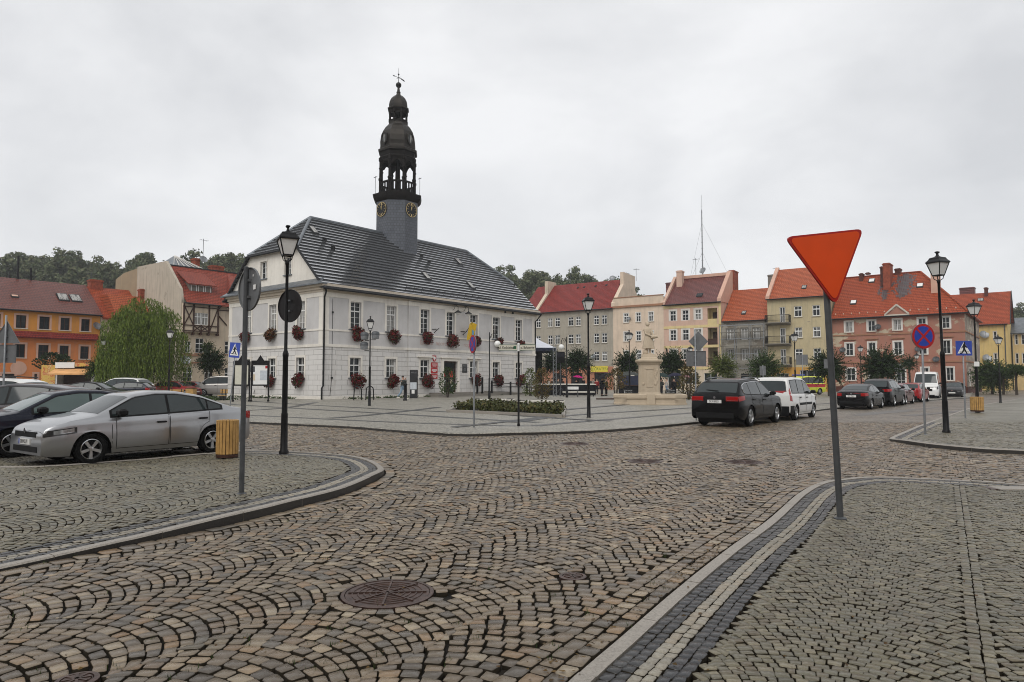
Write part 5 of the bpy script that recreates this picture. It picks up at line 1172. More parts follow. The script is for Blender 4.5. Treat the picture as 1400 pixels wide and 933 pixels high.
b = part('glazed_roof', M['zinc'], h, lambda mb: mb.loft([[(1.2, 5, 15.4), (5.2, 5, 15.4), (5.2, 12, 15.4), (1.2, 12, 15.4)], [(2.9, 8.4, 17.3), (3.1, 8.4, 17.3), (3.1, 8.7, 17.3), (2.9, 8.7, 17.3)]]))
part('glazing_bars', M['trim_white'], b, lambda mb: [mb.bar((1.3+.7*k, 5.0, 15.5), (2.9+.03*k, 8.38, 17.35), .06) for k in range(6)]+[mb.bar((5.22, 5+1.2*k, 15.5), (3.1, 8.5, 17.35), .06) for k in range(6)])
dish(h, X(281), -.25, 5.1, .55, .2, mat=M['galv_dark']); dish(h, X(252), -.4, 3.9, .6, -.3)
# ================================================================== PLANTS
M['leaf_dark'] = leafmat('leaf_dark', [(.010,.020,.007), (.022,.042,.012), (.035,.06,.018), (.016,.03,.01)])
M['leaf_mid'] = leafmat('leaf_mid', [(.022,.042,.012), (.045,.078,.02), (.075,.11,.03), (.03,.055,.015)])
M['leaf_yellow'] = leafmat('leaf_yellow', [(.05,.075,.015), (.10,.13,.03), (.14,.15,.04), (.07,.09,.02)])
M['leaf_brown'] = leafmat('leaf_brown', [(.05,.05,.015), (.11,.085,.025), (.15,.085,.035), (.07,.08,.02)])
M['leaf_willow'] = leafmat('leaf_willow', [(.05,.085,.010), (.11,.16,.022), (.20,.25,.045), (.075,.115,.015)])
M['leaf_wood'] = leafmat('leaf_wood', [(.06,.08,.042), (.09,.115,.055), (.13,.15,.07), (.14,.13,.07), (.08,.10,.055)], .7)
M['bark'] = pmat('bark', (.055,.043,.033), .85, 0, .2, .35, 8, .4, 30)
def limbs(mb, z0, z1, r, n, spread, rnd):
    mb.tube([(0, 0, 0), (rnd.uniform(-.05, .05), 0, z0*.5), (0, rnd.uniform(-.05, .05), z0), (rnd.uniform(-.1, .1)*spread, 0, (z0+z1)/2), (0, 0, z1)], [r*1.25, r, r*.9, r*.55, r*.2], 7)
    for k in range(n):
        a = 2*math.pi*k/n+rnd.uniform(-.3, .3); s_ = z0+(z1-z0)*rnd.uniform(0, .45); L = spread*rnd.uniform(.6, .95); c, d = math.cos(a), math.sin(a)
        mb.tube([(0, 0, s_), (c*L*.35, d*L*.35, s_+L*.35), (c*L*.8, d*L*.8, s_+L*.8)], [r*.45, r*.3, r*.1], 5)
# --- wooded hill behind the roofs
def hillH(px):
    return float(np.interp(px, [-600, -100, 60, 330, 600, 690, 800, 880, 960, 1300, 1375, 1440, 2000], [27, 25, 23.5, 23, 20, 21.5, 21, 15, 7, 4, 12, 20, 24]))
def hill_at(px, d):
    a = (px-CX)/F; k = min(max((d-120)/70, 0), 1); return Vector((a*d, d, hillH(px)*k*k*(3-2*k)-.1))
mb = MB(); cols_ = list(range(-260, 1680, 30)); ds = [118, 130, 145, 160, 175, 190, 210, 240, 300]
for j, d in enumerate(ds): mb.v += [tuple(hill_at(px, d)) for px in cols_]
n = len(cols_)
for j in range(len(ds)-1):
    for i in range(n-1): mb.f.append([j*n+i, j*n+i+1, (j+1)*n+i+1, (j+1)*n+i]); mb.m.append(0)
structure(mb.build('hill', pmat('hill_floor', (.028,.036,.02), .9, 0, .2, .4, .2), smooth=180))
rt = random.Random(5)
def wood_tree(kind):
    rnd = random.Random(40+kind); t = thing('hill_tree', 'tree', 'tree', (0, 0, -100)); H = 1.0
    mb = MB(); mb.tube([(0,0,0), (.1,0,4), (0,.1,9)], [.3, .22, .1], 6)
    for k in range(4): a = rnd.uniform(0, 6.3); mb.tube([(0, 0, 4+k), (math.cos(a)*1.4, math.sin(a)*1.4, 6.5+k)], [.13, .05], 5)
    mb.build('trunk', M['bark'], t)
    mb = MB(); cl = []
    for k in range(19):
        a = rnd.uniform(0, 6.3); z = rnd.uniform(2.5, 12.8) if kind != 3 else rnd.uniform(2, 13); q = 1-abs(z-7.6)/7.2; r = (2.9 if kind != 3 else 1.5)*q*rnd.uniform(.5, 1)
        leafball(mb, (math.cos(a)*r, math.sin(a)*r, z), rnd.uniform(1.1, 1.9)*(.7 if kind == 3 else 1), rnd.uniform(1.1, 1.9), rnd.uniform(.9, 1.5), 62, .42, rnd=rnd)
    mb.build('crown', M['leaf_wood'], t); return t
WT = [wood_tree(k) for k in range(4)]; used = [False]*4
def put_wood(px, d, s_, lab, grp):
    k = rt.choice([0, 1, 2, 0, 1, 2, 3]); p = hill_at(px, d); a = rt.uniform(0, 6.3)
    if not used[k]: o = WT[k]; used[k] = True; o.location = p; o.rotation_euler = (0, 0, a)
    else: o = copy_tree(WT[k], p, a)
    o.scale = (s_*rt.uniform(.9, 1.15), s_*rt.uniform(.9, 1.15), s_); o['label'] = lab; o['group'] = grp
for d, st, s_ in ((202, 9.5, 1.0), (187, 12, .92), (171, 17, .85), (156, 26, .8)):
    px = -25+rt.uniform(0, 10)
    while px < 345:
        put_wood(px, d+rt.uniform(-5, 5), s_*rt.uniform(.75, 1.25), 'dark tree in the wood on the hill behind the roofs at left', 'trees on the left hill'); px += st*rt.uniform(.7, 1.3)
for d, st, s_ in ((210, 8.5, .95), (192, 12, .9), (174, 22, .8)):
    px = 684
    while px < 900:
        put_wood(px, d+rt.uniform(-5, 5), s_*rt.uniform(.75, 1.15), 'hazy tree in the wood on the hill right of the town hall', 'trees on the hill right of the hall'); px += st*rt.uniform(.7, 1.3)
for d in (200, 180):
    for px in (1378, 1391, 1404): put_wood(px+rt.uniform(-4, 4), d, .6, 'hazy tree on the far hill at the right edge', 'trees on the right hill')
# low scrub filling the slope: one mass
mb = MB(); rnd = random.Random(3)
for lo, hi, n_ in ((-40, 350, 330), (685, 905, 170)):
    for _ in range(n_): p = hill_at(rnd.uniform(lo, hi), rnd.uniform(135, 212)); leafball(mb, (p.x, p.y, p.z+2.2), 3.4, 2.4, 3.6, 60, .62, rnd=rnd)
structure(mb.build('hillside_scrub', M['leaf_wood']), 'stuff')
# --- weeping willow
t = thing('willow_tree', 'weeping willow with long trailing green branches beside the square', 'tree', (*G(193, 544), 0)); k = G(193, 544)[1]/62
rnd = random.Random(9); mb = MB(); limbs(mb, 2.4, 8.2, .38, 7, 3.2, rnd); mb.build('trunk', M['bark'], t)
mb = MB()
lobes = [(0, 0, 9.3, 2.1)]+[(math.cos(a)*r, math.sin(a)*r, z, q) for a, r, z, q in [(0.2, 1.7, 8.3, 1.5), (1.3, 1.9, 8.0, 1.5), (2.5, 1.8, 8.5, 1.4), (3.4, 2.1, 7.4, 1.5), (4.4, 1.8, 8.1, 1.4), (5.3, 2.0, 7.7, 1.5), (3.0, 2.9, 6.1, 1.0), (0.1, 2.9, 6.3, 1.05), (4.0, 2.8, 5.9, .95), (5.6, 2.9, 6.5, 1.0), (4.8, 2.9, 6.9, .9)]]
for lx, ly, lz, lr in lobes:
    for i in range(int(74*lr)):
        a = rnd.uniform(0, 2*math.pi); q = math.sqrt(rnd.random()); c, s_ = math.cos(a), math.sin(a); r0 = q*lr; z0 = lz-.55*lr*q*q+rnd.uniform(-.35, .3); ln_ = rnd.uniform(.35, 1)**.7
        end = max(.6+rnd.uniform(0, 2.2), z0-(1.6+6.2*ln_)); r1 = r0+rnd.uniform(.15, .55); n_ = int((z0-end)/.26)+2; sway = rnd.gauss(0, .22); up_ = rnd.uniform(.1, .45)
        for j in range(n_):
            u = j/(n_-1); r = r0+(r1-r0)*min(1, u*3); z = z0+up_*math.sin(min(1, u*4)*math.pi)-(z0-end)*u; x, y = lx+c*r-s_*sway*u, ly+s_*r+c*sway*u
            for _ in range(2 if u > .12 else 3):
                tw_ = rnd.uniform(0, 6.3); w_ = rnd.uniform(.018, .04); l = rnd.uniform(.16, .34); dx, dy = math.cos(tw_), math.sin(tw_); ox, oy = rnd.gauss(0, .06), rnd.gauss(0, .06); sp_ = rnd.uniform(.03, .14)
                mb.quad((x+ox, y+oy, z), (x+ox+dx*sp_*.5-dy*w_, y+oy+dy*sp_*.5+dx*w_, z-l*.5), (x+ox+dx*sp_, y+oy+dy*sp_, z-l), (x+ox+dx*sp_*.5+dy*w_, y+oy+dy*sp_*.5-dx*w_, z-l*.5))
mb.build('crown', M['leaf_willow'], t)
# --- clipped globe trees with spiky summer growth along the tenements
def globe_tree(name, label, px, py, rpx, Y, mat, seed, stem=True, sq=1.0, spikes=300, group=None, rag=.28):
    P = AT(px, py, Y); Rr = rpx*Y/F; rnd = random.Random(seed); t = thing(name, label, 'tree', (P.x, P.y, 0), 0, group); zc = P.z
    mb = MB(); limbs(mb, max(.6, zc-Rr*.6), zc+Rr*.4, .09+.02*Rr, 6, Rr*.7, rnd); mb.build('trunk', M['bark'], t)
    mb = MB()
    for i in range(spikes):
        a = rnd.uniform(0, 2*math.pi); e = math.asin(rnd.uniform(-.85, 1)); d = Vector((math.cos(a)*math.cos(e), math.sin(a)*math.cos(e), math.sin(e)*sq)); L = Rr*rnd.uniform(.78, 1.08+rag); 
        side = d.cross(Vector((rnd.gauss(0, 1), rnd.gauss(0, 1), rnd.gauss(0, 1)))).normalized(); n_ = 9
        for j in range(n_):
            u = .22+.78*j/(n_-1); p = d*L*u-Vector((0, 0, .12*Rr*u*u)); s_ = Rr*.085*(1.25-.75*u)*rnd.uniform(.7, 1.3)
            for _ in range(2):
                f_ = (d+Vector((rnd.gauss(0, .6), rnd.gauss(0, .6), rnd.gauss(0, .6)))).normalized(); b = f_.cross(Vector((rnd.gauss(0, 1), rnd.gauss(0, 1), rnd.gauss(0, 1)))).normalized()*s_*.5; q = Vector((0, 0, zc))+p
                mb.quad(q-f_*s_*.3, q+b+f_*s_*.5, q+f_*s_*1.7, q-b+f_*s_*.5)
    mb.build('crown', mat, t); return t
GG = 'globe trees in front of the tenements'
for i, (px, py, r, Y, m, lab) in enumerate([(757, 496, 18, 82, 'leaf_dark', 'dark globe tree in the shadow behind the stage tent'), (790, 495, 20, 80, 'leaf_dark', 'round green tree in front of the grey tenement'), (859, 498, 20, 76, 'leaf_dark', 'spiky dark tree left of the statue'), (918, 498, 22, 74, 'leaf_dark', 'spiky dark tree right of the statue'),
     (988, 501, 19, 70, 'leaf_yellow', 'round light green tree above the black SUV'), (1045, 503, 23, 69, 'leaf_mid', 'loose green tree in front of the scaffolded house'), (1133, 502, 24, 66, 'leaf_dark', 'dark spreading tree behind the red triangle pole'), (1205, 502, 28, 64, 'leaf_dark', 'widest dark tree in front of the peeling pink house'), (1243, 497, 12, 74, 'leaf_dark', 'small dark tree by the door of the peeling pink house')]):
    globe_tree('globe_tree', lab, px, py, r, Y, M[m], 60+i, spikes=330 if r > 15 else 160, group=GG)
globe_tree('round_tree', 'dark leafy tree in front of the half-timbered house', 289, 494, 20, 66, M['leaf_dark'], 81, spikes=330, rag=.12); globe_tree('round_tree', 'light thin-topped tree behind the dark tree by the half-timbered house', 284, 475, 11, 70, M['leaf_mid'], 82, spikes=110)
globe_tree('round_tree', 'dark tree at the left edge of the willow beside the kiosk', 136, 505, 19, 64, M['leaf_mid'], 83, spikes=300, rag=.15)
globe_tree('round_tree', 'large dark bush beside the bright yellow house', 1356, 514, 25, 78, M['leaf_mid'], 84, spikes=420, rag=.1); globe_tree('round_tree', 'flat-topped small tree at the right edge by the yellow wall', 1389, 506, 17, 74, M['leaf_mid'], 85, sq=.6, spikes=260, rag=.1)
globe_tree('round_tree', 'second flat-topped tree left of the one at the right edge', 1371, 509, 15, 76, M['leaf_dark'], 86, sq=.6, spikes=220, rag=.1)
# --- shrubs and young trees on the square
def shrub(name, label, px, pyb, ytop, wpx, mat, seed, n=520, s_=.1, bare=.0, cat='shrub', Y=None):
    P = G(px, pyb); Y = P[1]; h = HZ(ytop, P); w_ = wpx*Y/F/2; rnd = random.Random(seed); t = thing(name, label, cat, (P[0], P[1], .085))
    mb = MB()
    for k in range(6): a = k*1.05; mb.tube([(math.cos(a)*.06, math.sin(a)*.06, 0), (math.cos(a)*w_*.3, math.sin(a)*w_*.3, h*.45), (math.cos(a)*w_*.55, math.sin(a)*w_*.55, h*.85)], [.03, .022, .008], 5)
    mb.build('stem', M['bark'], t); mb = MB()
    for i in range(n):
        u = rnd.uniform(bare, 1); wr = w_*(.35+.9*math.sin(min(1, (u-bare)/(1-bare)*.95+.12)*math.pi)**.8)*math.sqrt(rnd.random()); a = rnd.uniform(0, 6.3); p = Vector((math.cos(a)*wr, math.sin(a)*wr, u*h)); f_ = Vector((math.cos(a)*.6, math.sin(a)*.6, rnd.uniform(-.2, 1.2))).normalized(); b = f_.cross(Vector((rnd.gauss(0,1), rnd.gauss(0,1), rnd.gauss(0,1)))).normalized()*s_*.4; l = s_*rnd.uniform(.8, 1.8)
        mb.quad(p, p+b+f_*l*.5, p+f_*l, p-b+f_*l*.5)
    mb.build('foliage', mat, t); return t
shrub('young_tree', 'young green tree in front of the town hall door', 612, 545, 504, 20, M['leaf_mid'], 1, 620, .13, .1, 'tree')
shrub('bush', 'bright green bush at the right end of the town hall', 725, 543, 505, 17, M['leaf_yellow'], 2, 620, .13)
shrub('bush', 'olive bush beside the stage, right of the bright green bush', 741, 547, 506, 21, M['leaf_brown'], 3, 700, .13)
shrub('young_tree', 'young yellowing tree left of the fountain', 842, 546, 507, 25, M['leaf_brown'], 4, 480, .13, .3, 'tree')
shrub('bush', 'reddish green bush between fountain and black SUV', 942, 548, 500, 24, M['leaf_brown'], 5, 900, .14)
shrub('potted_palm', 'dark plant on the left of the kiosk roof', 68, 541.5, 485, 34, M['leaf_dark'], 6, 500, .22, .62, 'plant'); shrub('potted_palm', 'smaller dark plant right of the other on the kiosk', 84, 541.5, 487, 20, M['leaf_dark'], 7, 300, .2, .66, 'plant')
# hedge bed with stone edge
HB = [G(612, 566), G(770, 574), G(772, 563), G(655, 556)]
t = thing('planting_bed', 'long low planting bed with stone edging in front of the hall', 'planting bed', (HB[0][0], HB[0][1], .085)); o = Vector((HB[0][0], HB[0][1]))
Q = [Vector(p)-o for p in HB]
def f(mb):
    for a, b in zip(Q, Q[1:]+Q[:1]): mb.bar((a.x, a.y, .05), (b.x, b.y, .05), .16, .16)
part('edging', M['granite'], t, f); part('soil', M['soil'], t, lambda mb: mb.poly([(p.x, p.y, .04) for p in Q]))
mb = MB(); rnd = random.Random(12)
for i in range(170):
    u, v = rnd.uniform(.03, .97), rnd.uniform(.05, .75); p = (Q[0].lerp(Q[1], u)).lerp(Q[3].lerp(Q[2], u), v); leafball(mb, (p.x, p.y, .24), .3, .3, .26*rnd.uniform(.6, 1.4), 40, .085, rnd=rnd)
mb.build('hedge', leafmat('hedge', [(.035,.04,.012), (.075,.085,.025), (.11,.085,.03), (.05,.06,.018), (.10,.11,.05)]), t)
mb = MB(); rnd = random.Random(8)
def weeds(p, q, n, w_):
    for _ in range(n):
        k = rnd.random(); c = Vector(p).lerp(Vector(q), k); leafball(mb, (c.x+rnd.gauss(0, w_), c.y+rnd.gauss(0, w_), .14), .16, .16, .13*rnd.uniform(.5, 1.6), 16, .07, rnd=rnd)
hp = lambda x, y: (-15.23+U.x*x+V.x*y, 54.85+U.y*x+V.y*y)
weeds(hp(2, -.6), hp(11, -.7), 60, .12); weeds(hp(-.6, 3), hp(-.6, 13), 60, .12); weeds(hp(20, -.7), hp(28.5, -.8), 110, .2); weeds(G(262, 545), G(303, 549), 160, .9)
structure(mb.build('weeds', M['leaf_mid']), 'stuff')
# tufts of grass and fallen leaves in the joints
mb = MB(); rnd = random.Random(21)
for _ in range(150):
    px, py = rnd.uniform(0, 1250), 600+330*rnd.random()**.8; p = G(px, py)
    if inpoly(np.array([p]), ISL)[0]: continue
    for k in range(7):
        a = rnd.uniform(0, 6.3); h = rnd.uniform(.012, .035); x, y = p[0]+rnd.gauss(0, .02), p[1]+rnd.gauss(0, .02); d = Vector((math.cos(a), math.sin(a)))*.012
        mb.add([(x-d.y*.3, y+d.x*.3, -.02), (x+d.y*.3, y-d.x*.3, -.02), (x+d.x, y+d.y, h)], [(0, 1, 2)])
structure(mb.build('joint_grass', M['leaf_mid']), 'stuff')
mb = MB(); rnd = random.Random(33)
def leaf_at(x, y, z):
    a = rnd.uniform(0, 6.3); l = rnd.uniform(.008, .022); dx, dy = math.cos(a)*l, math.sin(a)*l; t_ = rnd.uniform(0, .012)
    mb.quad((x-dx, y-dy, z), (x-dy*.6, y+dx*.6, z+t_), (x+dx, y+dy, z+.003), (x+dy*.6, y-dx*.6, z+t_*.3))
for _ in range(260):
    k = rnd.gauss(.5, .22); i = min(len(KR)-2, max(8, int(k*len(KR)*.55))); o_ = abs(rnd.gauss(0, .16))+.02; q_ = offset(KR, o_)[i]; leaf_at(q_[0]+rnd.gauss(0, .03), q_[1]+rnd.gauss(0, .08), .004)
for _ in range(200): p = G(rnd.uniform(0, 1400), rnd.uniform(640, 930)); leaf_at(p[0], p[1], .03)
structure(mb.build('fallen_leaves', leafmat('dead_leaf', [(.05,.03,.012), (.10,.055,.02), (.16,.10,.03), (.03,.02,.01)])), 'stuff')
# ================================================================== STREET FURNITURE
M['yield_red'] = pmat('yield_red', (.72,.07,.006), .38, 0, .45, .06, 3); M['yield_rim'] = pmat('yield_rim', (.38,.014,.01), .4, 0, .45, .06, 4)
# --- street lamps
lamp0 = thing('street_lamp', 'x', 'street lamp', (0, 0, -50), 0, 'black lantern posts round the square')
def f(mb):
    mb.lathe([(.11, 0), (.11, .06), (.085, .1), (.075, .9), (.075, .93), (.066, .97), (.062, 2.25), (.07, 2.28), (.07, 2.34), (.04, 2.42), (.035, 4.42), (.05, 4.46), (.05, 4.5), (.03, 4.54)], 14)
part('post', M['black_iron'], lamp0, f, smooth=40)
def f(mb):
    b, t_ = .11, .21
    for k in range(4):
        a = math.pi/4+k*math.pi/2; c, s_ = math.cos(a)*1.414, math.sin(a)*1.414; a2 = a+math.pi/2; c2, s2 = math.cos(a2)*1.414, math.sin(a2)*1.414
        mb.bar((c*b, s_*b, 4.66), (c*t_, s_*t_, 5.04), .022); mb.bar((c*b, s_*b, 4.66), (c2*b, s2*b, 4.66), .024, .03); mb.bar((c*t_, s_*t_, 5.04), (c2*t_, s2*t_, 5.04), .03, .03)
        mb.tube([(c*b*.9, s_*b*.9, 4.65), (c*b*.75, s_*b*.75, 4.56), (0, 0, 4.48)], .012, 5)
    mb.lathe([(.33, 5.04), (.325, 5.065), (.25, 5.13), (.21, 5.19), (.085, 5.22), (.045, 5.25), (.03, 5.31), (.07, 5.345), (.065, 5.37), (.02, 5.385)], 4, rot=math.pi/4)
head = part('lantern', M['black_iron'], lamp0, f)
part('glass', M['lamp_glass'], head, lambda mb: mb.lathe([(.11*1.38, 4.67), (.206*1.38, 5.035)], 4, rot=math.pi/4))
LAMPS = [(388, 621, 308, 'nearest black lamp post, at the left by the kerb, with round sign back', .5), (505, 557, 433, 'black lamp post with round loudspeakers, in front of the town hall corner', .2), (805, 574, 402, 'tall black lamp post on the square left of the fountain', .15), (1294, 593, 345, 'black lamp post on the right pavement beside the no-stopping sign', .4),
    (1337, 565, 410, 'lamp post right behind the right slatted bin', .3), (1368, 551.5, 458, 'lamp post in front of the yellow house at right', .1), (1088, 548, 454, 'lamp post in front of the ochre house with balconies', .3), (861, 547, 452, 'lamp post left of the statue before the flat peach house', .6),
    (944.5, 539, 473, 'small distant lamp post before the pink loggia house', .2), (1178, 540, 472, 'distant lamp post left of the widest dark tree', .3), (1255, 541, 483, 'distant lamp post by the door of the peeling pink house', .1), (139, 545, 461, 'lamp post right of the kiosk', .5), (230, 550, 449, 'lamp post against the willow', .2)]
first = True
for px, py, yt, lab, rz in LAMPS:
    P = G(px, py); k = HZ(yt, P)/5.385
    if first: o = lamp0; o.location = (*P, .0); o.rotation_euler = (0, 0, rz); o['label'] = lab; first = False
    else: o = copy_tree(lamp0, (*P, .02), rz, lab)
    o.scale = (k, k, k)
    if px == 1294: o.rotation_euler = (0, rad(-1.4), rz)
# loudspeakers on the lamp at the hall
P = G(505, 557)
for dx, z, lab in ((-.32, 4.35, 'upper left round loudspeaker on the lamp post by the hall'), (.35, 4.4, 'upper right round loudspeaker on the lamp post by the hall'), (-.34, 3.75, 'lowest round loudspeaker on the lamp post by the hall')):
    t = thing('loudspeaker', lab, 'loudspeaker', (P[0]+dx, P[1]-.12, z), 0, 'loudspeakers on the lamp post')
    part('drum', M['galv'], t, lambda mb: mb.lathe([(.1, -.22), (.22, -.2), (.24, 0), (.24, .02)], 16), smooth=50); part('cap', M['galv_dark'], t, lambda mb: mb.lathe([(.25, .02), (.25, .16), (.18, .24), (.02, .27)], 16), smooth=50); part('bracket', M['black_iron'], t, lambda mb: mb.bar((0, .1, -.26), (-dx*.8, .12, -.26), .04))
# --- globe lamps
for px, py, yt, dx, lab in ((669, 549, 457, .62, 'globe lamp on a curled arm in front of the town hall'), (775, 545, 463, -.48, 'globe lamp on a curled arm beside the stage')):
    P = G(px, py); h = HZ(yt, P); t = thing('globe_lamp', lab, 'street lamp', (*P, .08), 0, 'globe lamps on the square')
    part('post', M['black_iron'], t, lambda mb: mb.lathe([(.1, 0), (.1, .7), (.075, .75), (.07, 1.7), (.045, 1.75), (.04, h), (.005, h+.1)], 10), smooth=40)
    part('arm', M['black_iron'], t, lambda mb: (mb.tube([(0, 0, h-.5), (dx*.3, 0, h-.08), (dx*.75, 0, h-.05), (dx, 0, h-.35), (dx, 0, h-.6)], .03, 6), mb.tube([(dx*.2, 0, h-.25), (dx*.45, 0, h-.45), (dx*.6, 0, h-.25), (dx*.4, 0, h-.15)], .02, 5)), smooth=60)
    part('globe', M['lamp_glass'], t, lambda mb: mb.sphere((dx, 0, h-.85), .25, nu=18, nv=12), smooth=180)
# --- road signs
def sign_thing(name, label, base, lean=(0, 0), z0=.02, group=None): 
    t = thing(name, label, 'road sign', (base[0], base[1], z0), 0, group); t.rotation_euler = (lean[1], lean[0], 0); return t
def pole(t, h, r=.032, mat=None): return part('pole', mat or M['galv'], t, lambda mb: (mb.lathe([(r, 0), (r, h), (r*.6, h+.015)], 12), mb.lathe([(r*2, -.02), (r*1.9, .012), (r, .03)], 12)), smooth=40)
def disc_pts(r, n=36): return [(math.cos(2*math.pi*i/n)*r, math.sin(2*math.pi*i/n)*r) for i in range(n)]
def xf(z, yaw, off=.06): return Matrix.Translation((0, 0, z)) @ Matrix.Rotation(yaw, 4, 'Z') @ Matrix.Translation((0, -off, 0))
def plate(t, pts, z, yaw, mat, name='plate', off=.05, th=.012, rim=True, parent=None):
    "plate in local xz facing -y"
    k = MB(); k.T = xf(z, yaw, off); k.prism(pts, -th, 0)
    if rim:
        n = len(pts)
        q = [(p[0]*.965, p[1]*.965) for p in pts]; k.loft([[(p[0], -.002, p[1]) for p in pts], [(p[0], .018, p[1]) for p in pts], [(p[0], .018, p[1]) for p in q], [(p[0], .001, p[1]) for p in q]], caps=False)
    o = k.build(name, mat, parent or t)
    b = MB(); b.T = xf(z, yaw, off)
    for dz in (-.12, .12): b.box(-.05, .05, 0, .05, dz-.018, dz+.018)
    b.build('clamp', M['galv'], o); return o
def face(parent, pts, z, yaw, mat, off, name): k = MB(); k.T = xf(z, yaw, off); k.prism(pts, -.0025, 0); return k.build(name, mat, parent)
def no_stopping(label, base, zc, r, yaw, h):
    t = sign_thing('no_stopping_sign', label, base, group='no-stopping signs'); pole(t, h)
    p = plate(t, disc_pts(r), zc, yaw, M['sign_back']); face(p, disc_pts(r*.985), zc, yaw, M['red_paint'], .063, 'red_field'); face(p, disc_pts(r*.80), zc, yaw, M['blue_sign'], .0665, 'blue_field')
    for s_ in (1, -1):
        a = math.pi/4*s_; c, d = math.cos(a), math.sin(a); w_ = r*.085; L = r*.82; face(p, [(-c*L-d*w_, -d*L+c*w_), (-c*L+d*w_, -d*L-c*w_), (c*L+d*w_, d*L-c*w_), (c*L-d*w_, d*L+c*w_)], zc, yaw, M['red_paint'], .0698 if s_ > 0 else .0702, 'bar')
P = G(648, 588); no_stopping('no-stopping sign seen nearly edge-on in front of the town hall', P, HZ(471.5, P), .315, rad(-66), HZ(461, P)); P = G(1265, 596); no_stopping('red and blue no-stopping sign on the right pavement', P, HZ(461, P), .385, rad(8), HZ(447, P))
def ped_fig():
    return [(.03,.25), (-.03,.24), (-.10,.10), (-.15,.04), (-.13,.02), (-.06,.08), (-.06,-.02), (-.14,-.16), (-.22,-.17), (-.22,-.21), (-.11,-.20), (-.01,-.07), (.05,-.13), (.10,-.23), (.17,-.23), (.16,-.20), (.13,-.19), (.09,-.08), (.04,.0), (.05,.09), (.12,.04), (.15,.06), (.07,.16)]
def crossing(label, base, zc, w_, h_, yaw, h, lean=(0, 0)):
    t = sign_thing('pedestrian_crossing_sign', label, base, lean, group='pedestrian crossing signs'); pole(t, h)
    p = plate(t, [(-w_, -h_), (w_, -h_), (w_, h_), (-w_, h_)], zc, yaw, M['blue_sign'], rim=False)
    face(p, [(-w_*.82, -h_*.72), (w_*.82, -h_*.72), (0, h_*.88)], zc, yaw, M['white_paint'], .063, 'white_triangle'); k = w_/.33
    face(p, [(a*k*.86+.012*k, b*k*.86-.03*k) for a, b in ped_fig()], zc, yaw, M['black_iron'], .0665, 'walking_figure'); face(p, [(math.cos(i*.63)*.032*k+.02*k, math.sin(i*.63)*.032*k+.205*k) for i in range(10)], zc, yaw, M['black_iron'], .0666, 'walking_figure_head'); face(p, [(-w_*.6, -h_*.55), (w_*.6, -h_*.55), (w_*.57, -h_*.47), (-w_*.57, -h_*.47)], zc, yaw, M['black_iron'], .0664, 'stripe')
P = G(1320, 573); crossing('blue pedestrian crossing sign on the right pavement by the slatted bin', P, HZ(477, P), .38, .32, rad(6), HZ(468, P))
P = G(314, 561); crossing('blue pedestrian crossing sign on a leaning pole left of the town hall', P, HZ(478, P)-.05, .36, .42, rad(-20), HZ(470, P), (rad(4.2), 0))
# yield triangle, nearest
P = G(1149, 712); t = sign_thing('yield_sign', 'large red inverted triangle sign on a grey pole at right', P, (rad(-2.0), 0)); pole(t, HZ(322, P)-.12, .038, M['galv_dark'])
zc = HZ(355, P); yaw = rad(7)
def rtri(s_, r=.06):
    v = [(-s_, s_*.577), (s_, s_*.577), (0, -s_*1.155)]; out = []
    for i in range(3):
        a, b, c = Vector(v[i-1]), Vector(v[i]), Vector(v[(i+1) % 3]); p, q = b+(a-b).normalized()*r*1.73, b+(c-b).normalized()*r*1.73
        for u in range(6): u /= 5; m = p.lerp(b, u).lerp(b.lerp(q, u), u); out.append((m.x, m.y))
    return out[::-1]
ra_ = rad(5.5); tri = [(x*math.cos(ra_)-y*.98*math.sin(ra_), x*math.sin(ra_)+y*.98*math.cos(ra_)) for x, y in rtri(.535)]; yaw = rad(9)
pl = plate(t, tri, zc, yaw, M['yield_rim'], off=.07); inner = [(x*.92, y*.92) for x, y in tri]; face(pl, inner, zc, yaw, M['yield_red'], .0855, 'red_field')
# round sign back, left pole
P = G(330, 685); t = sign_thing('round_sign', 'grey back of a round sign on the pole in the left pavement', P, z0=.09); pole(t, HZ(366, P)-.09, .036, M['galv_dark']); zc = HZ(395, P)-.09
pl = plate(t, disc_pts(.315), zc, rad(180-42), M['sign_back'], off=.055); part('sticker', M['white_paint'], pl, lambda mb: [setattr(mb, 'T', xf(zc, rad(180-42), .05)), mb.box(-.2, -.13, .006, .009, -.02, .05), mb.box(-.13, -.11, .006, .009, .17, .2)])
P = G(388, 621); t = thing('round_sign', 'almost black back of a round sign strapped to the nearest lamp post', 'road sign', (P[0]+.0, P[1]+.1, 0)); zc = HZ(417.5, P)
plate(t, disc_pts(.39), zc, rad(180-30), pmat('sign_back_black', (.012,.010,.010), .5, 0, .3, .2, 5), off=.06)
def back_sign(label, px, py, ytop, plates, yaw=180, r=.03, z0=.03):
    P = G(px, py); t = sign_thing('sign_back', label, P, z0=z0); pole(t, HZ(ytop, P), r); k = P[1]/F
    for kind, cx, cy, w_, h_ in plates:
        zc = HZ(cy, P); x = (cx-px)*k
        pts = [(-w_*k, -h_*k), (w_*k, -h_*k), (w_*k, h_*k), (-w_*k, h_*k)] if kind == 'r' else [(0, -h_*k), (w_*k, 0), (0, h_*k), (-w_*k, 0)] if kind == 'd' else [(-w_*k, -h_*k), (w_*k, -h_*k), (0, h_*k*1.1)]
        pl = plate(t, [(a-x, b) for a, b in pts], zc, rad(yaw), M['sign_back'], rim=kind != 'd')
back_sign('diamond sign back with a plate below, above the black SUV', 952, 578, 452, [('d', 957, 468, 13.5, 14), ('r', 953.5, 491.5, 13.5, 10.5)])
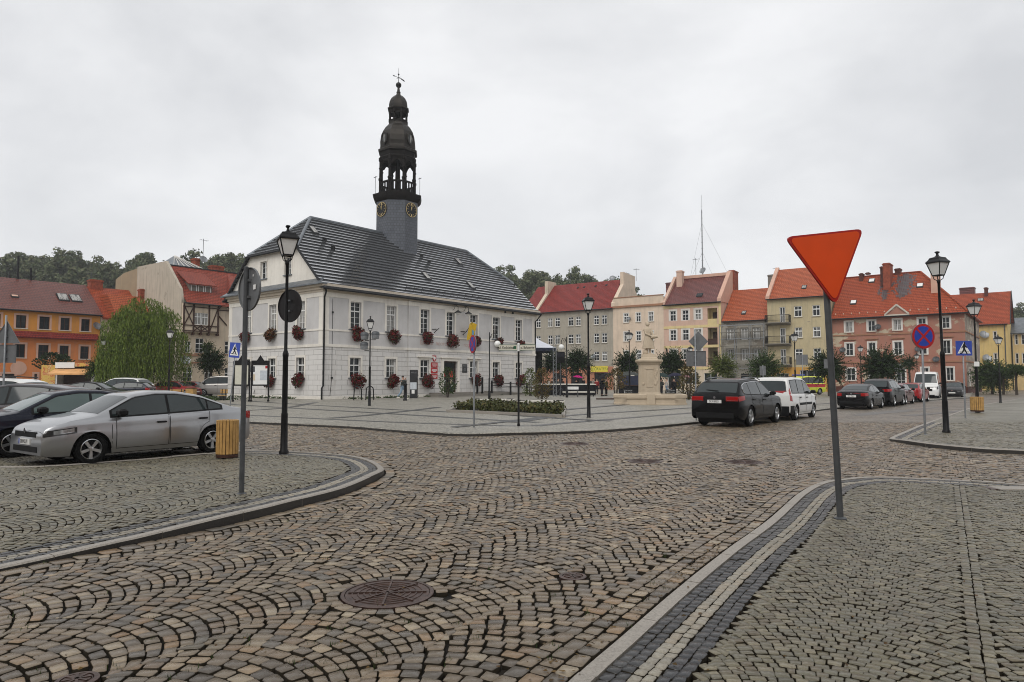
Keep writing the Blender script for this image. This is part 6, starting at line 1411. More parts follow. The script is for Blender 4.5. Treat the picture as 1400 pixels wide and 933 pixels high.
back_sign('triangle and rectangle sign backs at the left edge', 2, 592, 433, [('t', 2, 456, 19, 15), ('r', 2, 485, 14, 12.5)], r=.03)
back_sign('small rectangular sign back just left of the red triangle pole', 1136, 556, 490, [('r', 1132.5, 498, 4, 6.5)]); back_sign('square sign back in front of the ochre house', 1098, 546, 484, [('r', 1098, 492.5, 8, 7)]); back_sign('small sign back behind the dark parked cars', 1228, 541, 497, [('r', 1228, 503, 5.2, 5)]); back_sign('small sign back behind the white van', 1044, 549, 500, [('r', 1044, 507.5, 4.2, 6.5)])
P = G(1337, 565); t = thing('small_plate', 'small white plate strapped to the lamp post behind the right bin', 'sign', (P[0]-.05, P[1]-.12, HZ(498, P))); part('plate', M['white_paint'], t, lambda mb: mb.box(-.13, .13, -.01, .01, -.12, .12)); part('strap', M['galv'], t, lambda mb: mb.box(-.05, .05, .01, .1, -.02, .02))
# street-name finger sign
P = G(709, 586); t = thing('street_name_sign', 'two-bladed street name sign on a black post before the hall', 'street sign', (*P, .085), 0); h = HZ(470, P)-.085
part('post', M['black_iron'], t, lambda mb: (mb.lathe([(.05, 0), (.05, .06), (.036, .1), (.034, h-.25)], 12)), smooth=40); part('cap', M['white_paint'], t, lambda mb: mb.lathe([(.045, h-.27), (.045, h), (.02, h+.02)], 10), smooth=40); k = P[1]/F
M['sign_cream'] = pmat('sign_cream', (.62,.60,.50), .5, 0, .4, .06, 4)
for s_, L, txt, yaw, nm in ((-1, 27*k, 'ul. Kościelna', rad(4), 'left'), (1, 23*k, 'pl. Bohaterów', rad(-10), 'right')):
    kb = MB(); kb.T = Matrix.Translation((0, 0, h-.14)) @ Matrix.Rotation(yaw, 4, 'Z'); x0, x1 = sorted((s_*.05, s_*L)); kb.box(x0, x1, -.012, .012, -.105, .105); b = kb.build('blade', M['sign_cream'], t)
    m_ = MB(); m_.T = kb.T; m_.box(x0, x1, -.0135, -.0122, .085, .102); m_.box(x0, x1, -.0135, -.0122, -.102, -.085)
    if s_ < 0: m_.box(x1-.13, x1-.03, -.0135, -.0122, -.05, .05)
    m_.build('green_edge', pmat('green_dark', (.02,.10,.05), .5, 0, .4, 0), b)
    o = text('writing', txt, .13, M['black_iron'], b, (0, 0, 0), depth=.001, font_bold=True, sx=.8 if s_ < 0 else .68); o.matrix_local = kb.T @ Matrix.Translation(((x0+x1)/2-(.06 if s_ < 0 else 0), -.0135, -.005)) @ Matrix.Rotation(math.pi/2, 4, 'X') @ Matrix.Diagonal((.78 if s_ < 0 else .66, 1, 1, 1))
# --- slatted bins
def bin_(label, px, py, wpx, ytop, seed):
    P = G(px, py); rr = wpx*P[1]/F/2; h = HZ(ytop, P); zb = .03 if px < 700 else .10; t = thing('litter_bin', label, 'litter bin', (P[0], P[1]+rr*.7, zb), .1, 'round slatted wooden bins'); h -= zb
    n = 20
    for i in range(n):
        a = 2*math.pi*i/n; k = MB(); k.T = Matrix.Rotation(a, 4, 'Z'); w_ = rr*math.sin(math.pi/n)*.80; k.box(-w_, w_, -rr, -rr+.03, .07, h, c=.006); k.build('slat', M['wood'], t)
    part('liner', M['black_iron'], t, lambda mb: mb.lathe([(rr*.9, 0), (rr*.9, .06), (rr*.93, .06), (rr*.93, h*.97), (rr*.87, h*.97), (rr*.86, h*.35), (.01, h*.34)], 24, caps=False), smooth=40); part('rim', M['wood_dark'], t, lambda mb: (mb.lathe([(rr*.98, h*.88), (rr*.99, h*.92), (rr*.95, h*.92)], 24, caps=False), mb.lathe([(rr*.99, .0), (rr*.99, .07), (rr*.9, .075)], 24)), smooth=30)
bin_('round wooden slatted bin behind the silver car', 306, 628, 29, 575, 1); bin_('round wooden slatted bin on the right pavement', 1340, 566, 16, 543, 2)
# --- notice boards beside the hall
for px, w_, lab, pm in ((329.5, 9.5, 'left dark-framed notice board beside the town hall, half behind a pole', 'sign_cream'), (355, 10, 'right dark-framed notice board with a map beside the town hall', 'white_paint')):
    P = G(px, 551); k = P[1]/F; W = w_*k*1.12; t = thing('notice_board', lab, 'notice board', (*P, .085), rad(8), 'notice boards beside the hall'); zt = HZ(494 if px > 340 else 495, P)
    for s_ in (-1, 1): part('post', M['black_iron'], t, lambda mb: (mb.box(s_*W-.045, s_*W+.045, -.045, .045, 0, zt-.05), mb.box(s_*W-.07, s_*W+.07, -.07, .07, 0, .12)))
    z0, z1 = HZ(527.5, P), HZ(500, P); part('frame', M['black_iron'], t, lambda mb: (mb.box(-W+.05, W-.05, -.05, .05, z1-.05, z1+.28), mb.box(-W+.05, W-.05, -.05, .05, z0-.1, z0), mb.box(-W+.04, -W+.1, -.045, .045, z0-.09, z1+.27), mb.box(W-.1, W-.04, -.045, .045, z0-.09, z1+.27), mb.prism([(-.25, z1+.28), (.25, z1+.28), (0, z1+.68)], -.04, .04)))
    p = part('panel', M[pm], t, lambda mb: mb.box(-W+.05, W-.05, -.02, .02, z0, z1-.05))
    if px > 340:
        for a in ((-.55, z1-.35, .35, .4, M['galv_dark']), (-.5, z1-.95, .3, .45, M['paper_cream']), (.45, z1-.2, .2, .2, M['red_paint']), (.25, z1-.8, .5, .7, M['paper_blue'])): poster(p, a[0], -.021, a[1], a[2], a[3], a[4], name='notice')
# --- totem, bollard, cycle stands by the hall
P = G(565.5, 546); t = thing('information_totem', 'black information pillar with white notices by the hall door', 'information pillar', (*P, .085), rad(-20)); hh = HZ(506, P); M['totem'] = pmat('totem', (.018,.018,.02), .35, 0, .5, .1, 3)
p = part('panel', M['totem'], t, lambda mb: mb.box(-.36, .36, -.06, .06, 0, hh-.085, c=.01)); k = hh
text('heading', 'RATUSZ', .17, M['galv'], p, (.03, -.062, hh-.32), (math.pi/2, 0, 0), depth=.002, sx=.85); poster(p, 0, -.062, hh*.42, .62, .6, M['paper_blue'], name='notice'); poster(p, -.02, -.062, hh*.22, .28, .32, M['white_paint'], name='notice')
P = G(554, 549.5); t = thing('bollard', 'thick dark bollard in front of the walking man', 'bollard', (*P, .085)); part('post', M['black_iron'], t, lambda mb: mb.lathe([(.16, 0), (.16, .1), (.13, .14), (.12, 1.15), (.15, 1.2), (.15, 1.27), (.08, 1.34), (.01, 1.36)], 12), smooth=40)
for px, lab in ((489, 'left dark hoop cycle stand at the hall corner'), (505.5, 'right dark hoop cycle stand at the hall corner, behind a lamp post')):
    P = G(px, 548.5); t = thing('cycle_stand', lab, 'cycle stand', (*P, .085), rad(20), 'cycle stands by the hall'); part('hoop', M['black_iron'], t, lambda mb: mb.tube([(-.31, 0, 0), (-.27, 0, .85), (-.22, 0, .98), (-.12, 0, 1.04), (.12, 0, 1.04), (.22, 0, .98), (.27, 0, .85), (.31, 0, 0)], .045, 8), smooth=60)
P = G(352, 545); t = thing('cycle_hoop', 'thin metal hoop at the foot of the hall wall behind the notice board', 'hoop', (*P, .085), rad(10)); part('hoop', M['galv_dark'], t, lambda mb: mb.tube([(.22*math.cos(a)-.1, 0, .38+.32*math.sin(a)) for a in [x*.33-.9 for x in range(14)]], .02, 6))
# railings at the steps and ramp
def hallp(x, y): p = Vector((-15.23, 54.85))+U*x+V*y; return (p.x, p.y)
t = thing('ramp_railing', 'dark railing of the ramp right of the hall door', 'railing', (*hallp(17, -1.5), .085), UANG)
for x in (0, .75, 2.2, 5.2, 8.0, 10.6): part('post', M['black_iron'], t, lambda mb: mb.box(x-.07, x+.07, -.07, .07, 0, 1.75-.045*x+(.1 if x < 1 else -.15)))
part('rail', M['black_iron'], t, lambda mb: [mb.bar((2.2, 0, z), (10.6, 0, z-.35), .06) for z in (1.3, 1.0)])
part('ramp_wall', M['step'], t, lambda mb: mb.prism([(2.4, 0), (2.4, .42), (11.2, .0)], .2, 1.2))
# benches round the bed
def bench(label, px, py, L, yaw, back=False):
    P = G(px, py); t = thing('bench', label, 'bench', (*P, .085), yaw, 'pale slab benches on the square')
    part('seat', M['off_white'], t, lambda mb: mb.box(-L/2, L/2, -.24, .24, .36, .47, c=.012))
    for x in (-L/2+.25, L/2-.25): part('leg', M['black_iron'], t, lambda mb: (mb.box(x-.2, x-.14, -.22, .22, 0, .42), mb.box(x+.14, x+.2, -.22, .22, 0, .42), mb.box(x-.2, x+.2, -.23, .23, .42, .50)))
bench('pale slab bench behind the left half of the planting bed', 674, 559, 2.5, rad(-2)); bench('pale slab bench behind the right end of the planting bed', 739, 562, 2.6, rad(-2)); bench('pale slab bench with dark frame near the stage', 791, 543.5, 3.0, rad(2))
# wooden benches and box planter by the willow
for px, w_, lab in ((192, 28, 'long slatted wood bench under the willow'), (239, 18, 'shorter slatted wood bench right of the willow lamp post'), (304, 10, 'wood bench at the foot of the hall side wall')):
    P = G(px, 549); k = P[1]/F; L = w_*k; t = thing('park_bench', lab, 'bench', (*P, 0), rad(3), 'wooden benches by the willow')
    part('seat', M['wood'], t, lambda mb: [mb.box(-L/2, L/2, -.25+.17*i, -.1+.17*i, .42, .46) for i in range(3)]); part('backrest', M['wood'], t, lambda mb: [mb.box(-L/2, L/2, .3, .34, .62+.16*i, .76+.16*i) for i in range(2)])
    for x in (-L/2+.15, L/2-.15): part('leg', M['black_iron'], t, lambda mb: (mb.box(x-.03, x+.03, -.2, .34, 0, .42), mb.bar((x, .27, .42), (x, .32, .95), .05)))
P = G(261, 549); t = thing('box_planter', 'square wooden planter box right of the willow benches', 'planter', (*P, 0)); part('box', M['wood'], t, lambda mb: mb.box(-.3, .3, -.3, .3, 0, 1.0, c=.02)); part('rim', M['wood_dark'], t, lambda mb: mb.box(-.33, .33, -.33, .33, 1.0, 1.04))
# --- kiosk
P = G(90, 542); k = P[1]/F; t = thing('food_kiosk', 'white and orange food kiosk with striped awning at left', 'kiosk', (*P, 0), rad(4)); H_ = HZ(500, P)
M['kiosk_ad'] = (lambda t_: (t_.set(col=t_.ramp(t_.noise(t_.pos(), 2.2, 4), [(.3, (.55,.33,.05)), (.45, (.62,.42,.10)), (.52, (.5,.08,.03)), (.6, (.6,.5,.2)), (.7, (.55,.2,.04))]), rough=.5), t_.m)[1])(NT('kiosk_ad'))
part('body', M['white_paint'], t, lambda mb: (mb.box(-1.1, 2.5, .06, 2.4, 0, 1.15), mb.box(-1.1, -.95, .06, 2.4, 1.15, H_), mb.box(2.35, 2.5, .06, 2.4, 1.15, H_), mb.box(-.95, 2.35, 2.2, 2.4, 1.15, H_), mb.box(-1.1, 2.5, .06, 2.4, H_, H_+.12)))
part('side_panel', M['kiosk_ad'], t, lambda mb: mb.box(-2.45, -1.12, .0, 2.3, .35, H_+.05)); part('fascia', M['white_paint'], t, lambda mb: mb.box(-1.1, .75, -.06, .05, H_-.25, H_+.32)); part('menu_board', M['kiosk_ad'], t, lambda mb: mb.box(.78, 2.45, -.04, .05, H_-.1, H_+.25))
part('awning', pmat('awning_orange', (.62,.33,.13), .7, 0, .3, .3, 1.2), t, lambda mb: mb.prismx([(.05, H_-.32), (-1.35, H_-.82), (-1.35, H_-.95), (.05, H_-.36)], -1.1, 2.5)); part('counter', M['galv'], t, lambda mb: mb.box(-1.0, 2.4, -.3, .3, 1.16, 1.2)); part('inside', M['wood_dark'], t, lambda mb: mb.box(-.94, 2.34, 1.2, 2.19, 1.21, H_-.02))
# --- fountain with statue
M['sandstone'] = (lambda t_: (t_.set(col=t_.mix(t_.math('MULTIPLY', t_.noise(t_.pos((1,1,.5)), 2.5, 6), .8), (.60,.50,.375), (.33,.265,.19)), rough=.85, spec=.2), t_.bump(t_.noise(t_.pos(), 14, 5), .4, .03), t_.m)[2])(NT('sandstone'))
P = G(886, 556); k = P[1]/F; Pc = (187/F*(P[1]+2.0), P[1]+2.0); k = Pc[1]/F
t = thing('fountain', 'sandstone fountain with square pedestal and low basin', 'fountain', (*Pc, .085), rad(-8)); Z = lambda py: HZ(py, Pc)-.085
oct_ = lambda a, b, c: [(-a+c, -b), (a-c, -b), (a, -b+c), (a, b-c), (a-c, b), (-a+c, b), (-a, b-c), (-a, -b+c)]
def f(mb):
    A, B_ = 47*k, 1.75
    mb.loft([[(x*s_, y*s_, z) for x, y in oct_(A, B_, .8)] for s_, z in ((1.02, 0), (1.02, .1), (1.0, .12), (1.0, .42), (1.03, .45), (1.03, .62), (1.0, .66), (.93, .66), (.92, .3))], caps=False); mb.poly([(x*.92, y*.92, .32) for x, y in oct_(A, B_, .8)])
    mb.box(-5.5*k, 5.5*k, -B_*1.06, -B_*.9, 0, .7, c=.02); mb.box(-A*.86, -A*.12, -B_*1.025, -B_*.99, .36, .40); mb.box(A*.12, A*.86, -B_*1.025, -B_*.99, .36, .40)
part('basin', M['sandstone'], t, f)
part('water', pmat('water', (.03,.04,.035), .05, 0, .6, 0), t, lambda mb: mb.poly([(x*.92, y*.92, .5) for x, y in oct_(47*k, 1.75, .8)]))
def f(mb):
    a = 14.0*k; q = lambda s_, z: [(x*s_, y*s_, z) for x, y in oct_(a, a, .12)]
    zt = Z(491.5); mb.loft([q(1.28, .3), q(1.28, .55), q(1.2, .62), q(1.2, Z(544)), q(1.12, Z(541)), q(1.04, Z(538)), q(1.0, Z(536)), q(.97, Z(499.5)), q(1.04, Z(498.5)), q(1.06, Z(497.5)), q(1.24, Z(495.5)), q(1.28, Z(494.5)), q(1.28, Z(492.8)), q(1.2, Z(492.3)), q(.82, Z(491.8)), q(.78, Z(490)), q(.72, Z(489)), q(.70, Z(486.3)), q(.66, Z(485.5))])
    for sx in (-.55, .55): 
        mb.box(sx*a-a*.05 if sx < 0 else sx*a, sx*a if sx < 0 else sx*a+a*.05, -a*1.02, -a*.97, Z(534), Z(503))
    mb.box(-a*.3, a*.3, -a*1.03, -a*.97, Z(530), Z(507), c=.01); mb.box(-a*.36, a*.36, -a*1.05, -a*.97, Z(505.5), Z(503.5))
    for sx in (-.6, .55): mb.sphere((sx*a, -a*.99, Z(525)), .09, .06, .11, 8, 6)
    for i in range(9): mb.sphere((.62*a+.05*math.sin(i), -a*.99, Z(523-2*i)), .09, .05, .09, 7, 5)
part('pedestal', M['sandstone'], t, f)
for sx in (-1, 1): part('bowl', M['sandstone'], t, lambda mb: mb.lathe([(.18, Z(551)), (.22, Z(549)), (.42, Z(547)), (.62, Z(544)), (.66, Z(543)), (.6, Z(542.6)), (.3, Z(545))], 16, (sx*13*k, -15.5*k*1.1, 0)), smooth=40)
# --- statue
t = thing('statue', 'sandstone statue of a standing woman holding a bundle, on the fountain pedestal', 'statue', (Pc[0]+.0, Pc[1], .085+Z(486)), rad(-8)); s_ = (HZ(440, Pc)-HZ(486, Pc))/1.78
def f(mb):
    def ring(cx, cy, rx, ry, z, n=18, fold=0): return [(s_*(cx+1.22*rx*(1+fold*math.sin(7*a))*math.cos(a)), s_*(cy+1.2*ry*(1+fold*math.sin(7*a))*math.sin(a)), s_*z) for a in [2*math.pi*i/n for i in range(n)]]
    mb.loft([ring(-.02, 0, .30, .24, 0), ring(-.02, 0, .30, .24, .05)]); mb.sphere((-.16*s_, 0, .14*s_), .14*s_, .16*s_, .18*s_)
    for x in (-.06, .08): mb.tube([(s_*x, -.03*s_, .04*s_), (s_*(x-.01), 0, .25*s_), (s_*x, 0, .5*s_)], [.05*s_, .055*s_, .08*s_], 8); mb.sphere((s_*(x+.05), -.06*s_, .07*s_), .1*s_, .05*s_, .04*s_)
    mb.loft([ring(-.01, 0, .27, .2, .36, fold=.09), ring(-.01, 0, .25, .19, .5, fold=.09), ring(-.01, 0, .21, .17, .75, fold=.07), ring(-.02, 0, .17, .14, .95, fold=.03), ring(-.02, 0, .135, .11, 1.06), ring(-.03, 0, .16, .12, 1.2), ring(-.05, 0, .19, .12, 1.34), ring(-.06, 0, .16, .10, 1.42), ring(-.05, 0, .07, .065, 1.47), ring(-.045, 0, .052, .055, 1.53)])
    mb.sphere((-.035*s_, -.01*s_, 1.64*s_), .085*s_, .1*s_, .125*s_, 14, 10); mb.sphere((-.06*s_, .02*s_, 1.67*s_), .1*s_, .1*s_, .12*s_, 12, 8); mb.sphere((.05*s_, -.03*s_, 1.63*s_), .02*s_, .02*s_, .03*s_, 6, 5)
    mb.tube([(s_*-.18, -.04*s_, 1.36*s_), (s_*-.17, -.12*s_, 1.14*s_), (s_*.02, -.2*s_, 1.05*s_), (s_*.2, -.2*s_, .98*s_)], [.065*s_, .055*s_, .045*s_, .035*s_], 9)
    mb.tube([(s_*.08, -.04*s_, 1.38*s_), (s_*.17, -.06*s_, 1.2*s_), (s_*.22, -.12*s_, 1.08*s_), (s_*.29, -.16*s_, .99*s_)], [.085*s_, .075*s_, .06*s_, .045*s_], 9)
    mb.loft([ring(.26, -.16, .02, .03, .86), ring(.27, -.16, .13, .10, .9), ring(.29, -.16, .15, .12, .97), ring(.27, -.15, .12, .1, 1.03), ring(.25, -.15, .03, .03, 1.06)]); mb.sphere((.4*s_, -.17*s_, .95*s_), .1*s_, .05*s_, .05*s_, 8, 6)
part('figure', M['sandstone'], t, f, smooth=55)
M['head_dark'] = pmat('head_dark', (.03,.03,.032), .08, 0, .6, 0)
# ================================================================== VEHICLES
def smooth_interp(pts, blur=.05):
    P = sorted(pts); xs = np.array([p[0] for p in P]); zs = np.array([p[1] for p in P]); g = np.linspace(xs[0]-.3, xs[-1]+.3, 900); v = np.interp(g, xs, zs)
    k = max(3, int(blur/(g[1]-g[0]))); ker = np.hanning(2*k+1); ker /= ker.sum(); v = np.convolve(np.pad(v, k, mode='edge'), ker, 'valid'); return lambda x: float(np.interp(x, g, v))
class Body:
    def __init__(s, sp):
        s.sp = sp; s.L, s.W = sp['L'], sp['W']; s.top = smooth_interp(sp['top'], sp.get('blur', .06)); s.belt = smooth_interp(sp['belt'], .15)
        s.xf = s.L/2-sp['fo']; s.xr = s.xf-sp['wb']; s.wr = sp['wr']; s.tum = sp.get('tum', .38); s.nose = sp.get('nose', .80); s.tail = sp.get('tail', .84)
    def hw(s, x):
        h = s.W/2; f = s.L/2-.75; r = -s.L/2+.55
        if x > f: return h*(1-(1-s.nose)*((x-f)/.75)**3.2)
        if x < r: return h*(1-(1-s.tail)*((r-x)/.55)**2.8)
        return h
    def zb(s, x):
        z = s.sp.get('sill', .2)
        for e, k in ((s.L/2, .04), (-s.L/2, .12)):
            d = abs(x-e)
            if d < .35: z += k*(1-d/.35)**2
        ra = s.wr+.055
        for c in (s.xf, s.xr):
            d = abs(x-c)
            if d < ra: z = max(z, s.wr+math.sqrt(ra*ra-d*d)*.97)
        return z
    def sec(s, x):
        hw, zt, zb = s.hw(x), s.top(x), s.zb(x); zd = min(s.belt(x), zt-.035); zs = min(s.sp.get('sill', .2), zd-.1); H = zd-zs; gh = max(0, zt-.035-zd); b = hw*.925; rw = max(.2, b-s.tum*gh)
        ff = (0, .16, .36, .52, .66, .70, .86, .965, 1.0); yy = (.93, .985, 1.0, .998, .992, .982, .975, .958, .925)
        k = min(1, gh/.25); P = []
        for i, f in enumerate(ff):
            z = max(zs+f*H, min(zb+.006*i, zd-.002*(9-i))); P.append((hw*float(np.interp((z-zs)/H, ff, yy)), z))
        P += [(b+(rw-b)*t, zd+(zt-.075*k-.035*(1-k)-zd)*t) for t in (.33, .66, 1.0)]
        P += [(rw-.045, zt-.03*k-.028*(1-k)), (rw*.8, zt-.014), (rw*.42, zt-.003), (0, zt)]
        return P
    def y(s, x, z):
        P = s.sec(x)
        for a, b in zip(P[:-1], P[1:]):
            if b[1] >= z: 
                t = (z-a[1])/max(1e-6, b[1]-a[1]); return a[0]+(b[0]-a[0])*min(1, max(0, t))
        return P[-1][0]
    def z(s, x, y):
        P = s.sec(x)[::-1]
        for a, b in zip(P[:-1], P[1:]):
            if b[0] >= y: t = (y-a[0])/max(1e-6, b[0]-a[0]); return a[1]+(b[1]-a[1])*t
        return P[-1][1]
    def shell(s):
        mb = MB(); L = s.L/2; e = [0, .012, .03, .06, .1, .15, .21, .28]
        xs = sorted(set([-L+v for v in e]+[L-v for v in e]+list(np.linspace(-L+.34, L-.34, 84)))); rings = []
        for x in xs:
            P = s.sec(x); rings.append([(x, p[0], p[1]) for p in P]+[(x, -p[0], p[1]) for p in P[-2::-1]])
        n = len(rings[0]); vs = [p for r in rings for p in r]; fs = [(k*n+i, k*n+i+1, (k+1)*n+i+1, (k+1)*n+i) for k in range(len(rings)-1) for i in range(n-1)]
        fs += [tuple(range(n-1, -1, -1)), tuple((len(rings)-1)*n+i for i in range(n))]; mb.add(vs, fs); return mb
    def side(s, mb, x0, x1, lo, hi, off, sgn, nx=14, nz=5):
        vs = []
        for i in range(nx+1):
            x = x0+(x1-x0)*i/nx; a, b = lo(x), hi(x); b = max(b, a+.002)
            for j in range(nz+1):
                z = a+(b-a)*j/nz; y = s.y(x, z); d = .01; dyx = (s.y(min(x+d, s.L/2), z)-s.y(max(x-d, -s.L/2), z))/(2*d); dyz = (s.y(x, z+d)-s.y(x, z-d))/(2*d); n = Vector((-dyx, 1, -dyz)).normalized()*off; vs.append((x+n.x, sgn*(y+n.y), z+n.z))
        fs = [(i*(nz+1)+j, (i+1)*(nz+1)+j, (i+1)*(nz+1)+j+1, i*(nz+1)+j+1) for i in range(nx) for j in range(nz)]
        if sgn > 0: fs = [f[::-1] for f in fs]
        mb.add(vs, fs)
    def topp(s, mb, x0, x1, w0, w1, off, nx=12, ny=10):
        vs = []
        for i in range(nx+1):
            x = x0+(x1-x0)*i/nx; w = w0+(w1-w0)*i/nx; rw = s.sec(x)[12][0]*w; sl = (s.top(x+.01)-s.top(x-.01))/.02; n = Vector((-sl, 0, 1)).normalized()*off
            for j in range(ny+1): y = -rw+2*rw*j/ny; vs.append((x+n.x, y, s.z(x, abs(y))+n.z))
        mb.add(vs, [(i*(ny+1)+j, (i+1)*(ny+1)+j, (i+1)*(ny+1)+j+1, i*(ny+1)+j+1) for i in range(nx) for j in range(ny)])
def lin(*p): xs = [a for a, b in p]; zs = [b for a, b in p]; return lambda x: float(np.interp(x, xs, zs))
def wheel(par, x, y, r, w, sgn, rim=None, spokes=5, rr=.66):
    o = MB(); o.T = Matrix.Translation((x, y, r)) @ Matrix.Rotation(math.pi/2*(-sgn), 4, 'X')
    o.lathe([(r*rr, -w/2), (r*.93, -w/2), (r, -w*.32), (r, w*.32), (r*.93, w/2), (r*.72, w/2+.004), (r*rr, w/2-.01), (r*rr, -w/2)], 28, caps=False)
    wh = o.build('wheel', M['rubber'], par, 35)
    k = MB(); k.T = o.T; k.lathe([(r*rr, w/2-.012), (r*rr*.93, w/2-.004), (r*rr*.90, w/2-.03), (r*rr*.88, -w*.2)], 28, caps=False)
    for i in range(spokes):
        a = 2*math.pi*i/spokes+.3; c, d = math.cos(a), math.sin(a); R1, R0 = r*rr*.92, r*.07; z1, z0 = w/2-.018, w/2-.02
        for s_ in (-1, 1): pass
        t0, t1 = r*.075, r*.105; k.add([(c*R0-d*t0, d*R0+c*t0, z0), (c*R0+d*t0, d*R0-c*t0, z0), (c*R1+d*t1, d*R1-c*t1, z1), (c*R1-d*t1, d*R1+c*t1, z1), (c*R0-d*t0, d*R0+c*t0, z0-.04), (c*R0+d*t0, d*R0-c*t0, z0-.04), (c*R1+d*t1, d*R1-c*t1, z1-.04), (c*R1-d*t1, d*R1+c*t1, z1-.04)], [(0,1,2,3), (1,5,6,2), (0,3,7,4), (3,2,6,7), (0,4,5,1)])
    k.lathe([(r*.15, w/2-.03), (r*.14, w/2-.008), (r*.05, w/2-.004)], 14); k.build('rim', rim or M['alloy'], wh, 35, fixn=True)
    b = MB(); b.T = o.T; b.lathe([(r*rr*.9, -w*.1), (.01, -w*.1)], 20, caps=False); b.build('brake', M['plastic'], wh); return wh
def car(label, sp, loc, heading, body, cat='car', name='car', glass=None, plate=None, group='cars parked round the square', doors=True, z=.0, rim=None, simple=False):
    t = thing(name, label, cat, (loc[0], loc[1], z), heading, group); B = Body(sp); L = sp['L']/2; glass = glass or M['autoglass']
    bd = B.shell().build('body', body, t, 42)
    part('underbody', M['plastic'], t, lambda mb: (mb.box(-L+.25, L-.25, -B.W/2+.24, B.W/2-.24, .17, .62), mb.box(B.xf-B.wr-.02, B.xf+B.wr+.02, -B.W/2+.1, B.W/2-.1, B.wr*.9, B.wr*2+.03), mb.box(B.xr-B.wr-.02, B.xr+B.wr+.02, -B.W/2+.1, B.W/2-.1, B.wr*.9, B.wr*2+.03)))
    for x in (B.xf, B.xr):
        for s_ in (1, -1): wheel(t, x, s_*(B.W/2-.125), B.wr, .2, s_, rim or M['alloy'])
    w0, w1 = sp['wind']; part('windscreen', glass, t, lambda mb: B.topp(mb, w0, w1, .97, .98, .004), smooth=180); r0, r1 = sp['rear']; part('rear_window', glass, t, lambda mb: B.topp(mb, r0, r1, .93, .95, .004), smooth=180)
    hi = lambda x: min(B.top(x)-sp.get('hdr', .105), sp.get('whi', 9)); lo = lambda x: B.belt(x)+.035
    for s_ in (1, -1):
        a = MB(); B.side(a, sp['win'][0][0]-.05, sp['win'][-1][1]+.05, lambda x: lo(x)-.03, lambda x: hi(x)+.03, .0025, s_, 40); a.build('window_trim', M['plastic'], t, 180)
        for x0, x1 in sp['win']: part('side_window', glass, t, lambda mb: B.side(mb, x0, x1, lo, hi, .006, s_, 18), smooth=180)
        if doors:
            for x0, x1 in sp['doors']:
                zl = lambda x: max(B.zb(x)+.09, .27); zh = lambda x: B.belt(x)-.005
                d = part('door', body, t, lambda mb: B.side(mb, x0, x1, zl, zh, .003, s_, 24, 12), smooth=180); part('seam', M['plastic'], d, lambda mb: (B.side(mb, x0-.005, x0+.005, zl, zh, .006, s_, 1, 14), B.side(mb, x1-.005, x1+.005, zl, zh, .006, s_, 1, 14), B.side(mb, x0, x1, lambda x: zl(x)-.004, lambda x: zl(x)+.006, .006, s_, 24, 1)))
                hx = x0+.16; hy = B.y(hx, B.belt(hx)-.15); part('handle', sp.get('hmat', M['plastic']), d, lambda mb: mb.box(hx-.1, hx+.1, *sorted((s_*hy, s_*(hy+.045))), B.belt(hx)-.17, B.belt(hx)-.13, c=.012))
        mx = sp['mir']; my = B.y(mx, B.belt(mx)); part('mirror', sp.get('mmat', M['plastic']), t, lambda mb: (mb.box(mx-.09, mx+.09, *sorted((s_*(my+.03), s_*(my+.23))), B.belt(mx)+.03, B.belt(mx)+.18, c=.04), mb.bar((mx, s_*(my-.05), B.belt(mx)+.04), (mx, s_*(my+.08), B.belt(mx)+.06), .05)))
        h = sp['head']; hl = part('headlight', M['head_dark'], t, lambda mb: B.side(mb, h[0], h[1], lin((h[0], h[3]), (h[1], h[2])), lin((h[0], h[5]), (h[1], h[4])), .004, s_, 14, 8), smooth=180); part('reflector', M['head'], hl, lambda mb: B.side(mb, h[0]+.05, h[1]-.16, lin((h[0], h[3]+.03), (h[1], h[2]+.02)), lin((h[0], h[5]-.015), (h[1], h[4]-.02)), .0065, s_, 12, 6), smooth=180)
        q = sp['tl']; tl = part('taillight', sp.get('tmat', M['tail']), t, lambda mb: (B.side(mb, q[0], q[1], lin((q[0], q[2]), (q[1], q[3])), lin((q[0], q[4]), (q[1], q[5])), .005, s_, 8), [mb.box(-L-.012, -L+.05, *sorted((s_*q[6], s_*B.y(-L+.02, .8)*.985)), q[2], q[4], c=.006)] if q[6] else None), smooth=40)
    g = sp['grille']; gr = part('grille', M['plastic'], t, lambda mb: (mb.box(L-.03, L+.006, -g[0], g[0], g[1], g[2], c=.004), ))
    part('lower_intake', M['plastic'], t, lambda mb: mb.box(L-.05, L+.007, -sp['W']*.33, sp['W']*.33, .29, .40, c=.004)); part('front_plate', M['plate'], t, lambda mb: mb.box(L+.0, L+.022, -.26, .26, .43, .54)); 
    rp = part('rear_plate', M['plate'], t, lambda mb: mb.box(-L-.024, -L, -.26, .26, sp['rpz'], sp['rpz']+.115))
    part('rear_bumper', M['plastic'], t, lambda mb: mb.box(-L-.008, -L+.05, -sp['W']*.36, sp['W']*.36, .32, .32+sp.get('rb', .14), c=.006)); part('badge', M['chrome'], t, lambda mb: mb.disc((-L-.008, 0, sp['rpz']+.2), .045, 14, 'x', .016)); part('badge', M['chrome'], gr, lambda mb: mb.disc((L+.012, 0, g[2]+.02), .05, 14, 'x', .016))
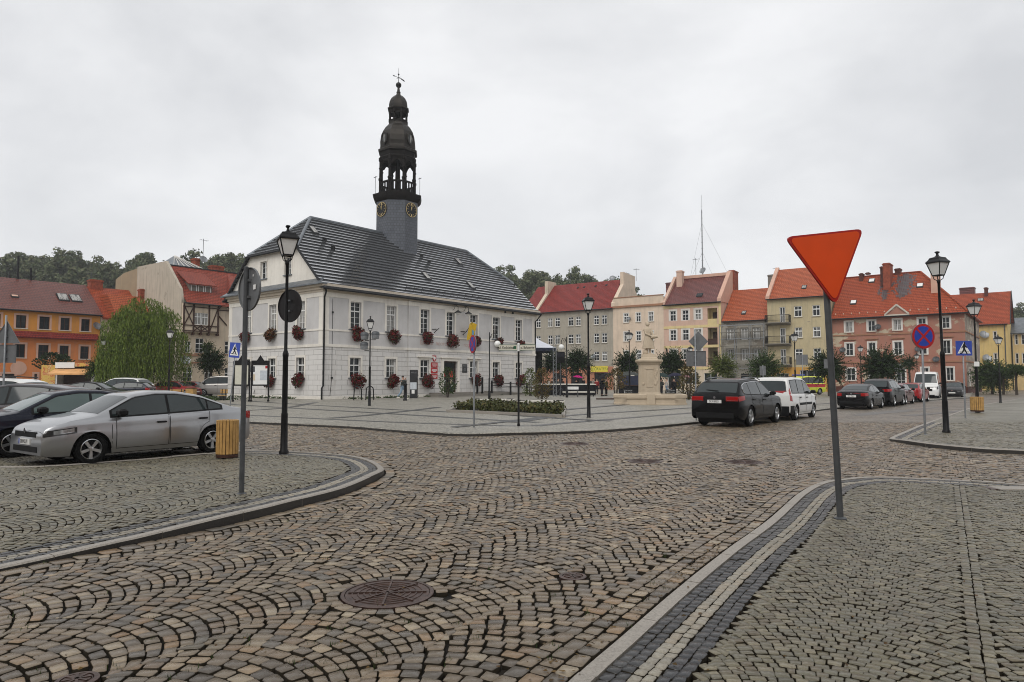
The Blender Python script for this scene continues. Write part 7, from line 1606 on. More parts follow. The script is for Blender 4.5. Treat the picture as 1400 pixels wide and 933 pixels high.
    if plate:
        text('plate_number', plate, .105, M['black_iron'], rp, (-L-.026, 0, sp['rpz']+.057), (math.pi/2, 0, -math.pi/2), depth=.001, sx=.72, font_bold=True); fp = [c for c in t.children if c.name.startswith('front_plate')][0]
        text('plate_number', plate, .105, M['black_iron'], fp, (L+.024, 0, .485), (math.pi/2, 0, math.pi/2), depth=.001, sx=.72, font_bold=True); part('plate_band', M['blue_sign'], fp, lambda mb: mb.box(L+.0222, L+.0235, -.26, -.21, .432, .538))
    return t, B
SED = dict(L=4.48, W=1.72, wb=2.602, fo=.86, wr=.31, wind=(.60, 1.24), rear=(-1.62, -.95), top=[(-2.24,.88), (-2.19,.98), (-2.02,1.045), (-1.7,1.085), (-1.0,1.355), (-.45,1.452), (.05,1.462), (.5,1.40), (1.28,1.0), (1.75,.92), (2.02,.845), (2.16,.785), (2.215,.72), (2.24,.62)], belt=[(-2.2,1.0), (-1.3,.985), (0,.935), (1.2,.90), (2.2,.85)], win=[(-1.42, -1.12), (-1.08, -.22), (-.16, .98)], doors=[(-1.12, -.2), (-.17, .92)], mir=.86,
    head=(1.66, 2.215, .585, .645, .70, .765), tl=(-2.22, -1.95, .76, .80, .93, .955, .50), grille=(.50, .575, .68), rpz=.70, hdr=.10, nose=.86)
HAT = dict(L=4.05, W=1.70, wb=2.53, fo=.80, wr=.30, wind=(.40, 1.02), rear=(-1.93, -1.52), top=[(-2.02,.80), (-2.0,1.0), (-1.92,1.06), (-1.5,1.36), (-.9,1.44), (-.1,1.46), (.35,1.38), (1.05,1.0), (1.55,.9), (1.85,.79), (1.98,.7), (2.02,.6)], belt=[(-2,1.02), (-1.2,.99), (1.1,.90), (2,.85)], win=[(-1.55, -1.2), (-1.15, -.25), (-.19, .80)], doors=[(-1.1, -.22), (-.19, .74)], mir=.70, head=(1.42, 1.94, .57, .64, .68, .76), tl=(-2.0, -1.78, .72, .78, .97, .99, .55), grille=(.4, .58, .68), rpz=.62, hdr=.1)
MPV = dict(HAT, L=4.40, W=1.78, wb=2.7, fo=.88, wr=.32, wind=(.45, 1.2), rear=(-2.1, -1.68), top=[(-2.2,.85), (-2.18,1.05), (-2.1,1.12), (-1.65,1.46), (-1.0,1.56), (-.1,1.59), (.4,1.5), (1.25,1.05), (1.7,.96), (2.0,.84), (2.15,.74), (2.2,.62)], belt=[(-2.2,1.08), (-1.2,1.02), (1.2,.93), (2.2,.88)], win=[(-1.75, -1.3), (-1.25, -.2), (-.13, .98)], doors=[(-1.2, -.2), (-.15, .9)], mir=.85, tl=(-2.18, -1.95, .8, .85, 1.05, 1.08, .55), head=(1.6, 2.12, .6, .68, .73, .81))
SUV = dict(L=4.88, W=1.94, wb=2.93, fo=.90, wr=.375, sill=.27, wind=(.48, 1.18), rear=(-2.30, -1.93), top=[(-2.44,1.02), (-2.42,1.14), (-2.33,1.22), (-1.9,1.62), (-1.6,1.71), (-.6,1.762), (.1,1.74), (.5,1.63), (1.25,1.15), (1.9,1.07), (2.25,.97), (2.4,.85), (2.44,.72)], belt=[(-2.4,1.19), (-1.5,1.15), (1.2,1.07), (2.4,1.02)], win=[(-1.85, -1.25), (-1.2, -.2), (-.13, .98)], doors=[(-1.25, -.2), (-.15, .92)], mir=.80, head=(1.85, 2.36, .72, .80, .85, .93), tl=(-2.40, -1.98, .93, .98, 1.10, 1.13, .42), grille=(.42, .68, .86), rpz=.86, tail=.90, rb=.2, hdr=.12, tmat=M['tail'])
LCV = dict(L=4.38, W=1.81, wb=2.73, fo=.88, wr=.32, sill=.23, wind=(.55, 1.28), rear=(-2.155, -2.06), top=[(-2.19,1.05), (-2.17,1.15), (-2.05,1.70), (-1.95,1.785), (-1.0,1.82), (.1,1.80), (.55,1.70), (1.3,1.16), (1.75,1.05), (2.0,.93), (2.15,.8), (2.19,.65)], belt=[(-2.19,1.12), (0,1.09), (1.2,1.05), (2.2,.95)], win=[(-1.85, -1.0), (-.9, -.02), (.05, 1.02)], doors=[(-1.0, -.02), (.02, .95)], mir=.92, head=(1.6, 2.1, .7, .78, .86, .95), tl=(-2.17, -1.98, .82, .80, 1.22, 1.36, .0), grille=(.4, .6, .72), rpz=.68, tail=.93, rb=.26, blur=.035, tum=.2, hdr=.14, nose=.74)
VAN = dict(L=5.35, W=1.98, wb=3.3, fo=.95, wr=.34, sill=.3, wind=(1.52, 2.05), rear=(-2.66, -2.6), top=[(-2.675,1.9), (-2.65,2.1), (-2.55,2.32), (-2.3,2.36), (.8,2.38), (1.35,2.3), (1.6,2.1), (2.1,1.33), (2.4,1.2), (2.58,1.05), (2.675,.85)], belt=[(-2.7,1.32), (1.2,1.3), (2.2,1.22), (2.7,1.0)], win=[(.55, 1.62)], doors=[(.5, 1.6), (-.9, .45)], mir=1.75, head=(2.1, 2.6, .85, .9, 1.05, 1.2), tl=(-2.66, -2.5, 1.0, 1.0, 1.5, 1.5, .0), grille=(.5, .7, .9), rpz=.7, tail=.96, blur=.04, tum=.14, hdr=.35, nose=.8)
TVN = dict(VAN, L=4.9, W=1.9, wb=3.0, wr=.33, sill=.24, top=[(-2.45,1.2), (-2.42,1.5), (-2.3,1.85), (-2.1,1.94), (.3,1.97), (1.0,1.9), (1.3,1.72), (1.95,1.17), (2.25,1.06), (2.4,.92), (2.45,.75)], belt=[(-2.45,1.22), (1.2,1.17), (2.2,1.08), (2.5,1.0)], wind=(1.2, 1.88), rear=(-2.4, -2.31), win=[(-2.05, -1.0), (-.95, .12), (.2, 1.4)], doors=[(.2, 1.4), (-.95, .14)], mir=1.45, head=(1.85, 2.38, .78, .85, .95, 1.05), tl=(-2.42, -2.25, .95, .95, 1.4, 1.42, .0), hdr=.17)
PT = {k: paint('paint_'+k, *v) for k, v in dict(silver=((.36,.365,.375), .75, .3), navy=((.006,.008,.018), .2, .25, .15, .3), gunmetal=((.05,.046,.05), .4, .3, .3, .5), black=((.003,.003,.0035), 0, .25, .12, .18), white=((.70,.70,.68), 0, .3), darkgrey=((.012,.012,.013), .2, .3, .15, .25), red=((.30,.012,.014), 0, .28), maroon=((.12,.012,.016), .1, .28), beige=((.36,.34,.32), .4, .3), yellow=((.62,.66,.03), 0, .35)).items()}
def hd(v): return math.atan2(v[1], v[0])
# silver saloon nearest
hv = Vector((-.575, -.818)).normalized(); lf = Vector((-hv.y, hv.x)); fw = Vector((-8.46, 13.78)); c0 = fw-hv*1.38-lf*.76
t, B = car('nearest car, a silver saloon with five-spoke wheels at left', SED, (c0.x, c0.y), hd(hv), PT['silver'], plate='DLW 5L71', z=.015)
part('bonnet_line', M['plastic'], t, lambda mb: [B.side(mb, 1.0, 1.01, lambda x: .3, lambda x: B.belt(x)-.02, .0015, s_, 1) for s_ in (1, -1)])
# row behind it
uu = Vector((.6266, .7793)); vv = Vector((-.7793, .6266))
c1 = c0+vv*2.62-uu*.55; car('dark navy car between the silver saloon and the grey hatchback', dict(SED, hdr=.1), (c1.x, c1.y), hd(Vector((-.62, -.785))), PT['navy'], glass=M['autoglass_light'], z=.015, plate='DW 4T829')
car('grey hatchback seen from the side behind the navy car', MPV, (-14.55, 20.2), rad(180+3), PT['gunmetal'], z=.012)
t, B = car('white estate car with roof rails at the left edge', dict(SUV, L=4.7), (-19.8, 25.6), rad(180+2), PT['white'], z=.012, doors=False)
for s_ in (1, -1): part('roof_rail', M['black_iron'], t, lambda mb: mb.tube([(x, s_*.62, B.top(x)+.055) for x in np.linspace(-1.6, .5, 9)], .022, 6))
car('black saloon in front of the food kiosk', SED, (-28.2, 46.0), rad(2), PT['black'], z=.09)
t, B = car('white and navy police estate right of the kiosk', dict(SUV, L=4.8), (-32.3, 56.5), rad(180-6), PT['white'], z=.09)
part('navy_stripe', PT['navy'], t, lambda mb: [B.side(mb, -2.3, 2.2, lambda x: max(B.zb(x)+.02, .35), lambda x: B.belt(x)-.06, .006, s_, 30) for s_ in (1, -1)])
car('navy hatchback parked in front of the police estate', HAT, (-29.5, 52.2), rad(-175), PT['navy'], z=.09)
car('bright red hatchback hidden behind the willow benches, left one', HAT, (-32.3, 67.2), rad(175), PT['red'], z=.09); car('bright red hatchback hidden behind the willow benches, right one', HAT, (-31.0, 63.4), rad(-8), PT['red'], z=.09)
car('beige minibus parked in front of the half-timbered house', TVN, (-28.0, 66.2), rad(184), PT['beige'], name='minibus', cat='minibus', z=.09)
# right-hand row along the square kerb
rear = Vector((7.93, 25.42)); c = rear-uu*0+uu*(SUV['L']/2-SUV['fo']-SUV['wb']+SUV['L']/2)*0+uu*(1.39); hX = Vector((.625, .78))
bx = Body(SUV); ctr = rear-hX*bx.xr
t, B = car('black SUV with red tail lights parked by the square kerb', SUV, (ctr.x, ctr.y), hd(hX), PT['black'], plate='DLW 89531')
for s_ in (1, -1): part('roof_rail', M['galv'], t, lambda mb: mb.tube([(x, s_*.66, B.top(x)+.03) for x in np.linspace(-1.5, .4, 9)], .02, 6)); part('window_chrome', M['chrome'], t, lambda mb: mb.tube([(x, s_*(B.y(x, z_)+.008), z_) for x, z_ in [(-1.9, 1.22), (-1.92, 1.36), (-1.8, 1.5), (-1.5, 1.58), (-.6, 1.63), (.1, 1.61)]], .012, 5)); part('light_strip', M['chrome'], t, lambda mb: mb.box(-2.458, -2.44, *sorted((s_*.46, s_*.86)), .945, .96))
part('wiper', M['plastic'], t, lambda mb: mb.bar((-2.3, -.1, 1.3), (-2.22, .38, 1.33), .025))
bx = Body(LCV); rr_ = Vector((11.85, 28.75)); hB = Vector((.61, .792)); lB = Vector((-hB.y, hB.x)); ctr = rr_+lB*.79-hB*bx.xr
t, B = car('white passenger van parked ahead of the black SUV', LCV, (ctr.x, ctr.y), hd(hB), PT['white'], name='van', cat='van')
part('side_strip', M['plastic'], t, lambda mb: [B.side(mb, a, b, lambda x: .62, lambda x: .72, .008, s_, 10) for s_ in (1, -1) for a, b in ((-.98, -.04), (.04, .93))]); part('rear_bumper_cover', M['plastic'], t, lambda mb: [B.side(mb, -2.18, -1.8, lambda x: B.zb(x), lambda x: .62, .006, s_, 8) for s_ in (1, -1)]+[mb.box(-2.206, -2.19, -.8, .8, .26, .6, c=.006)]); part('roof_box', M['plastic'], t, lambda mb: mb.box(.2, .55, -.3, .3, 1.79, 1.84, c=.02))
def parked(rp, sp, label, pn, off=.72, **k):
    b = Body(sp); h = Vector((.645, .764)); l = Vector((-h.y, h.x)); c = Vector(rp)+l*off-h*b.xr; return car(label, sp, (c.x, c.y), hd(h), PT[pn], **k)
parked((20.35, 38.95), SED, 'black saloon first in the row beyond the red triangle pole', 'black', plate='DW 77412'); parked((23.9, 43.1), dict(SUV, L=4.5, W=1.85, fo=.85, wb=2.7, wr=.35), 'dark grey off-roader second in the parked row', 'darkgrey'); parked((26.6, 46.4), HAT, 'maroon hatchback third in the parked row', 'maroon'); parked((30.4, 50.9), HAT, 'bright red hatchback fourth in the parked row, beside the white delivery van', 'red')
b = Body(VAN); h = Vector((-.56, -.83)); car('tall white delivery van facing us at the end of the parked row', VAN, (36.6, 60.3), hd(h), PT['white'], name='van', cat='van'); car('dark hatchback behind the white delivery van', HAT, (41.0, 63.5), hd(Vector((-.6, -.8))), PT['darkgrey'])
P = AT(1098, 541, 71.5); t, B = car('yellow ambulance with red stripe behind the white passenger van', TVN, (P.x+.2, P.y+.5), rad(180+28), PT['yellow'], name='ambulance', cat='ambulance', z=.09)
part('red_stripe', M['red_paint'], t, lambda mb: [B.side(mb, -2.35, 1.6, lambda x: max(B.zb(x)+.05, .78), lambda x: 1.12, .006, s_, 30) for s_ in (1, -1)]); part('light_bar', M['blue_sign'], t, lambda mb: mb.box(.5, .8, -.7, .7, 1.98, 2.12, c=.03))
# ================================================================== PEOPLE AND WHAT THEY CARRY
def skin_obj(name, pts, edges, radii, mat, parent, sub=1):
    me = bpy.data.meshes.new(name); me.from_pydata([tuple(p) for p in pts], edges, []); o = bpy.data.objects.new(name, me); COL.objects.link(o); o.parent = parent; me.materials.append(mat)
    m = o.modifiers.new('skin', 'SKIN'); m.use_smooth_shade = True
    if not me.skin_vertices: 
        bpy.context.view_layer.objects.active = o
    for i, r in enumerate(radii): v = me.skin_vertices[0].data[i]; v.radius = (r, r) if not isinstance(r, tuple) else r
    me.skin_vertices[0].data[0].use_root = True
    if sub: s = o.modifiers.new('sub', 'SUBSURF'); s.levels = sub; s.render_levels = sub
    return o
CL = lambda n, c: M.setdefault(n, pmat(n, c, .8, 0, .15, .25, 9))
def person(label, P, heading, h=1.75, coat='cloth_black', legs='cloth_dark', pose='stand', hairm=None, stride=0.0, z=.085):
    t = thing('person', label, 'person', (P[0], P[1], z), heading, None); k = h/1.75
    sc_ = lambda pts: [Vector(p)*k for p in pts]
    st = stride   # x is forward
    hipL, hipR = (0, .09, .92), (0, -.09, .92); knL, knR = (st*.55, .10, .50+abs(st)*.02), (-st*.25, -.10, .50); anL, anR = (st*.62, .10, .08), (-st*.95, -.10, .10+abs(st)*.12)
    if pose == 'photo': elL, elR, wrL, wrR = (.12, .27, 1.22), (.12, -.27, 1.22), (.22, .08, 1.52), (.22, -.08, 1.52)
    elif pose == 'umbrella': elL, elR, wrL, wrR = (0, .25, 1.12), (.04, -.25, 1.12), (.06, .24, .88), (.24, -.14, 1.25)
    elif pose == 'chest': elL, elR, wrL, wrR = (.02, .25, 1.12), (.02, -.25, 1.12), (.26, .08, 1.15), (.26, -.08, 1.12)
    else: elL, elR, wrL, wrR = (-.02, .25, 1.12), (-.02, -.25, 1.12), (.05, .26, .87), (.05, -.26, .87)
    V_ = [(0,0,.95), (0,0,1.10), (0,0,1.30), (0,0,1.42), (.01,0,1.50), (.02,0,1.60), (.02,0,1.68)]; r_ = [.13, .125, .15, .11, .05, (.085,.075), (.07,.065)]; E_ = [(0,1), (1,2), (2,3), (3,4), (4,5), (5,6)]
    def add(p, r, to): V_.append(p); r_.append(r); E_.append((to, len(V_)-1)); return len(V_)-1
    for s_, el, wr, hp_, kn, an in ((1, elL, wrL, hipL, knL, anL), (-1, elR, wrR, hipR, knR, anR)):
        a = add((0, .17*s_, 1.40), .062, 3); b = add(el, .043, a); c = add(wr, .03, b); d = Vector(wr)-Vector(el); d.normalize(); pm = add(tuple(Vector(wr)+d*.06), (.036, .02), c)
        sd = Vector((0, 0, 1)).cross(d); sd = sd.normalized() if sd.length > .1 else Vector((1, 0, 0))
        for q, l in ((-.03, .075), (-.01, .09), (.01, .088), (.03, .07)): x = add(tuple(Vector(wr)+d*.10+sd*q), .009, pm); add(tuple(Vector(wr)+d*(.10+l*.6)+sd*q*1.1+Vector((.01, 0, -.01))), .008, x)
        x = add(tuple(Vector(wr)+d*.05+sd*-.045), .010, c); add(tuple(Vector(wr)+d*.09+sd*-.055), .009, x)
        a = add(hp_, .095, 0); b = add(kn, .06, a); c = add(an, .042, b); add((an[0]+.13, an[1], .04), .035, c)
    skin_obj('body', sc_(V_), E_, [tuple(np.array(r)*k) if isinstance(r, tuple) else r*k for r in r_], M['skin'], t)
    coatp = [(0,0,.86), (0,0,1.0), (0,0,1.12), (0,0,1.30), (0,0,1.41), (0,0,1.47)]; ce = [(0,1), (1,2), (2,3), (3,4), (4,5)]; cr = [(.17,.20), (.16,.19), (.15,.18), (.155,.20), (.10,.15), (.07,.07)]
    for s_, el, wr in ((1, elL, wrL), (-1, elR, wrR)):
        n = len(coatp); w_ = Vector(el).lerp(Vector(wr), .93); coatp += [(0, .19*s_, 1.39), el, tuple(w_)]; ce += [(4, n), (n, n+1), (n+1, n+2)]; cr += [.082, .062, .05]
    skin_obj('jacket', sc_(coatp), ce, [tuple(np.array(r)*k) if isinstance(r, tuple) else r*k for r in cr], CL(coat, (.02,.02,.022)), t)
    tp = [(0,0,.95), hipL, knL, tuple(Vector(anL)+Vector((0,0,.03))), hipR, knR, tuple(Vector(anR)+Vector((0,0,.03)))]; skin_obj('trousers', sc_(tp), [(0,1), (1,2), (2,3), (0,4), (4,5), (5,6)], [x*k for x in (.13, .112, .078, .065, .112, .078, .065)], CL(legs, (.03,.03,.035)), t)
    for an in (anL, anR): part('shoe', M['rubber'] if pose != 'photo' else M['off_white'], t, lambda mb: mb.loft([[((an[0]-.06+x)*k, (an[1]+y)*k, (an[2]-.08+z_)*k) for x, y in ((0,-.04), (.16,-.05), (.26,-.03), (.26,.03), (.16,.05), (0,.04))] for z_ in (0, .05, .09)]), smooth=50)
    part('hair', hairm or M['hair'], t, lambda mb: mb.sphere((-.01*k, 0, 1.70*k), .10*k, .088*k, .085*k, 12, 8), smooth=180)
    part('face', M['skin'], t, lambda mb: (mb.sphere((.115*k, 0, 1.645*k), .014*k, .012*k, .02*k, 6, 5), mb.sphere((.03*k, .083*k, 1.65*k), .012*k, .01*k, .025*k, 6, 5), mb.sphere((.03*k, -.083*k, 1.65*k), .012*k, .01*k, .025*k, 6, 5)))
    return t
def umbrella(label, p, z, r, mat, tilt=(0, 0), shaft=.95):
    t = thing('umbrella', label, 'umbrella', (p[0], p[1], z)); t.rotation_euler = (tilt[0], tilt[1], 0)
    def f(mb):
        n = 8; rings = []
        for u in (0, .2, .45, .7, .88, 1):
            ring = []
            for i in range(n*3):
                a = 2*math.pi*i/(n*3); sc_ = 1 if i % 3 == 0 else .955; ring.append((math.cos(a)*r*u*sc_, math.sin(a)*r*u*sc_, -.42*r*u*u+(0 if i % 3 == 0 else .03*u)))
            rings.append(ring)
        mb.loft(rings, caps=False); mb.loft([[(x, y, z_-.012) for x, y, z_ in q][::-1] for q in rings], caps=False)
    part('canopy', mat, t, f, smooth=35); part('shaft', M['galv_dark'], t, lambda mb: (mb.tube([(0, 0, .06), (0, 0, -shaft)], .01, 6), mb.tube([(0, 0, -shaft), (.03, 0, -shaft-.05), (.06, 0, -shaft)], .013, 6)))
    part('rib', M['galv_dark'], t, lambda mb: [mb.tube([(0, 0, -.02), (math.cos(a)*r*.5, math.sin(a)*r*.5, -.42*r*.25-.015), (math.cos(a)*r*.98, math.sin(a)*r*.98, -.42*r*.96-.015)], .006, 4) for a in [i*math.pi/4 for i in range(8)]])
    return t
CL('cloth_black', (.012,.012,.014)); CL('cloth_dark', (.02,.02,.025)); CL('cloth_jeans', (.24,.33,.42)); CL('cloth_brown', (.055,.035,.022)); CL('cloth_grey', (.05,.055,.05)); CL('cloth_pale', (.45,.40,.36)); CL('cloth_red', (.25,.03,.03)); CL('umb_black', (.012,.012,.014)); CL('umb_green', (.02,.035,.032)); CL('umb_navy', (.02,.02,.04)); CL('umb_pink', (.62,.02,.22)); CL('umb_beige', (.42,.38,.33)); CL('umb_rose', (.5,.25,.27))
person('man in dark jacket and light jeans by the town hall, hands at his face', G(550.5, 547.5), rad(-25), 1.88, 'cloth_grey', 'cloth_jeans', 'photo', stride=.42)
def with_umbrella(label, ulabel, px, py, h, heading, coat, legs, um, r=.62, tilt=(.1, .1), dz=.32):
    P = G(px, py); person(label, P, heading, h, coat, legs, 'umbrella'); k = h/1.75; hx, hy = .24*k, -.14*k; c, s_ = math.cos(heading), math.sin(heading); umbrella(ulabel, (P[0]+c*hx-s_*hy, P[1]+s_*hx+c*hy), .085+1.25*k+.93, r, M[um], tilt, .95)
with_umbrella('person in black standing under a black umbrella left of the young yellowing tree', 'wide black umbrella held by the person in black left of the fountain', 823, 543, 1.78, rad(20), 'cloth_black', 'cloth_dark', 'umb_black', .85, (.05, -.28))
person('person in dark clothes beside the one with the wide black umbrella', G(829, 542.5), rad(200), 1.7, 'cloth_dark', 'cloth_black')
person('person in a brown jacket at the left end of the fountain', G(849.5, 545), rad(80), 1.66, 'cloth_brown', 'cloth_dark', 'chest')
with_umbrella('person in a dark coat under a dark green umbrella, right of the pedestal', 'dark green umbrella right of the pedestal', 904, 545, 1.72, rad(30), 'cloth_grey', 'cloth_dark', 'umb_green', .72, (.1, .15))
with_umbrella('person in a black coat under a navy umbrella, right of the green umbrella', 'navy umbrella above the person nearest the reddish bush', 922, 546.5, 1.74, rad(100), 'cloth_black', 'cloth_black', 'umb_navy', .62, (.05, -.1))
with_umbrella('person in black under a bright pink umbrella near the stage', 'bright pink umbrella near the stage', 788, 539, 1.6, rad(60), 'cloth_black', 'cloth_dark', 'umb_pink', .62, (0, .1))
with_umbrella('person under a black umbrella between stage truss and globe lamp', 'black umbrella between stage truss and globe lamp', 769, 538.5, 1.65, rad(-60), 'cloth_dark', 'cloth_dark', 'umb_black', .62)
person('person in black right of the pink umbrella', G(798, 539), rad(140), 1.8, 'cloth_black', 'cloth_black', 'chest'); person('person in pale clothes beside the tall lamp post on the square', G(811, 538), rad(220), 1.75, 'cloth_pale', 'cloth_grey'); person('person in a pale top at the left of the stage truss', G(750, 539), rad(20), 1.7, 'cloth_pale', 'cloth_dark'); person('person in red by the market stalls behind the fountain', G(876, 537.5), rad(220), 1.7, 'cloth_red', 'cloth_dark')
with_umbrella('person with a rose umbrella far behind the navy umbrella', 'rose-coloured umbrella far behind the navy umbrella', 934, 540, 1.7, rad(0), 'cloth_pale', 'cloth_dark', 'umb_rose', .6)
for px, py, lab, h_, ct, lg, hd_ in ((806, 540.5, 'person in grey standing right behind the tall lamp post', 1.74, 'cloth_grey', 'cloth_black', 60), (816, 540, 'person in a red top between tall lamp post and black umbrella', 1.68, 'cloth_red', 'cloth_dark', 250), (755, 541, 'person in brown at the foot of the stage truss', 1.76, 'cloth_brown', 'cloth_black', 140), (763, 541, 'person in grey right of the stage truss', 1.7, 'cloth_grey', 'cloth_dark', 10), (912, 541.5, 'person in pale top between the green and navy umbrellas', 1.7, 'cloth_pale', 'cloth_jeans', 200)):
    person(lab, G(px, py), rad(hd_), h_, ct, lg)
# --- event gear on the square
P = AT(735, 541, 86.0); Pt = (P.x, P.y); M['tent_white'] = pmat('tent_white', (.62,.64,.70), .6, 0, .3, .05, 3); M['tent_navy'] = pmat('tent_navy', (.03,.035,.06), .7, 0, .2, .15, 3)
t = thing('event_tent', 'white peaked event tent with navy edge behind the right end of the hall', 'tent', (Pt[0]-1.2, Pt[1]+1, .085)); q = 3.4; zt = HZ(478, Pt); zp = HZ(455, Pt)
part('roof', M['tent_white'], t, lambda mb: mb.loft([[(-q, -q, zt), (q, -q, zt), (q, q, zt), (-q, q, zt)], [(-q*.5, -q*.5, zt+(zp-zt)*.42), (q*.5, -q*.5, zt+(zp-zt)*.42), (q*.5, q*.5, zt+(zp-zt)*.42), (-q*.5, q*.5, zt+(zp-zt)*.42)], [(-.05, -.05, zp), (.05, -.05, zp), (.05, .05, zp), (-.05, .05, zp)]], caps=False))
part('valance', M['tent_navy'], t, lambda mb: (mb.box(-q, q, -q-.02, -q, zt-.4, zt+.02), mb.box(-q, q, q, q+.02, zt-.4, zt+.02), mb.box(q, q+.02, -q-.02, q+.02, zt-.4, zt+.02), mb.box(-q-.02, -q, -q-.02, q+.02, zt-.4, zt+.02)))
for x in (-q, q):
    for y in (-q, q): part('leg', M['galv'], t, lambda mb: mb.box(x-.04, x+.04, y-.04, y+.04, 0, zt))
part('curtain', M['cloth_black'], t, lambda mb: (mb.box(-q, q-1.4, q-.06, q-.02, 0, zt-.3), mb.box(-q+.05, -q+.09, -q, q, 0, zt-.3)))
P = AT(758.5, 541, 64.0); t = thing('lighting_truss', 'upright metal lattice truss beside the stage', 'truss', (P.x, P.y, .085)); zt = HZ(462, P)
def f(mb):
    for x, y in ((-.14, -.14), (.14, -.14), (.14, .14), (-.14, .14)): mb.tube([(x, y, 0), (x, y, zt)], .025, 6)
    n = int(zt/.4)
    for i in range(n):
        z = i*.4
        for a, b in (((-.14, -.14), (.14, -.14)), ((.14, -.14), (.14, .14)), ((.14, .14), (-.14, .14)), ((-.14, .14), (-.14, -.14))): mb.tube([(*a, z), (*b, z+.4)], .012, 4)
part('lattice', M['galv'], t, f)
P = AT(766.5, 540, 66.0); t = thing('stage_speaker', 'big black loudspeaker on a stand beside the globe lamp', 'loudspeaker', (P.x, P.y, .085)); z0, z1 = HZ(498, P), HZ(482.5, P); k = P.y/F
part('cabinet', M['plastic'], t, lambda mb: mb.prismx([(-.35, z0), (-.45, z1), (.35, z1), (.35, z0+.1)], -5.5*k, 5.5*k)); part('grille', M['cloth_dark'], t, lambda mb: mb.box(-5*k, 5*k, -.47, -.455, z0+.55, z1-.1)); part('stand', M['galv_dark'], t, lambda mb: (mb.tube([(0, 0, 0), (0, 0, z0)], .05, 8), [mb.tube([(0, 0, .8), (math.cos(a)*.7, math.sin(a)*.7, 0)], .025, 5) for a in (.3, 2.4, 4.5)]))
P = AT(779, 541, 70.0); t = thing('stage', 'low stage with a black skirt near the globe lamp', 'stage', (P.x, P.y, .085)); part('deck', M['off_white'], t, lambda mb: mb.box(-3.4, 2.6, -.9, 3, 1.05, 1.15)); part('skirt', M['cloth_black'], t, lambda mb: mb.box(-3.35, 2.55, -.85, 2.9, 0, 1.049))
for px, w_, Y, zc, m, lab in ((861, 17, 72, 510, 'cloth_grey', 'grey market parasol behind the pedestal, upper one'), (865, 12, 69, 515.5, 'umb_beige', 'beige market parasol behind the left of the pedestal')):
    P = AT(px, 540, Y); z = HZ(zc, P); r = w_*Y/F; t = thing('market_parasol', lab, 'parasol', (P.x, P.y, .085), .4, 'market parasols behind the fountain'); part('canopy', M[m], t, lambda mb: mb.lathe([(r, z-.55), (r, z-.35), (r*.5, z-.05), (.04, z+.1)], 8), smooth=20); part('pole', M['galv_dark'], t, lambda mb: mb.tube([(0, 0, 0), (0, 0, z)], .03, 6))
P = AT(863, 541, 66.0); t = thing('market_stall', 'dark market stall behind the left half of the fountain', 'stall', (P.x, P.y, .085)); part('counter', M['cloth_black'], t, lambda mb: mb.box(-.9, 1.1, -.5, .5, 0, 1.0)); part('top', M['wood_dark'], t, lambda mb: mb.box(-1, 1.2, -.6, .6, 1.0, 1.06)); part('back_wall', M['tent_navy'], t, lambda mb: mb.box(-1, 1.2, 1.3, 1.35, 0, 1.95))
for px, lab in ((858.5, 'black chalkboard stand left of the pedestal'), (916.5, 'black chalkboard stand right of the pedestal')):
    P = AT(px, 546, 52.5); t = thing('chalkboard', lab, 'chalkboard', (P.x, P.y, .085), rad(5), 'chalkboards by the fountain'); b = part('board', M['black_iron'], t, lambda mb: (mb.prismx([(-.3, 0), (-.05, .85), (0, .85), (-.25, 0)], -.36, .36), mb.prismx([(.3, 0), (0, .85), (.03, .85), (.34, 0)], -.36, .36)))
    part('chalk_marks', M['white_paint'], b, lambda mb: [mb.bar((x-.12*R.random(), -.3+.25*z_/.85-.012, z_), (x+.1, -.3+.25*z_/.85-.012, z_+R.uniform(-.04, .04)), .03, .008) for z_ in (.15, .3, .45, .6, .72) for x in (-.2, .02, .2)]+[mb.bar((-.3, -.3+.25*.15/.85-.011, .12), (-.3, -.3+.25*.75/.85-.011, .75), .015, .006), mb.bar((-.3, -.3+.25*.75/.85-.011, .75), (.3, -.3+.25*.75/.85-.011, .75), .015, .006)])
P = AT(783, 540, 62.0); t = thing('small_table', 'small white-topped table in front of the stage', 'table', (P.x, P.y, .085)); part('table_top', M['white_paint'], t, lambda mb: mb.box(-.5, .5, -.35, .35, .70, .95)); [part('leg', M['galv_dark'], t, lambda mb: mb.box(x-.02, x+.02, y-.02, y+.02, 0, .70)) for x in (-.45, .45) for y in (-.3, .3)]
P = AT(839, 545.5, 55); t = thing('kerb_block', 'dark low plank lying on the square left of the fountain', 'plank', (P.x, P.y, .085)); part('plank', M['wood_dark'], t, lambda mb: mb.box(-1.4, .6, -.2, .2, 0, .1, c=.01))
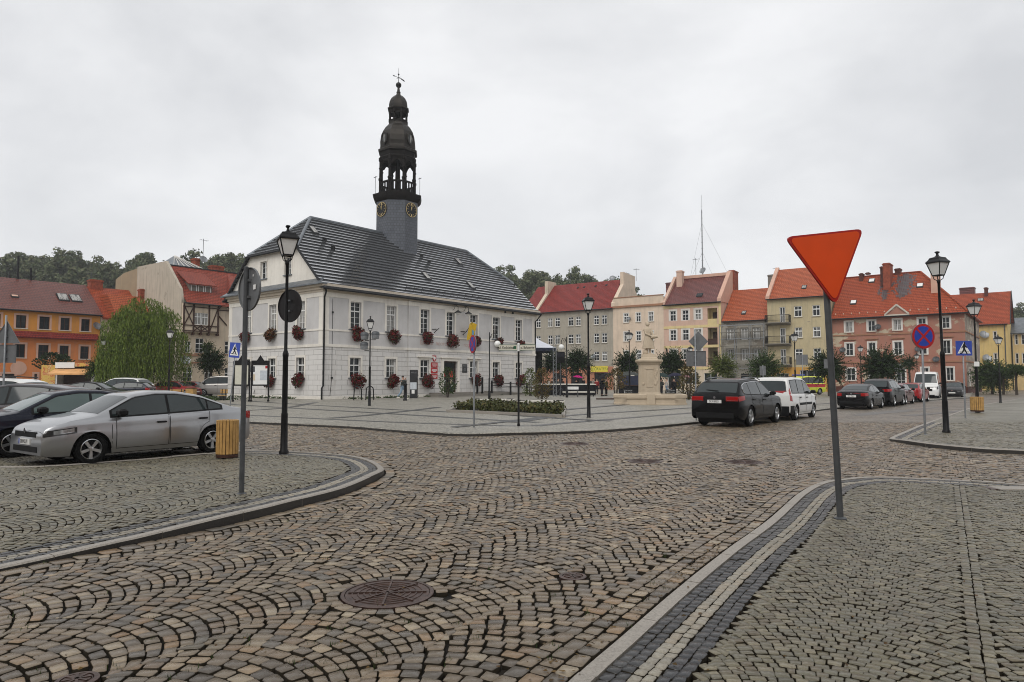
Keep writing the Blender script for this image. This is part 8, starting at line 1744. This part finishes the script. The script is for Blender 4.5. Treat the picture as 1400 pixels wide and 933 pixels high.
# municipal flag on the hall
t = thing('flag', 'yellow and blue flag hanging on the town hall front above the no-stopping sign', 'flag', (*hallp(16.45, -.70), 6.55), UANG)
part('pole', M['black_iron'], t, lambda mb: mb.tube([(0, .6, -.45), (0, -.05, .1), (0, -.9, .95)], .025, 6))
def cloth(x0, x1, z0, z1, off=0.0):
    mb = MB(); n, m = 10, 14; vs = []
    for i in range(n+1):
        for j in range(m+1):
            u, v = i/n, j/m; x = x0+(x1-x0)*u; z = z0+(z1-z0)*v; vs.append((x*.8, -.45+.10*math.sin(5*x+2*z)+off-.28*(1-abs(u*2-1))*0+.3*(z+.6)*-.4, z+.45-.35*abs(x-.1)))
    mb.add(vs, [(i*(m+1)+j, (i+1)*(m+1)+j, (i+1)*(m+1)+j+1, i*(m+1)+j+1) for i in range(n) for j in range(m)]); return mb
fl = cloth(-.55, .75, -1.3, .35).build('cloth', pmat('flag_yellow', (.70,.45,.03), .7, 0, .2, .1, 4), t, 180); cloth(.05, .62, -.95, -.35, -.02).build('emblem', pmat('flag_blue', (.16,.35,.55), .7, 0, .2, .15, 4), fl, 180)
# ================================================================== UNSEEN HOUSES behind and beside the viewer, added to darken reflections and foreground
def unseen_house(name, label, O, ang, W, z, rz, wm, rm, seed):
    rnd = random.Random(seed); fr = Fr(O, ang); h = house(name, label, fr, 0); n = int(W/2.6); hs = [(1.0+i*(W-1.2)/n, 2.05+i*(W-1.2)/n, zz, zz+1.6) for i in range(n) for zz in (1.2, 4.3, 7.3) if zz+1.7 < z]
    part('wall', wm, h, lambda mb: (wall(mb, 0, W, 0, z, hs), sides(mb, W, 9, z), gable(mb, 0, 9, z, 4.5, rz, 0), gable(mb, W, 9, z, 4.5, rz, 1))); part('roof', rm, h, lambda mb: (roofslab(mb, -.2, W+.2, -.4, z-.2, 4.5, rz), roofslab(mb, -.2, W+.2, 9.4, z-.2, 4.5, rz)))
    for a in hs: window(h, *a, surround=M['trim_pale'], sw=.12)
unseen_house('unseen_ochre_house', 'unseen ochre house added behind the viewer for shade and reflections', (8, -9), rad(180), 17, 9.6, 13.5, M['w_ochre'], M['tile_old'], 1); unseen_house('unseen_grey_house', 'unseen grey house added behind the viewer for shade and reflections', (26, -9), rad(180), 17.6, 10.5, 14.6, M['w_gray'], M['tile_clay'], 2); unseen_house('unseen_pink_house', 'unseen pink house added behind the viewer for shade and reflections', (-9.3, -9), rad(180), 18, 10, 14, M['w_H'], M['tile_plum'], 3)
unseen_house('unseen_salmon_house', 'unseen salmon house added right of the viewer for shade and reflections', (27, 7), rad(-90), 15.5, 10.0, 14, M['w_salmon'], M['tile_clay'], 4); unseen_house('unseen_cream_house', 'unseen cream house added left of the viewer for shade and reflections', (-27.5, -7.5), rad(90), 13, 9.8, 13.6, M['w_cream'], M['tile_old'], 5)
HAZE = .00045
# ================================================================== CAMERA, SKY, LIGHT
cam = bpy.data.cameras.new('camera'); co = bpy.data.objects.new('camera', cam); COL.objects.link(co)
co.location = (0, 0, HC); co.rotation_euler = (math.pi/2+TH, 0, 0); cam.sensor_width = 36; cam.lens = 933/1400*36; cam.clip_end = 3000; cam.clip_start = .1
SC.camera = co
w = bpy.data.worlds.new('World'); SC.world = w; w.use_nodes = True; nt = w.node_tree; nt.nodes.clear()
N = lambda ty: nt.nodes.new('ShaderNode'+ty)
out = N('OutputWorld'); sky = N('TexSky'); sky.sky_type = 'NISHITA'; sky.sun_disc = False; sky.sun_elevation = rad(48); sky.sun_rotation = rad(200)
b1 = N('Background'); b1.inputs[1].default_value = .1; nt.links.new(sky.outputs[0], b1.inputs[0])
tc = N('TexCoord'); mp = N('Mapping'); mp.inputs['Scale'].default_value = (1, 1, 2.0); nt.links.new(tc.outputs['Generated'], mp.inputs[0])
no = N('TexNoise'); no.inputs['Scale'].default_value = 2.3; no.inputs['Detail'].default_value = 6; no.inputs['Roughness'].default_value = .52; no.inputs['Distortion'].default_value = .25
nt.links.new(mp.outputs[0], no.inputs['Vector'])
rp = N('ValToRGB'); e = rp.color_ramp.elements
e[0].position = .30; e[0].color = (.64, .65, .67, 1); e[1].position = .62; e[1].color = (.88, .885, .895, 1); nt.links.new(no.outputs['Fac'], rp.inputs[0])
b2 = N('Background'); b2.inputs[1].default_value = 1.0; nt.links.new(rp.outputs[0], b2.inputs[0])
mx = N('MixShader'); mx.inputs[0].default_value = .94; nt.links.new(b1.outputs[0], mx.inputs[1]); nt.links.new(b2.outputs[0], mx.inputs[2]); nt.links.new(mx.outputs[0], out.inputs[0])
sl = bpy.data.lights.new('sun', 'SUN'); sl.energy = 1.3; sl.angle = rad(40); sl.color = (1, .97, .92)
so = bpy.data.objects.new('sun', sl); COL.objects.link(so); so.rotation_euler = (rad(42), 0, rad(-20))
vs = SC.view_settings; vs.view_transform = 'Standard'; vs.look = 'None'; vs.gamma = 1; vs.exposure = .14; vs.use_curve_mapping = False
SC.cycles.max_bounces = 6; SC.cycles.diffuse_bounces = 3; SC.cycles.glossy_bounces = 3; SC.cycles.transmission_bounces = 3; SC.cycles.transparent_max_bounces = 4; SC.cycles.volume_bounces = 0
SC.cycles.use_denoising = True; SC.cycles.pixel_filter_type = 'BLACKMAN_HARRIS'; SC.cycles.filter_width = 1.0

# damp air over the valley
t = bpy.data.materials.new('haze'); t.use_nodes = True; n = t.node_tree.nodes; n.clear(); o_ = n.new('ShaderNodeOutputMaterial'); v_ = n.new('ShaderNodeVolumePrincipled'); t.node_tree.links.new(v_.outputs[0], o_.inputs['Volume'])
v_.inputs['Color'].default_value = (.93, .95, .97, 1); v_.inputs['Density'].default_value = HAZE
if HAZE > 0:
    mb = MB(); mb.box(-905, 905, -905, 905, -1.1, 46); structure(mb.build('haze', t, uv=False), 'stuff')
